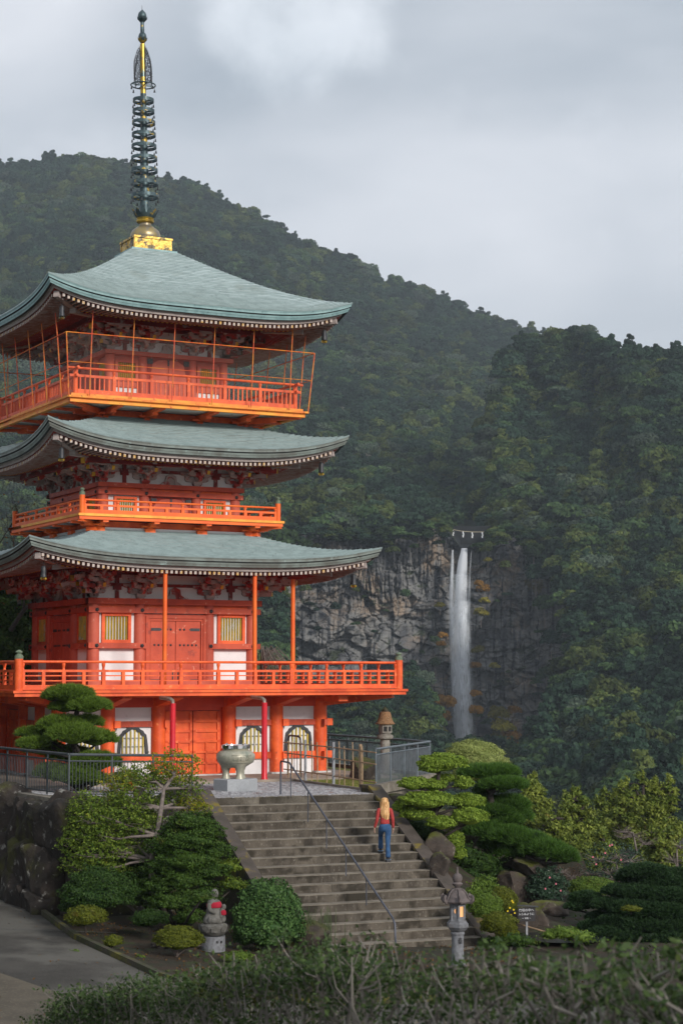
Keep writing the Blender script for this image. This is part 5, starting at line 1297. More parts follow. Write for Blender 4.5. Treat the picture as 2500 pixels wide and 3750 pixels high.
# paving: split stones set in mortar between the stairs and the plinth
pave = [ST(.0, .0), ST(SW, .0), ST(SW, -1.0), at_z(1366, 2893, TZ), at_z(1078, 2862, TZ), UV(1.3, -7.45), UV(-6.2, -7.45), UV(-7.0, -9.6), ST(-2.2, -2.0), ST(-.35, -.4)]
o = MB().add([(p.x, p.y, TZ - .008) for p in pave], [tuple(range(len(pave)))]).build('paving_bed', M['mortar']); o['kind'] = 'structure'; PB_ = o
def inside(x, y, poly):
    c = False; n = len(poly)
    for i in range(n):
        a, b = poly[i], poly[(i + 1) % n]
        if (a.y > y) != (b.y > y) and x < (b.x - a.x) * (y - a.y) / (b.y - a.y) + a.x: c = not c
    return c
r_ = random.Random(3); cnt = 0; rest = MB(); cob = []
for i in range(-60, 75):
    for j in range(-8, 80):
        q = TL + su * (i * .125 + .06 * (j % 2) + r_.uniform(-.02, .02)) + sv * (j * .082 + r_.uniform(-.012, .012))
        if not inside(q.x, q.y, pave): continue
        a = r_.uniform(0, 3.14); n = r_.choice((5, 6, 6)); rx_, ry_ = r_.uniform(.048, .07), r_.uniform(.026, .04); h = r_.uniform(.004, .012)
        pl = [(q.x + rx_ * math.cos(t) * math.cos(SA + a * .25) - ry_ * math.sin(t) * math.sin(SA + a * .25), q.y + rx_ * math.cos(t) * math.sin(SA + a * .25) + ry_ * math.sin(t) * math.cos(SA + a * .25)) for t in [2 * math.pi * k / n + r_.uniform(-.3, .3) for k in range(n)]]
        cob.append((q.y, pl, h))
cob.sort(key=lambda t: t[0])
for k, (y_, pl, h) in enumerate(cob):
    n = len(pl); vs = [(x, y, TZ - .008) for x, y in pl] + [(x, y, TZ + h) for x, y in pl]; fs = [tuple(range(n, 2 * n))] + [(i, (i + 1) % n, n + (i + 1) % n, n + i) for i in range(n)]
    if k < 300: MB().add(vs, fs).build('paving_stone', M['cobble'], PB_)
    else: rest.add(vs, fs)
o = rest.build('paving_stones', M['cobble'], PB_); o['kind'] = 'stuff'
# plinth of the pagoda
o = MB().vprism([(p.x, p.y) for p in (UV(-7.2, -7.45), UV(5.6, -7.45), UV(5.6, 7), UV(-7.2, 7))], TZ - .01, -.001).build('pagoda_plinth', M['plinth']); o['kind'] = 'structure'
# lawn between bamboo fence and right railing
lawn = [at_z(1078, 2862, TZ), at_z(1372, 2899, TZ), FR0 + Vector((-.05, .0, 0)), FR1 + Vector((-.1, -.1, 0)), FR2 + Vector((-.3, 0, 0)), UV(5.6, -7.4)]
o = MB().add([(p.x, p.y, TZ + .005) for p in lawn], [tuple(range(len(lawn)))]).build('lawn', M['lawn']); o['kind'] = 'structure'
P = []; N = []
while len(P) < 9000:
    x, y = r_.uniform(-2, 3), r_.uniform(51, 62)
    if inside(x, y, lawn): P.append((x, y, TZ + .02)); N.append((0, -1, .15))
V, F = leaf_cards(np.array(P), np.array(N, float), .055, rng, .5, .3); tag(np_mesh('grass', V, F, M['lawn']), 'short yellow-green lawn behind the bamboo fence', 'grass', kind='stuff')
b = MB(); a_, b_ = at_z(1078, 2862, TZ), at_z(1372, 2901, TZ); b.beam(a_ + Vector((0, 0, .02)), b_ + Vector((0, 0, .02)), .1, .09); o = b.build('lawn_kerb', M['kerbc']); o['kind'] = 'structure'
# stairs: each step a block with its own tread slab
STR = bpy.data.objects.new('stairs', MB().add([tuple(ST(0, 0, -3.6)), tuple(ST(SW, 0, -3.6)), tuple(ST(SW, NST * TREAD, -3.6)), tuple(ST(0, NST * TREAD, -3.6))], [(0, 1, 2, 3)]).build('x', M['stringer']).data)
bpy.data.objects.remove(bpy.data.objects['x']); COL.objects.link(STR); tag(STR, kind='structure')
STM = Matrix.Translation(TL) @ Matrix.Rotation(SA, 4, 'Z')
for i in range(NST):
    z = TZ - i * RISE; d0, d1 = (i) * TREAD, (i + 1) * TREAD
    # front face at distance i*TREAD; block runs back under the next step up
    joints = [0] + ([r_.uniform(1.2, 1.9), r_.uniform(2.8, 3.6)] if r_.random() < .6 else [r_.uniform(1.8, 2.9)]) + [SW]
    for a, c in zip(joints[:-1], joints[1:]):
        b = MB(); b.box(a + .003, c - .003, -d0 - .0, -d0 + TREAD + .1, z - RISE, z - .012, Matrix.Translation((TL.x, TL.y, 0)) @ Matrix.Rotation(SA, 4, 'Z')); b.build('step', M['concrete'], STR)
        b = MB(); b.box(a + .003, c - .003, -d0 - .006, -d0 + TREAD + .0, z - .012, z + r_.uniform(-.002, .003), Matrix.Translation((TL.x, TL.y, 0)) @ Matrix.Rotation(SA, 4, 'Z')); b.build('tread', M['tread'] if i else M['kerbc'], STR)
# side walls of the flight: sloping copings
TM = Matrix.Translation((TL.x, TL.y, 0)) @ Matrix.Rotation(SA, 4, 'Z')
L_ = NST * TREAD + .25; drop = RISE / TREAD
for nm, x0, x1, e in (('stair_wall', -.30, -.0, .0), ('stair_wall', SW, SW + .34, .75)):
    y1 = .25 + e; pl = [(-L_, -3.7), (y1, -3.7), (y1, .03), (0 + e * .55, .03), (-L_, .03 - drop * (L_ + e * .55) + .0)]
    Tm = TM @ Matrix.Rotation(HP, 4, 'Z')
    # polygon in (y, z): build directly
    b = MB(); n = len(pl); vs = [TM @ Vector((x, y, z)) for x in (x0 + .02, x1 - .02) for y, z in pl]; b.add(vs, [tuple(range(n)), tuple(range(n, 2 * n))[::-1]] + [(i, i + n, (i + 1) % n + n, (i + 1) % n) for i in range(n)])
    o = b.build(nm, M['stringer']); tag(o, 'mossy sloping side wall ' + ('left' if x0 < 0 else 'right') + ' of the concrete stairs', 'wall')
    b = MB(); q = [(-L_ - .02, .03 - drop * (L_ + e * .55)), (e * .55, .03), (y1 + .02, .03)]; seg = 4
    cuts = [q[0]] + [(q[0][0] + (q[1][0] - q[0][0]) * k / seg, q[0][1] + (q[1][1] - q[0][1]) * k / seg) for k in range(1, seg)] + q[1:]
    for (ya, za), (yb, zb_) in zip(cuts[:-1], cuts[1:]):
        c = MB(); c.add([TM @ Vector((x, y, z + h)) for x in (x0 - .02, x1 + .02) for h in (0, .09) for y, z in ((ya + .006, za), (yb, zb_))], [(0, 1, 3, 2), (4, 6, 7, 5), (2, 3, 7, 6), (0, 4, 5, 1), (0, 2, 6, 4), (1, 5, 7, 3)]); c.build('coping_slab', M['coping'], o)
# --- handrail down the middle of the flight
def stair_z(d): return TZ - RISE * math.floor(max(0, d + .001) / TREAD) if d > 0 else TZ
HR = thing('handrail', 'slim dark tubular handrail running down the middle of the stairs', 'handrail', (0, 0, 0))
ax = 2.22
def rp(d, h): return TM @ Vector((ax, -d, h))
top = [rp(-.62, TZ), rp(-.62, TZ + .86), rp(-.58, TZ + .9), rp(.02, TZ + .88), rp(.12, TZ + .83)]
end = rp(L_ - .75, stair_z(L_ - .75) + .62); end2 = rp(L_ - .62, stair_z(L_ - .75) + .5); end3 = rp(L_ - .58, stair_z(L_ - .7) - .0)
MB().tube(top + [end, end2, end3], .026, 8).build('rail_tube', M['railpaint'], HR, smooth=True)
for i, d in enumerate((.12, 1.35, 2.6, 3.85, 5.1)):
    k = (d - .12) / (L_ - .87); zt = TZ + .83 + (end.z - TZ - .83) * k
    MB().tube([rp(d, stair_z(d) - .02), rp(d, zt)], .016, 6).build('rail_post', M['railpaint'], HR)
# taller arched rail behind it at the plinth
GR = thing('arched_rail', 'small dark arched railing with bars at the end of the bamboo fence', 'railing', (0, 0, 0))
g0, g1 = at_z(1000 + 95 / 2.529, 2600 + 618 / 2.529, TZ), at_z(1000 + 255 / 2.529, 2600 + 652 / 2.529, TZ)
g0 = Vector((g0.x, g0.y, TZ)); g1 = Vector((g1.x, g1.y, TZ)); dd = (g1 - g0)
g0 = g1 - dd.normalized() * 1.55
hz_ = 1.32
MB().tube([g0, g0 + Vector((0, 0, hz_ - .2)), g0 + dd.normalized() * .1 + Vector((0, 0, hz_ - .03)), g0 + dd.normalized() * .3 + Vector((0, 0, hz_)), g1 - dd.normalized() * .3 + Vector((0, 0, hz_)), g1 - dd.normalized() * .08 + Vector((0, 0, hz_ - .05)), g1 + Vector((0, 0, hz_ - .2)), g1], .032, 8).build('arch_tube', M['iron'], GR, smooth=True)
for k in (.28, .5, .72): q = g0 + (g1 - g0) * k; MB().tube([q + Vector((0, 0, .22)), q + Vector((0, 0, hz_))], .013, 5).build('bar', M['iron'], GR)
# --- metal railings
def metal_fence(name, label, pts, z, h, m, bars=.115, postw=.025, posts=1.45, top2=.16, zs=None):
    root = thing(name, label, 'railing', tuple(pts[0])); L0 = Vector(pts[0]); zs = zs or [z] * len(pts)
    P = [Vector((p.x, p.y, zz)) - L0 for p, zz in zip(pts, zs)]
    for a, b_ in zip(P[:-1], P[1:]):
        ez = Vector((0, 0, 1)); MB().tube([a + ez * h, b_ + ez * h], .036, 8).build('top_rail', m, root, smooth=True); MB().tube([a + ez * (h - top2), b_ + ez * (h - top2)], .022, 8).build('upper_rail', m, root, smooth=True)
        MB().tube([a + ez * .07, b_ + ez * .07], .016, 6).build('lower_rail', m, root)
        n = max(1, round((b_ - a).length / posts)); nb = int((b_ - a).length / bars)
        for i in range(n + (1 if b_ is P[-1] else 0)):
            q = a + (b_ - a) * i / n
            if 'post' not in metal_fence.c or metal_fence.c['post'][1] != (h, m.name): metal_fence.c['post'] = (MB().tube([(0, 0, 0), (0, 0, h)], postw, 8).build('post', m, root), (h, m.name)); o = metal_fence.c['post'][0]
            else: o = link('post', metal_fence.c['post'][0].data, root)
            o.location = q
        for i in range(1, nb):
            q = a + (b_ - a) * i / nb
            if 'bar' not in metal_fence.c or metal_fence.c['bar'][1] != (h, m.name): metal_fence.c['bar'] = (MB().tube([(0, 0, .07), (0, 0, h - top2)], .0095, 5).build('bar', m, root), (h, m.name)); o = metal_fence.c['bar'][0]
            else: o = link('bar', metal_fence.c['bar'][0].data, root)
            o.location = q
    return root
metal_fence.c = {}
LF1 = Vector((-3.95, 50.2, 0))
metal_fence('metal_railing', 'dark metal railing on the kerb at the lower left corner of the terrace', [KLL + Vector((.2, 0, 0)), KL + Vector((.22, .1, 0)), K0 + Vector((.1, .22, 0)), LF1], .1, 1.05, M['fence_d'], zs=[.12, .12, .12, -.05])
metal_fence.c = {}
metal_fence('metal_railing', 'grey-green metal railing with close bars around the right corner of the terrace', [FR0, FR1, FR2], TZ, 1.1, M['fence'], bars=.085)
# kerb on the retaining wall, left
b = MB()
for a, c, z0, z1 in ((KLL, KL, .1, .1), (KL, K0, .1, .1), (K0, K1, .1, -.04)):
    d = (c - a).normalized(); nrm = Vector((d.y, -d.x, 0)); vs = []
    for p, z in ((a, z0), (c, z1)):
        for w, zz in ((-.16, z), (.16, z), (.16, z - .3), (-.16, z - .3)): q = p + nrm * w; vs.append((q.x, q.y, zz))
    b.add(vs, [(0, 4, 5, 1), (1, 5, 6, 2), (2, 6, 7, 3), (3, 7, 4, 0), (0, 1, 2, 3), (7, 6, 5, 4)])
o = b.build('wall_kerb', M['kerbc']); o['kind'] = 'structure'
b = MB(); a, c = ST(SW + .1, -.75), FR1 + Vector((.1, -.1, 0)); 
for a, c in ((ST(SW + .2, -.85), FR0 + Vector((.0, -.15, 0))), (FR0 + Vector((.0, -.15, 0)), FR1 + Vector((.12, -.1, 0))), (FR1 + Vector((.1, 0, 0)), FR2 + Vector((.1, 0, 0)))): b.beam(a + Vector((0, 0, -.1)), c + Vector((0, 0, -.1)), .3, .26)
o = b.build('terrace_kerb', M['kerbc']); o['kind'] = 'structure'
# --- boulder retaining wall
def rock_mesh(name, seed, sub=3, rough=.22, flat=.6, boxy=.5):
    r = np.random.default_rng(seed); import bmesh
    bm = bmesh.new(); bmesh.ops.create_icosphere(bm, subdivisions=sub, radius=1); dirs = sph(14, r); offs = r.uniform(.62, .95, 14)
    for v in bm.verts:
        p = np.array(v.co); d = p / np.linalg.norm(p); rad = 1.0
        for q, o_ in zip(dirs, offs):
            k = float(d @ q)
            if k > .05: rad = min(rad, o_ / k)
        c = np.sign(d) * np.abs(d) ** (1 - boxy * .5); c = c / max(abs(c).max(), .7)
        p = d * rad * (1 - boxy * .4) + c * boxy * .4 * rad; p = p * (1 + (float(fbm(p[0] * 2 + seed, p[1] * 2 + p[2] * 1.7, 4, seed)) - .45) * rough); v.co = Vector(p)
    me = bpy.data.meshes.new(name); bm.to_mesh(me); bm.free(); me.polygons.foreach_set('use_smooth', [True] * len(me.polygons)); me.set_sharp_from_angle(angle=R(28)); return me
rocks = [rock_mesh('rock', 100 + i, 4, .3, .6, .95) for i in range(6)]
RW = thing('boulder_wall', 'dark retaining wall of large rounded boulders under the left railing', 'wall', tuple(K0 + Vector((0, 0, -3))))
def wall_rocks(a, c, n, zt, zb, rows, seed, inset=.12):
    r = random.Random(seed); d = c - a; nrm = Vector((d.y, -d.x, 0)).normalized()
    for j in range(rows):
        z = zt + (zb - zt) * (j + .5) / rows; off = (j % 2) * .5
        for i in range(n + 1):
            k = (i + off + r.uniform(-.12, .12)) / n
            if k < -.04 or k > 1.04: continue
            q = a + d * k + nrm * (.12 + .16 * j); me = rocks[r.randrange(6)]
            me_o = link('boulder', me, RW); me_o.data.materials.clear() if False else None
            me_o.location = q + Vector((0, 0, z)) - RW.location; w = d.length / n * .74; h = abs(zt - zb) / rows * .78
            me_o.scale = (w * r.uniform(.85, 1.2), .55, h * r.uniform(.9, 1.35)); me_o.rotation_euler = (r.uniform(-.12, .12), r.uniform(-.3, .3), math.atan2(d.y, d.x) + r.uniform(-.1, .1))
for me in rocks: me.materials.append(M['rock'])
wall_rocks(KL + Vector((-.0, 0, 0)), K0, 6, -.2, -3.2, 3, 1); wall_rocks(KLL, KL, 9, -.2, -3.2, 3, 2); wall_rocks(K0, K1, 5, -.2, -3.3, 3, 3)
b = MB()
for a, c in ((KLL, KL), (KL, K0), (K0, K1)): b.beam(a + Vector((0, 0, -1.9)), c + Vector((0, 0, -1.9)), .5, 3.3)
b.build('wall_backing', M['soil'], RW)
# right side of the stairs: rocky bank
grock = [rock_mesh('garden_rock', 200 + i, 4, .3) for i in range(4)]
for me in grock: me.materials.append(M['rock2'])
def rock(px, py, Y, sx, sy, sz, label, seed=0, rz=0, group=None, name='rock'):
    me = grock[seed % 4]; p = at_y(px, py, Y); o = link(name, me); o.location = p; o.scale = (sx, sy, sz); o.rotation_euler = (random.uniform(-.2, .2), random.uniform(-.2, .2), rz); return tag(o, label, 'rock', group)
RK = [(1490, 2965, 52.2, .75, .6, .4, 'brown rock right of the top of the stairs behind the person', 0), (1570, 3020, 52, .7, .6, .4, 'brown rock under the clipped tree beside the kerb', 1),
      (1600, 3110, 49.8, .5, .5, .45, 'rock with pale lichen under the cloud-pruned tree', 3), (1612, 3175, 48.3, .3, .32, .36, 'mossy upright rock beside the right side wall of the stairs', 2),
      (1900, 3265, 51.5, .7, .6, .6, 'big reddish-brown rock with a mossy top behind the yellow-flowered azalea', 1), (1960, 3160, 52, 1.2, .7, .35, 'flat mossy rock ledge above the big reddish rock', 0),
      (1910, 3400, 47.6, .42, .4, .62, 'standing dark rock left of the black sign', 2), (1975, 3410, 48, .38, .35, .55, 'pale standing rock right of the black sign', 3),
      (2010, 3340, 50, .75, .5, .28, 'low mossy rock above the pond edge', 0), (2060, 3385, 50, .6, .4, .18, 'flat pond-edge rock in the middle', 1), (2130, 3360, 51.5, .9, .5, .22, 'long flat pale rock across the pond', 2),
      (2030, 3440, 48.5, .8, .5, .16, 'dark flat rock in the pond nearest the rope', 3), (2150, 3420, 49, .6, .4, .16, 'flat dark rock at the right of the pond', 0), (1985, 3375, 49.5, .3, .25, .2, 'small round pond rock beside the flat ones', 1),
      (1130, 3430, 43.6, .5, .45, .36, 'purple-brown rock right of the round bush at the foot of the stairs', 2), (590, 3460, 42.8, .3, .22, .14, 'small pale stone among the azaleas', 1), (1330, 2825, 58.1, .75, .5, .42, 'dark brown boulder behind the bamboo fence', 1),
      (1700, 3080, 55, 1.4, 1, 1.0, 'dark rock bank in the shade beneath the long pine branch', 0), (1780, 3210, 54, 1.5, 1, .9, 'dark rock bank under the pine trunk', 3), (1520, 3090, 53.5, 1.0, .9, .9, 'dark rock bank behind the right side wall', 2)]
for i, (px, py, Y, a, b_, c, lab, sd_) in enumerate(RK):
    o = rock(px, py, Y, a, b_, c, lab, sd_, i * .9)
    if 'bank' in lab: o.data = o.data.copy(); o.data.materials[0] = M['rock']
# bank of earth right of the stairs
b = MB(); vs = []; nx, ny = 24, 20
for j in range(ny + 1):
    for i in range(nx + 1):
        x = SW + .3 + i / nx * 7.5; y = -L_ + j / ny * (L_ + 9); k = max(0, 1 - (x - SW - .3) / 3.2)
        zt = min(-.35, -.35 + drop * min(0, y - .2)); q = TM @ Vector((x, y, 0)); g = G(q.x, q.y)
        zz = g + max(0, (zt - .15 - g)) * (k ** .8 if y < 2 else max(k, .55 if i < nx * .55 else .2) ** .6) + float(fbm(q.x * .8, q.y * .8, 3, 5)) * .12 - (.12 if j == 0 or i == nx else 0); vs.append((q.x, q.y, zz))
b.add(vs, [(j * (nx + 1) + i, j * (nx + 1) + i + 1, (j + 1) * (nx + 1) + i + 1, (j + 1) * (nx + 1) + i) for j in range(ny) for i in range(nx)]); o = b.build('garden_bank', M['soil'], smooth='full'); o['kind'] = 'structure'
# pond
pc_ = at_z(2060, 3440, -3.04); wm = mat('pond_water', (.01, .014, .012), rough=.25); wm.node_tree.nodes['Principled BSDF'].inputs['Specular IOR Level'].default_value = .3
pl = [(pc_.x + .2 + 1.2 * math.cos(t) * (1 + .2 * math.sin(3 * t)), pc_.y + 1.5 + 1.2 * math.sin(t) * (1 + .1 * math.cos(2 * t))) for t in np.linspace(0, 2 * math.pi, 25)[:-1]]
o = MB().add([(x, y, -3.19) for x, y in pl], [tuple(range(24))]).build('pond_water', wm); o['kind'] = 'structure'
# --- lower path
pth = [(-9.6, 51.6), (-9.1, 50.84), (-7.77, 47.25), (-6.04, 42.94), (-3.77, 39.03), (-2.6, 37.6), (0, 37.2), (2.0, 38.6), (3.4, 39.3), (5.5, 38.2), (5.5, 33), (-14, 30), (-22, 40), (-17, 56)]
from mathutils.geometry import tessellate_polygon
def draped(name, poly, m, dz, step=.8):
    P3 = [Vector((x, y, 0)) for x, y in poly]; V = []; F = []; xs_ = [p[0] for p in poly]; ys_ = [p[1] for p in poly]; import bmesh
    bm = bmesh.new(); vv = [bm.verts.new(p) for p in P3]; bm.faces.new(vv)
    for ax_, lo, hi in (((1, 0, 0), min(xs_), max(xs_)), ((0, 1, 0), min(ys_), max(ys_))):
        t = lo + step
        while t < hi: bmesh.ops.bisect_plane(bm, geom=bm.verts[:] + bm.edges[:] + bm.faces[:], plane_co=Vector(ax_) * t, plane_no=Vector(ax_)); t += step
    for v in bm.verts: v.co.z = G(v.co.x, v.co.y) + dz
    me = bpy.data.meshes.new(name); bm.to_mesh(me); bm.free(); me.materials.append(m); o = link(name, me); o['kind'] = 'structure'; return o
draped('path', pth, M['asphalt'], .04, 1.0)
a_, b_ = at_z(0, 3605, -3.05), at_z(470, 3720, -3.1)
draped('path_apron', [(-9, a_.y + .9), (a_.x, a_.y), (b_.x, b_.y), (b_.x + 1.5, 33), (-9, 32)], M['apron'], .048)
b = MB()
for k, ((x0, y0), (x1, y1)) in enumerate(zip(pth[1:8], pth[2:9])):
    b.beam((x0 + .08, y0 + .03, G(x0, y0) + .07), (x1 + .08, y1 + .03, G(x1, y1) + .07), .12, .16)
b.build('path_kerb', M['stringer'])['kind'] = 'structure'
for p_, q_ in ((at_z(0, 3462, -3.0), at_z(430, 3466, -3.1)), (at_z(0, 3372, -2.9), at_z(150, 3375, -2.9))):     # joints in the surface
    draped('path_joint', [(p_.x - .3, p_.y), (q_.x, q_.y), (q_.x, q_.y + .05), (p_.x - .3, p_.y + .05)], M['mortar'], .045)
# drain grate
gp = at_z(20, 3343, -2.85); b = MB()
for i in range(26): b.box(gp.x - 1.0 + i * .06, gp.x - .965 + i * .06, gp.y - .14, gp.y + .14, G(gp.x, gp.y) + .042, G(gp.x, gp.y) + .07)
tag(b.build('drain_grate', M['postg']), 'narrow metal drain grate across the path by the boulder wall', 'drain')
# --- bamboo fence
BF = thing('bamboo_fence', 'low bamboo fence of thin crossed canes tied to posts beside the lawn', 'fence', (0, 0, 0))
p0 = at_z(1055, 2858, TZ); p1 = at_z(1368, 2899, TZ); p0 = Vector((p0.x, p0.y, TZ)); p1 = Vector((p1.x, p1.y, TZ)); d = p1 - p0; e = d.normalized()
for h, ex in ((.30, .35), (.80, .3), (1.12, .35)):
    MB().tube([p0 - e * ex + Vector((0, 0, h + .02)), p0 + d * .5 + Vector((0, 0, h)), p1 + e * .15 + Vector((0, 0, h - .05))], .02, 6).build('cane', M['bamboo'], BF)
xs1 = [300, 330, 392, 485, 528, 602, 700, 740, 806, 880]; n_ = len(xs1)
for i, x in enumerate(xs1):
    k = (x - 140) / (930 - 140); q = p0 + d * max(0, min(1, (at_z(1000 + x / 2.529, 2600 + (600 + x * .16) / 2.529, TZ) - p0).dot(e) / d.length)); h = r_.uniform(1.15, 1.32)
    b = MB(); b.tube([q, q + Vector((.01, 0, h * .5)), q + Vector((-.01, 0, h))], .02, 6)
    for z in (.2, .5, .8, 1.05): b.tube([q + Vector((0, 0, z)), q + Vector((0, 0, z + .015))], .026, 6)
    b.build('cane', M['bamboo'], BF)
for x, m in ((435, 'postg'), (655, 'postg'), (865, 'bamboo')):
    t = at_z(1000 + x / 2.529, 2600 + (600 + x * .16) / 2.529, TZ); q = p0 + d * max(0, min(1, (t - p0).dot(e) / d.length)); MB().tube([q, q + Vector((0, 0, 1.27))], .042, 8).build('fence_post', M[m], BF, smooth=True)
# --- incense urn on hexagonal stone
uc = UV(-1.36, -10.6); UR = thing('incense_urn', 'round greenish bronze incense urn with steel rim before the pagoda door', 'urn', (uc.x, uc.y, TZ + .33))
tag(MB().lathe([(.62, 0), (.62, .31), (.58, .33)], 6, (uc.x, uc.y, TZ), start=R(12)).build('urn_block', M['urnblock']), 'grey hexagonal granite block under the incense urn', 'stone block')
MB().lathe([(.2, .30), (.3, .33), (.5, .45), (.545, .58), (.535, .68), (.45, .76), (.36, .79), (.375, .84), (.40, .85)], 32, (0, 0, 0)).build('urn_body', M['urn'], UR, smooth=True)
MB().lathe([(.385, .83), (.41, .84), (.41, .93), (.38, .935), (.37, .9), (.2, .88)], 32).build('rim', M['steel'], UR, smooth=True)
for k in range(3):
    a = R(-90 + 28 + 120 * k); x, y = .27 * math.cos(a), .27 * math.sin(a)
    MB().lathe([(.135, 0), (.13, .03), (.095, .09), (.095, .2), (.15, .34), (.2, .42)], 16, (x, y, 0)).build('foot', M['urn'], UR, smooth=True)
for k in range(4):
    a = R(45 + 90 * k); MB().tube([(.37 * math.cos(a), .37 * math.sin(a), .9), (.37 * math.cos(a), .37 * math.sin(a), .97)], .03, 8).build('rim_clip', M['steel'], UR)
b = MB(); n = 14                                             # relief plate on the shoulder, facing right of the viewer
def up(a, z, o=.0): rr = float(np.interp(z, [.45, .58, .68], [.5, .545, .535])) + o; return (rr * math.cos(a), rr * math.sin(a), z)
a0, a1 = R(-90 - 8), R(-90 + 56)
for i in range(n):
    t0, t1 = a0 + (a1 - a0) * i / n, a0 + (a1 - a0) * (i + 1) / n
    for z0, z1 in ((.455, .475), (.66, .68)): b.add([up(t0, z0, .016), up(t1, z0, .016), up(t1, z1, .016), up(t0, z1, .016), up(t0, z0, -.01), up(t1, z0, -.01), up(t1, z1, -.01), up(t0, z1, -.01)], [(0, 1, 2, 3), (3, 2, 6, 7), (0, 4, 5, 1)])
for t in (a0, a1 - .03): b.add([up(t, .455, .016), up(t + .03, .455, .016), up(t + .03, .68, .016), up(t, .68, .016)], [(0, 1, 2, 3)])
b.build('relief_frame', M['urn'], UR)
def glyphs(s, size, m, parent, T, name='lettering', ext=.004):
    cu = bpy.data.curves.new(name, 'FONT'); cu.body = s; cu.size = size; cu.extrude = ext; cu.align_x = 'CENTER'; cu.align_y = 'CENTER'; cu.resolution_u = 2
    t_ = bpy.data.objects.new('tmp', cu); COL.objects.link(t_); dg = bpy.context.evaluated_depsgraph_get(); me = bpy.data.meshes.new_from_object(t_.evaluated_get(dg)); bpy.data.objects.remove(t_)
    me.materials.clear(); me.materials.append(m); o = link(name, me, parent); o.matrix_local = T; return o
for k, ch in enumerate('山當那'):
    a = R(-90 + 6 + 18 * k); T = Matrix.Translation(up(a, .568, .002)) @ Matrix.Rotation(a + HP, 4, 'Z') @ Matrix.Rotation(HP, 4, 'X'); glyphs(ch, .14, M['urn'], UR, T, 'relief_character', .012)
# --- right stone lantern with the brown cap, on the lawn
lc = at_z(1410, 2836, TZ); LR = thing('stone_lantern', 'weathered stone lantern with a brown bell-shaped cap behind the right railing', 'stone lantern', (lc.x, lc.y, TZ), .3)
H_ = 2.02
MB().lathe([(.34, 0), (.34, .1), (.2, .13)], 6).build('base_stone', M['granite_l'], LR)
MB().lathe([(.2, .1), (.165, .2), (.15, .6), (.16, 1.0), (.15, 1.12)], 16).build('shaft', M['granite_l'], LR, smooth=True)
MB().lathe([(.14, 1.1), (.25, 1.15), (.27, 1.2), (.25, 1.26), (.17, 1.29)], 18).build('platform', M['granite_l'], LR, smooth=True)
FB = MB().lathe([(.17, 1.28), (.2, 1.33), (.21, 1.48), (.19, 1.6), (.15, 1.62)], 18).build('firebox', M['granite_l'], LR, smooth=True)
for a in (R(-90 - 17), R(-90 + 23)):
    T = Matrix.Translation((.2 * math.cos(a), .2 * math.sin(a), 1.46)) @ Matrix.Rotation(a + HP, 4, 'Z'); b = MB()
    for x0, x1, z0, z1 in ((-.09, -.055, -.12, .12), (.055, .09, -.12, .12), (-.055, .055, -.12, -.08), (-.055, .055, .08, .12)): b.box(x0, x1, -.03, .03, z0, z1, T)
    b.build('window_frame', M['granite_l'], FB); MB().box(-.055, .055, -.012, -.008, -.08, .08, T).build('opening', M['dark'], FB)
MB().lathe([(.31, 1.61), (.32, 1.64), (.27, 1.68), (.22, 1.8), (.19, 1.93), (.17, 2.0), (.12, 2.02)], 22).build('cap', M['thatch'], LR, smooth=True)
MB().lathe([(.1, 2.01), (.11, 2.05), (.08, 2.1), (.03, 2.15), (.01, 2.19)], 14).build('finial', M['rock2'], LR, smooth=True)
# --- big lantern at the foot of the stairs
lp = at_z(1676, 3588, -3.4); LZ = G(lp.x, lp.y) + .04; LL = thing('stone_lantern', 'tall hexagonal grey stone lantern with glowing window and curled roof at the stair foot', 'stone lantern', (lp.x, lp.y, -3.38), R(6))
g, gd = M['granite'], M['granite_d']; HX = R(-90)
k_ = 6.03e-3 * 41.2 / 41.2            # metres per photo pixel at the lantern
MB().lathe([(.46, -.4), (.46, .0), (.44, .04), (.40, .06)], 6, start=HX).build('ground_stone', gd, LL)
MB().lathe([(.3, .05), (.38, .12), (.40, .2), (.33, .28), (.26, .32)], 24, rf=lambda a, z: 1 + .05 * abs(math.cos(3 * a)), start=HX).build('lotus_base', gd, LL)
MB().lathe([(.27, .32), (.27, .38), (.225, .41), (.215, .45), (.205, .8), (.215, 1.0), (.24, 1.01), (.245, 1.04), (.22, 1.07), (.235, 1.08)], 28).build('shaft', g, LL, smooth=True)
MB().lathe([(.22, 1.07), (.3, 1.12), (.36, 1.16), (.385, 1.17), (.4, 1.19), (.4, 1.27), (.37, 1.275), (.36, 1.30), (.33, 1.305), (.33, 1.33)], 6, start=HX).build('platform', g, LL)
b = MB()
for k in range(6):
    T = Matrix.Rotation(HX + R(30) + k * R(60), 4, 'Z')
    for i in range(-3, 4): b.box(.335, .352, i * .052 - .02, i * .052 + .02, 1.2, 1.255, T)
    for i in range(-2, 3): b.add([(.2, i * .06 - .03, 1.08), (.2, i * .06 + .03, 1.08), (.325, i * .065 + .03, 1.16), (.325, i * .065 - .03, 1.16), (.255, i * .06, 1.10)], [(0, 1, 4), (1, 2, 4), (2, 3, 4), (3, 0, 4)], T)
b.build('platform_carving', g, LL)
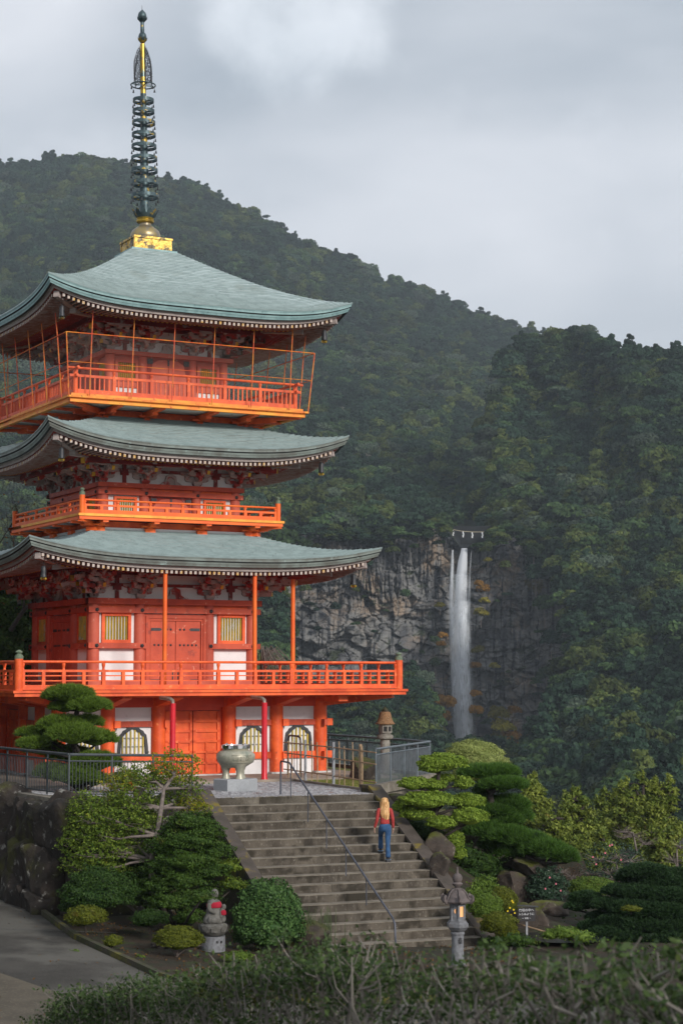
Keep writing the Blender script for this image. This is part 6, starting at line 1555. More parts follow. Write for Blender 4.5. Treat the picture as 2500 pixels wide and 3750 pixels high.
# firebox: six posts with panels, one glowing window, one round hole
fr_, z0, z1 = .268, 1.33, 1.72
FB = MB().lathe([(.2, z0), (.2, z1)], 6, start=HX).build('firebox', M['dark'], LL)
b = MB()
for k in range(6):
    a = HX + k * R(60); b.cbox(fr_ * math.cos(a) * .97, fr_ * math.sin(a) * .97, (z0 + z1) / 2, .05, .05, z1 - z0, None)
b.lathe([(.262, z0), (.262, z0 + .05)], 6, start=HX); b.lathe([(.262, z1 - .04), (.262, z1)], 6, start=HX); b.build('firebox_frame', g, FB)
ap = fr_ * math.cos(R(30))
for k in range(6):
    T = Matrix.Rotation(HX + R(30) + k * R(60), 4, 'Z')          # local +x points out of the face
    if k == 0:      # right-hand face: glowing window with raised frame
        b = MB()
        for y0_, y1_, a_, c_ in ((-.13, -.088, z0, z1), (.088, .13, z0, z1), (-.09, .09, z0, z0 + .09), (-.09, .09, z1 - .06, z1)): b.box(ap - .035, ap + .005, y0_, y1_, a_, c_, T)
        b.build('window_frame', g, FB); MB().box(ap - .045, ap - .035, -.09, .09, z0 + .05, z1 - .05, T).build('lit_window', M['glow'], FB)
    elif k == 5:    # left-hand face: panel with a round hole
        b = MB(); n = 16; zc = z0 + .22; ho_ = [(.055 * math.cos(2 * math.pi * i / n), zc + .055 * math.sin(2 * math.pi * i / n)) for i in range(n)]; sq = []
        for i in range(n): t_ = 2 * math.pi * i / n; c__, s__ = math.cos(t_), math.sin(t_); m__ = max(abs(c__) / .12, abs(s__) / .17); sq.append((c__ / m__, zc + s__ / m__ * 1.0))
        vs = [(ap - .02, y, z) for y, z in ho_ + sq] + [(ap - .05, y, z) for y, z in ho_]; b.add(vs, [(i, (i + 1) % n, n + (i + 1) % n, n + i) for i in range(n)] + [(i, 2 * n + i, 2 * n + (i + 1) % n, (i + 1) % n) for i in range(n)], T)
        b.build('panel', g, FB); MB().box(ap - .06, ap - .05, -.06, .0, zc - .06, zc + .06, T).build('round_opening_glow', M['glow'], FB)
    else: MB().box(ap - .04, ap - .01, -.13, .13, z0, z1, T).build('panel', g, FB)
# roof: six-lobed with ridges and curled corners
b = MB(); n = 48
def rf_(a, z):
    q = (math.degrees(a - HX) % 60) / 60; return 1 - .0 - .10 * math.sin(math.pi * q) 
prof = [(.27, 1.72), (.47, 1.735), (.5, 1.77), (.46, 1.81), (.37, 1.86), (.31, 1.95), (.22, 2.02), (.13, 2.04)]
b.lathe(prof, n, start=HX, rf=rf_); rr_o = b.build('lantern_roof', gd, LL, smooth=True)
for k in range(6):
    a = HX + k * R(60); T = Matrix.Rotation(a, 4, 'Z'); b = MB()
    b.tube([T @ Vector(p) for p in ((.15, 0, 2.045), (.24, 0, 2.02), (.33, 0, 1.96), (.40, 0, 1.87), (.48, 0, 1.79))], .028, 6)
    b.tube([T @ Vector(p) for p in ((.44, 0, 1.76), (.52, 0, 1.765), (.575, 0, 1.81), (.575, 0, 1.875), (.535, 0, 1.90), (.5, 0, 1.875))], [.05, .055, .055, .05, .045, .03], 8)
    b.build('curled_corner', gd, rr_o, smooth=True)
MB().lathe([(.17, 2.03), (.15, 2.06), (.09, 2.08), (.10, 2.1), (.17, 2.14), (.19, 2.17), (.15, 2.19), (.13, 2.21), (.17, 2.26), (.175, 2.32), (.13, 2.38), (.05, 2.41), (.035, 2.5), (.03, 2.55), (.0, 2.56)], 24).build('finial', gd, LL, smooth=True)
T = Matrix.Rotation(R(14), 4, 'Z') @ Matrix.Translation((0, -.212, .86)) @ Matrix.Rotation(HP, 4, 'X'); glyphs('泰', .17, M['ink'], LL, T, 'carved_character', .012)
LL.scale = (.62, .62, .93); 
# --- seated statue with red bib, holding a child, on lotus and round pedestal
SG = -3.03; sc_ = at_z(782, 3484, SG); SS = thing('seated_statue', 'grey seated stone statue with crimson bib holding a small figure', 'statue', (sc_.x, sc_.y, SG + .62), R(48))
tag(MB().lathe([(.32, 0), (.315, .34)], 28, (sc_.x, sc_.y, SG)).build('pedestal', M['granite'], smooth=True), 'round blue-grey granite drum under the seated statue', 'pedestal')
PD = bpy.data.objects['pedestal']
for k, ch in enumerate('奉納'):
    a = R(-90 + 22 + 22 * k); T = Matrix.Translation((sc_.x + .316 * math.cos(a), sc_.y + .316 * math.sin(a), SG + .22)) @ Matrix.Rotation(a + HP, 4, 'Z') @ Matrix.Rotation(HP, 4, 'X'); glyphs(ch, .07, M['ink'], PD, T, 'carved_character', .006)
b = MB(); b.lathe([(.2, .34), (.28, .36), (.355, .44), (.385, .53), (.37, .58), (.33, .6), (.3, .62)], 28, (sc_.x, sc_.y, SG)); o = b.build('lotus_seat', M['statue'], smooth=True); tag(o, 'carved stone lotus bowl between the statue and its drum', 'lotus seat')
for k in range(9):
    a = 2 * math.pi * k / 9; b = MB(); T = Matrix.Translation((sc_.x, sc_.y, SG)) @ Matrix.Rotation(a, 4, 'Z'); b.add([(.27, -.06, .37), (.27, .06, .37), (.365, .115, .45), (.365, -.115, .45), (.41, .11, .54), (.41, -.11, .54), (.42, 0, .6), (.385, 0, .44)], [(0, 1, 7), (1, 2, 7), (3, 0, 7), (2, 4, 7), (5, 3, 7), (4, 6, 7), (6, 5, 7)], T); b.build('petal', M['statue'], o)
def ell(name, m, par, c, r, rot=(0, 0, 0), seg=20, rings=12):
    b = MB(); T = Matrix.Translation(c) @ Matrix.Rotation(rot[2], 4, 'Z') @ Matrix.Rotation(rot[1], 4, 'Y') @ Matrix.Rotation(rot[0], 4, 'X') @ Matrix.Diagonal((*r, 1))
    b.lathe([(math.sin(math.pi * i / rings), -math.cos(math.pi * i / rings)) for i in range(rings + 1)], seg, (0, 0, 0), T); return b.build(name, m, par, smooth='full')
def skin_body(name, verts, edges, radii, m, parent=None, sub=2, root_i=0):
    me = bpy.data.meshes.new(name); me.from_pydata(verts, edges, []); o = bpy.data.objects.new(name, me); COL.objects.link(o)
    md = o.modifiers.new('skin', 'SKIN'); md.use_smooth_shade = True
    for i, r in enumerate(radii):
        sv_ = me.skin_vertices[0].data[i]; sv_.radius = (r, r) if not isinstance(r, tuple) else r; sv_.use_root = i == root_i
    s_ = o.modifiers.new('sub', 'SUBSURF'); s_.levels = sub; s_.render_levels = sub
    dg = bpy.context.evaluated_depsgraph_get(); m2 = bpy.data.meshes.new_from_object(o.evaluated_get(dg)); bpy.data.objects.remove(o)
    m2.name = name; m2.materials.clear(); m2.materials.append(m); m2.polygons.foreach_set('use_smooth', [True] * len(m2.polygons)); return link(name, m2, parent)
# robe body: lofted
b = MB(); b.lathe([(.27, 0), (.285, .05), (.25, .14), (.2, .24), (.185, .36), (.19, .46), (.165, .54), (.09, .59), (.06, .62)], 24, rf=lambda a, z: (1 + .12 * math.cos(2 * a) * (1 if z < .2 else .25)) * (1 + .02 * math.sin(14 * a)))
b.build('robed_body', M['statue'], SS, smooth='full')
ell('head', M['statue'], SS, (.01, -.02, .72), (.1, .105, .125)); ell('ear', M['statue'], SS, (-.1, .0, .71), (.015, .02, .045)); ell('ear', M['statue'], SS, (.115, .0, .71), (.015, .02, .045)); ell('nose', M['statue'], SS, (.01, -.125, .71), (.014, .02, .025))
for s_ in (-1, 1): skin_body('arm', [(s_ * .17, 0, .5), (s_ * .23, -.06, .34), (s_ * .12, -.2, .26)], [(0, 1), (1, 2)], [.07, .065, .05], M['statue'], SS)
for s_ in (-1, 1): skin_body('folded_leg', [(s_ * .08, 0, .1), (s_ * .27, -.12, .1), (s_ * .05, -.27, .08)], [(0, 1), (1, 2)], [.1, .1, .07], M['statue'], SS)
ell('child_figure', M['statue'], SS, (.1, -.2, .25), (.085, .08, .15), (0, .35, 0)); ell('child_head', M['statue'], SS, (.15, -.23, .40), (.062, .062, .07)); 
b = MB(); b.lathe([(.115, .56), (.175, .52), (.202, .46), (.205, .40), (.2, .385)], 24, rf=lambda a, z: 1 + .04 * math.cos(a + .6)); b.build('bib', M['bib'], SS, smooth='full')
b = MB(); b.lathe([(.06, .33), (.09, .29), (.098, .22), (.08, .2)], 16, (.12, -.22, .0)); b.build('child_bib', M['bib'], SS, smooth='full')
SS.scale = (.84, .84, .9)
for o in (PD, bpy.data.objects['lotus_seat']):
    M_ = Matrix.Translation((sc_.x, sc_.y, SG)) @ Matrix.Diagonal((.83, .83, 1, 1)) @ Matrix.Translation((-sc_.x, -sc_.y, -SG)); o.data.transform(M_)
    for c in o.children: c.data.transform(M_ if c.name.startswith('petal') else Matrix.Identity(4)); c.location = (M_ @ c.location) if not c.name.startswith('petal') else c.location
# --- black sign with white writing
sp_ = at_y(1926, 3408, 46.6); sg = at_y(1924, 3346, sp_.y); SN = thing('garden_sign', 'small black wooden sign with white Japanese writing beside the pond', 'sign', (sp_.x, sp_.y, -3.35), R(12))
hh = sg.z + 3.35
MB().box(-.38 * .55, .42 * .55, -.02, .02, hh - .19, hh + .14).build('sign_board', M['signblack'], SN)
b = MB(); b.beam((-.29, 0, hh + .2), (.31, 0, hh + .15), .12, .025); b.build('sign_cap', M['iron'], SN); MB().box(.0, .05, .02, .06, -.1, hh - .1).build('sign_post', M['postg'], SN)
F_ = Matrix.Rotation(HP, 4, 'X')
glyphs('竹垣の中へ', .078, M['signtext'], SN, Matrix.Translation((-.0, -.024, hh + .075)) @ F_); glyphs('入らぬように', .068, M['signtext'], SN, Matrix.Translation((-.0, -.024, hh - .02)) @ F_); glyphs('〜 寺務 〜', .05, M['signtext'], SN, Matrix.Translation((.0, -.024, hh - .12)) @ F_)
# bamboo pole rail by the pond
for i, (a, c, lab) in enumerate((((1890, 3382), (2085, 3432), 'thin bamboo pole strung in front of the black sign'), ((1890, 3430), (2120, 3480), 'lower bamboo pole nearest the hedge by the pond'))):
    pa, pb_ = at_y(*a, 46.9), at_y(*c, 46.3); o = MB().tube([pa, (pa + pb_) / 2 - Vector((0, 0, .03)), pb_], .02, 6).build('bamboo_pole', M['bamboo']); tag(o, lab, 'pole')


# ------------------------------------------------------------------ garden plants
K4 = 1 / 1.2544
def ellipsoid_leaves(c, r, dens, leaf, rg, lump=.16, jit=.55, up=-.55, asp=.55, shell=.22):
    area = 4 * math.pi * ((r[0] * r[1]) ** 1.6 + (r[0] * r[2]) ** 1.6 + (r[1] * r[2]) ** 1.6) ** (1 / 1.6) / 3 ** (1 / 1.6); n = max(40, int(area * dens * 2.3)); leaf = leaf * 1.12
    d = sph(n, rg, up); a = rg.uniform(0, 9)
    lm = 1 + lump * (np.sin(d[:, 0] * 7 + a) * np.sin(d[:, 1] * 6 + a * 2) + .7 * np.sin(d[:, 2] * 9 + a + d[:, 0] * 5)) 
    P = np.array(c) + d * np.array(r) * (lm * (1 - shell * rg.uniform(0, 1, n) ** 2 + np.abs(rg.normal(0, .055, n)) * (rg.uniform(0, 1, n) < .35)))[:, None]
    N = d / np.array(r); N /= np.linalg.norm(N, axis=1)[:, None]
    return leaf_cards(P, N, leaf, rg, jit, asp)
def core_mesh(V, F, c, r, rg, k=.8):
    import bmesh
    bm = bmesh.new(); bmesh.ops.create_icosphere(bm, subdivisions=2, radius=1); o = len(V); vs = [np.array(v.co) for v in bm.verts]
    vs = [np.array(c) + v * np.array(r) * k * (1 + .12 * math.sin(v[0] * 5 + v[1] * 7)) for v in vs]; fs = [[l.index + o for l in f.verts] for f in bm.faces]; bm.free(); return vs, fs
def needles(c, r, dens, ln, rg, w=.013, per=9):
    """tufts of long needles standing on the upper side of a flattened pad"""
    area = math.pi * r[0] * r[1] * 1.6; n = max(20, int(area * dens * 1.9)); w = w * 1.7; ln = ln * 1.1; d = sph(n, rg, -.25); P = np.array(c) + d * np.array(r) * rg.uniform(.75, 1.04, (n, 1)); N = d * np.array([.75, .75, .6]) + np.array([0, 0, .75]); N /= np.linalg.norm(N, axis=1)[:, None]
    P = np.repeat(P, per, 0); N = np.repeat(N, per, 0); m = len(P); D = N + rg.normal(0, .42, (m, 3)); D /= np.linalg.norm(D, axis=1)[:, None]; S = np.cross(D, rg.normal(0, 1, (m, 3))); S /= np.linalg.norm(S, axis=1)[:, None]
    L_ = ln * rg.uniform(.7, 1.2, (m, 1)); V = np.stack([P - S * w * .5, P + S * w * .5, P + D * L_], 1).reshape(-1, 3); return V, np.arange(m * 3).reshape(-1, 3)
def plant(name, label, cat, base, clumps, m, leaf=.05, dens=420, style='leaf', seed=0, trunk=None, bark='bark', tr=.06, group=None, core=.78, jit=.55, lump=.16, up=-.55, asp=.55, extra=None, per=9, nw=.013, limbs=True, wig=.06):
    """clumps: (centre, radii[, material]) in world coordinates; one crown mesh, one trunk mesh"""
    rg = np.random.default_rng(seed + 500); root = thing(name, label, cat, tuple(base), 0, group); B = np.array(base)
    mats = [m] + [k[2] for k in clumps if len(k) > 2 and k[2] is not m]; mats = list(dict.fromkeys(mats)); VV = []; FF = []; F3 = []; m4 = []; m3 = []; o = 0
    for k in clumps:
        c, r = np.array(k[0]) - B, np.array(k[1]); mi = mats.index(k[2] if len(k) > 2 else m)
        if core:
            vs, fs = core_mesh([], [], c, r, rg, core); VV.append(np.array(vs)); F3.append(np.array(fs) + o); m3 += [mi] * len(fs); o += len(vs)
        if style == 'leaf': V, F = ellipsoid_leaves(c, r, dens, leaf, rg, lump, jit, up, asp); FF.append(F + o); m4 += [mi] * len(F)
        else: V, F = needles(c, r, dens, leaf, rg, nw, per); F3.append(F + o); m3 += [mi] * len(F)
        VV.append(V); o += len(V)
    np_mesh('crown', np.concatenate(VV), np.concatenate(FF) if FF else [], mats, root, midx=m4 + m3, F3=np.concatenate(F3) if F3 else None)
    b = MB(); rr_ = random.Random(seed)
    tp = [Vector(p) - Vector(base) for p in (trunk or [base, tuple(np.mean([k[0] for k in clumps], 0))])]
    if len(tp) > 1: b.tube(tp, [tr * (1 - .6 * i / (len(tp) - 1)) for i in range(len(tp))], 8)
    if limbs:
        for k in clumps:
            c = Vector(k[0]) - Vector(base); j = min(range(len(tp)), key=lambda i: (tp[i] - c).length + (.6 if tp[i].z > c.z else 0)); s_ = tp[j]
            mid = (s_ + c) / 2 + Vector((rr_.uniform(-wig, wig), rr_.uniform(-wig, wig), rr_.uniform(-.05, .02))); q = c - Vector((0, 0, k[1][2] * .5))
            b.tube([s_, mid, q], [tr * .5, tr * .36, tr * .18], 6)
            if extra:
                for _ in range(extra):
                    a = rr_.uniform(0, 6.28); e = q + Vector((math.cos(a) * k[1][0], math.sin(a) * k[1][1], rr_.uniform(-.1, .9) * k[1][2])); b.tube([mid.lerp(q, rr_.random()), (q + e) / 2 + Vector((0, 0, rr_.uniform(-.05, .05))), e], [tr * .2, tr * .12, tr * .05], 4, False)
    if b.v: b.build('trunk', M[bark], root, smooth='full')
    return root
def CL(lst, Y, ox, oy, sc=K4, dy=.75, mats=None):
    """clump list from sizes read off the photograph: (x, y, rx, ry[, depth offset[, material]])"""
    out = []
    for k in lst:
        x, y, rx, ry = k[:4]; yy = Y + (k[4] if len(k) > 4 else 0); p = at_y(ox + x * sc, oy + y * sc, yy); m_ = mpp(yy) * sc; t = (tuple(p), (rx * m_, rx * m_ * dy, ry * m_))
        if len(k) > 5: t = t + (M[k[5]],)
        out.append(t)
    return out
def GROW(cl, k): return [(c[0], tuple(q * k for q in c[1])) + tuple(c[2:]) for c in cl]
# pine in front of the pagoda
Y = 52.6; pb_ = at_y(300, 2880, Y)
pads = CL([(315, 62, 100, 38), (235, 70, 35, 22, .2), (410, 115, 85, 36, -.3), (300, 118, 62, 28, .3), (290, 205, 100, 42, 0), (395, 190, 65, 30, .4), (340, 250, 110, 48, -.5), (440, 265, 85, 38, .1), (230, 245, 80, 38, .3), (150, 290, 62, 26, -.2), (130, 240, 48, 24, .5), (200, 310, 80, 34, .6), (440, 375, 100, 44, -.2), (350, 440, 95, 45, -.5), (320, 340, 90, 40, .5), (250, 420, 80, 40, .3), (430, 455, 60, 30, .2)], Y, 0, 2500)
plant('pine_tree', 'clipped green pine with layered needle pads before the pagoda, behind the left railing', 'pine tree', (pb_.x, pb_.y, TZ), GROW(pads, 1.12), M['pine'], .13, 240, 'needle', 1, [(pb_.x, pb_.y, TZ), tuple(at_y(290, 2780, Y)), tuple(at_y(255, 2680, Y)), tuple(at_y(285, 2600, Y)), tuple(at_y(250, 2560, Y))], 'bark', .13, core=.62, per=12, nw=.012)
# round clipped shrub behind it
plant('clipped_shrub', 'low olive clipped shrub behind the left railing near the drain pipe', 'shrub', tuple(at_y(470, 2890, 51.5)), CL([(575, 440, 75, 40)], 51.5, 0, 2500), M['azalea'], .04, 700, seed=2, tr=.03)
# leafy tree with yellow leaves and pale branches
Y = 45.6; tb_ = at_y(560, 3290, Y)
cl = CL([(800, 385, 95, 60, .2, 'leafy_y'), (740, 440, 75, 50, .3), (870, 470, 60, 45, .3), (640, 430, 85, 50, .1), (560, 470, 75, 50, 0, 'leafy_y'), (610, 530, 90, 60, -.2), (520, 560, 80, 50, .2), (400, 560, 70, 55, 0), (440, 620, 85, 50, -.3), (375, 600, 55, 60, .2), (560, 620, 95, 50, -.4), (650, 650, 80, 45, -.2), (480, 700, 95, 55, -.4), (370, 690, 70, 50, -.1), (330, 740, 60, 45, .1), (430, 780, 90, 50, -.5), (540, 760, 80, 45, -.3), (360, 830, 70, 40, -.2), (460, 850, 90, 40, -.5), (620, 580, 60, 40, .3), (700, 560, 50, 35, .5), (880, 560, 55, 35, .5, 'leafy_y'), (930, 580, 35, 25, .6, 'leafy_y'), (640, 700, 80, 45, .3), (600, 790, 90, 50, .4), (700, 800, 60, 60, .6), (540, 850, 90, 50, .1), (680, 630, 60, 40, .6), (790, 540, 60, 40, .7)], Y, 0, 2500)
cl = GROW(cl, 1.12)
plant('leafy_tree', 'small garden tree with yellow-green and orange leaves and pale twisting branches below the left railing', 'tree', (tb_.x, tb_.y, G(tb_.x, tb_.y)), cl, M['leafy'], .058, 230, seed=3, trunk=[(tb_.x, tb_.y, G(tb_.x, tb_.y)), tuple(at_y(555, 3150, Y - .3)), tuple(at_y(575, 3060, Y - .5)), tuple(at_y(590, 2960, Y - .3)), tuple(at_y(600, 2890, Y - .1)), tuple(at_y(640, 2840, Y))], bark='bark_l', tr=.085, core=0, extra=7, lump=.3, jit=.8, up=-.9, wig=.16)
# dark layered tree
Y = 44.9; tb_ = at_y(660, 3330, Y)
cl = CL([(925, 985, 55, 26, -3.0), (650, 860, 80, 60, .9), (700, 920, 80, 60, .8), (640, 980, 60, 60, .6)] + [(880, 640, 95, 42, 0), (800, 680, 70, 35, .3), (950, 690, 75, 38, -.1), (870, 730, 130, 48, -.2), (760, 760, 80, 45, .1), (970, 780, 85, 45, -.1), (860, 820, 120, 50, -.4), (760, 850, 90, 45, -.1), (950, 870, 95, 42, -.3), (1040, 850, 60, 35, .1, 'leafy'), (1070, 930, 55, 30, .1, 'leafy'), (850, 910, 110, 48, -.4), (740, 940, 90, 42, -.2), (920, 985, 85, 38, -.5), (800, 1010, 95, 42, -.5), (730, 1010, 60, 40, -.2), (870, 1080, 60, 42, -.6)], Y, 0, 2500)
plant('layered_shrub_tree', 'dark green dense tree with cloud-like layers behind the seated statue', 'tree', (tb_.x, tb_.y, G(tb_.x, tb_.y)), GROW(cl, 1.1), M['darkleaf'], .05, 480, seed=4, tr=.09, lump=.22, up=-.4, trunk=[(tb_.x, tb_.y, G(tb_.x, tb_.y)), tuple(at_y(670, 3200, Y + .2)), tuple(at_y(680, 3100, Y + .3)), tuple(at_y(690, 3030, Y + .3))], core=.7)
Y = 44.2
plant('round_shrub', 'wide rounded dark green shrub beside the boulder wall', 'shrub', tuple(at_y(360, 3370, Y)), CL([(450, 920, 125, 75), (370, 970, 90, 60, -.1), (540, 950, 100, 70, .1), (460, 990, 150, 60, -.3), (330, 1030, 60, 40, .2)], Y, 0, 2500), M['darkleaf2'], .05, 520, seed=5, lump=.14, tr=.05)
AZ = [(395, 1075, 95, 48, 42.6, 'azalea', 'flat-topped olive azalea at the edge of the path by the boulder wall'), (520, 1190, 45, 28, 42.2, 'azalea', 'tiny yellowish azalea by the path kerb'), (690, 1085, 85, 40, 43.6, 'darkleaf2', 'low dark azalea left of the seated statue')]
for i, (x, y, a, c, Y, m, lab) in enumerate(AZ): plant('azalea_bush', lab, 'shrub', tuple(at_y(x * K4, 2500 + (y + c + 28) * K4, Y)), CL([(x, y, a, c), (x - a * .3, y + c * .3, a * .6, c * .8, .1)], Y, 0, 2500), M[m], .036, 900, seed=20 + i, tr=.03, lump=.1)
Y = 41.8; ab_ = at_y(645, 3545, Y)
rt = plant('azalea_bush', 'olive-yellow domed azalea on bare stems in front of the statue', 'shrub', (ab_.x, ab_.y, G(ab_.x, ab_.y)), CL([(820, 1165, 100, 45), (750, 1185, 50, 35, .1), (890, 1190, 50, 35, .1), (820, 1200, 85, 35, -.2)], Y, 0, 2500), M['azalea'], .036, 900, seed=31, tr=.04, bark='bark_l', extra=8, lump=.1, up=-.2)
Y = 43.3
plant('round_bush', 'big round glossy green bush at the foot of the stairs', 'bush', tuple(at_y(980, 3495, Y)), CL([(1235, 1020, 135, 115), (1180, 1080, 110, 110, -.1), (1290, 1090, 105, 105, -.1), (1230, 1140, 150, 85, -.2), (1130, 1160, 60, 60, .1)], Y, 0, 2500), M['glossy'], .068, 330, seed=6, lump=.1, tr=.06, core=.82)
plant('clipped_shrub', 'small yellow-green clipped shrub peeking over the hedge beside the statue', 'shrub', tuple(at_y(865, 3540, 41.5)), CL([(1090, 1262, 70, 25)], 41.5, 0, 2500), M['azalea_g'], .036, 900, seed=33, tr=.02)
for i, (x, y, s, lab) in enumerate([(345, 1250, 22, 'low weeds on the edge of the path near the kerb'), (640, 1270, 18, 'small tuft of weeds by the brown soil bed')]): plant('weed_tuft', lab, 'weeds', tuple(at_y(x * K4, 2500 + (y + s) * K4, 41.5)), CL([(x, y, s * 1.6, s)], 41.5, 0, 2500), M['azalea_g'], .04, 500, seed=60 + i, tr=.01, core=0)
# horsetail rushes by the stairs
rb = at_y(1150, 3470, 43.5); root = thing('rushes', 'clump of thin pale green rushes against the bottom of the stairs', 'rushes', (rb.x, rb.y, G(rb.x, rb.y))); b = MB(); r_ = random.Random(9)
for i in range(90): x, y = r_.gauss(0, .28), r_.gauss(0, .15); h = r_.uniform(.45, 1.0); l_ = r_.gauss(0, .07); b.tube([(x, y, 0), (x + l_ * .4, y, h * .5), (x + l_, y + l_, h)], [.009, .008, .004], 4, False)
b.build('blades', M['grassb'], root)
# --- right of the stairs
Y = 50.3; hb_ = at_y(1590, 3160, Y); OX = 1250
def plates(lst, dx=0): return CL(lst, Y, OX, 2500)
cl = plates([(465, 372, 106, 44), (420, 395, 60, 26, -.1), (330, 468, 68, 32, -.2), (418, 474, 62, 28, 0), (470, 445, 50, 24, .4), (562, 465, 44, 33, .1), (390, 545, 120, 42, -.3), (480, 540, 50, 24, .1), (575, 550, 80, 40, .1), (270, 575, 35, 30, -.1), (345, 605, 75, 36, -.2), (460, 648, 66, 34, -.4), (590, 620, 82, 42, -.3), (520, 735, 42, 55, 0), (540, 790, 34, 30, .1)])
plant('cloud_pruned_tree', 'bright green cloud-pruned tree with rounded leaf pads right of the stairs', 'tree', (hb_.x, hb_.y, hb_.z), GROW(cl, 1.05), M['holly'], .055, 620, seed=7, trunk=[tuple(hb_), tuple(at_y(1585, 3090, Y)), tuple(at_y(1590, 2990, Y)), tuple(at_y(1600, 2900, Y)), tuple(at_y(1606, 2830, Y))], tr=.11, core=.78, jit=.6, up=-.3, lump=.09)
Y = 55; plant('domed_shrub', 'large pale green domed shrub beyond the right railing below the waterfall', 'shrub', tuple(at_y(1750, 2900, Y)), CL([(600, 320, 110, 55), (560, 345, 90, 45, .3), (655, 330, 90, 50, .3), (655, 375, 115, 55, -.4), (730, 405, 75, 40, -.2), (640, 420, 130, 45, -.2)], Y, OX, 2500), M['dome_leaf'], .05, 700, seed=8, tr=.08, jit=.4, lump=.06)
Y = 52.2; pb_ = at_y(1790, 3180, Y)
pads = CL([(640, 425, 85, 30, .2), (720, 420, 80, 26, .3), (745, 478, 92, 27, -.2), (680, 500, 55, 22, .4), (640, 560, 75, 30, .5), (770, 570, 75, 35, .3), (700, 600, 85, 32, .1), (800, 620, 60, 34, .3), (760, 640, 60, 26, 0), (680, 690, 95, 38, -.1), (760, 715, 95, 40, -.4), (850, 740, 90, 36, -.6), (920, 770, 85, 34, -.9), (985, 795, 75, 30, -1.1), (1035, 818, 45, 20, -1.2), (800, 790, 75, 28, -.4), (700, 755, 60, 30, 0)], Y, OX, 2500)
plant('pine_tree', 'pine with a long needle-covered branch reaching right beside the cloud-pruned tree', 'pine tree', tuple(pb_), GROW(pads, 1.12), M['pine_m'], .17, 230, 'needle', 9, [tuple(pb_), tuple(at_y(1785, 3060, Y)), tuple(at_y(1800, 2950, Y)), tuple(at_y(1795, 2905, Y)), tuple(at_y(1830, 2885, Y))], 'bark', .14, core=.5, per=12, nw=.013)
MB().tube([at_y(1800, 3090, Y) - pb_, at_y(1850, 3120, Y - .4) - pb_, at_y(1930, 3140, Y - .8) - pb_, at_y(2030, 3178, Y - 1.1) - pb_], [.09, .075, .06, .035], 8).build('long_branch', M['bark'], bpy.data.objects['pine_tree.001'])
plant('dark_undergrowth_bush', 'dark leafy bush in the shade under the long pine branch', 'bush', tuple(at_y(1720, 3200, 51.5)), CL([(560, 800, 80, 60), (640, 830, 90, 55, .2), (700, 900, 80, 50, .3), (590, 890, 60, 45, -.3)], 51.5, OX, 2500), M['darkleaf2'], .06, 260, seed=71, tr=.04, lump=.25)
plant('dark_undergrowth_bush', 'dark leafy bush at the foot of the cloud-pruned tree beside the right side wall', 'bush', tuple(at_y(1580, 3160, 50.6)), CL([(400, 700, 70, 40), (450, 745, 60, 40, -.1), (360, 660, 60, 30, .2)], 50.8, OX, 2500), M['darkleaf2'], .06, 260, seed=72, tr=.04, lump=.25)
# azaleas by the stairs
Y = 45.5
plant('azalea_bush', 'grey-green clipped azalea against the right side wall of the stairs', 'shrub', tuple(at_y(1780, 3400, Y)), CL([(655, 1020, 82, 65), (670, 1050, 70, 50, -.1)], Y, OX, 2500), M['azalea_g'], .038, 900, seed=10, lump=.07, tr=.04)
rt = plant('azalea_bush', 'olive clipped azalea with small yellow flowers left of the black sign', 'shrub', tuple(at_y(1850, 3400, Y + .7)), CL([(740, 1000, 68, 62), (760, 1020, 45, 45, -.1)], Y + .7, OX, 2500), M['azalea'], .036, 950, seed=11, lump=.07, tr=.04)
fb = MB(); r_ = random.Random(4)
for x, y in ((1878, 3306), (1866, 3326), (1880, 3333), (1858, 3338), (1884, 3345), (1870, 3352), (1868, 3370), (1874, 3300)):
    p = at_y(x, y, Y + .05) - rt.location
    for k in range(5): a = k * 1.257; fb.add([p, p + Vector((.018 * math.cos(a), -.012, .018 * math.sin(a))), p + Vector((.027 * math.cos(a + .6), 0, .027 * math.sin(a + .6))), p + Vector((.018 * math.cos(a + 1.2), -.012, .018 * math.sin(a + 1.2)))], [(0, 1, 2, 3)])
fb.build('yellow_flowers', M['yellowf'], rt)
plant('azalea_bush', 'loose upright azalea behind the two clipped ones', 'shrub', tuple(at_y(1760, 3330, Y + 1.4)), CL([(660, 925, 50, 32, 1.2), (620, 950, 40, 35, 1.0), (700, 960, 50, 30, 1.0), (590, 985, 40, 35, .6)], Y, OX, 2500), M['azalea_g'], .05, 420, seed=12, lump=.3, tr=.03, core=.6)
plant('azalea_bush', 'low olive azalea nearest the hedge at the bottom of the right side wall', 'shrub', tuple(at_y(1830, 3450, Y - .6)), CL([(725, 1105, 80, 50), (690, 1120, 55, 40, .1), (760, 1150, 55, 40, 0)], Y - .6, OX, 2500), M['azalea'], .038, 850, seed=13, lump=.1, tr=.03)
plant('mossy_shrub', 'low yellow-green shrub under the long pine branch', 'shrub', tuple(at_y(1940, 3180, 53)), CL([(860, 850, 80, 40), (780, 840, 60, 30, .2)], 53, OX, 2500), M['azalea_g'], .05, 420, seed=14, tr=.03, lump=.2)
Y = 51
rt = plant('camellia_bush', 'camellia bush with silvery leaves and a few pink flowers near the pond', 'shrub', tuple(at_y(2010, 3330, Y)), CL([(945, 900, 70, 50), (900, 940, 55, 45, .1), (990, 930, 50, 50, .1), (940, 970, 75, 45, -.1)], Y, OX, 2500), M['camellia'], .06, 330, seed=15, lump=.25, tr=.05, core=.55, extra=3)
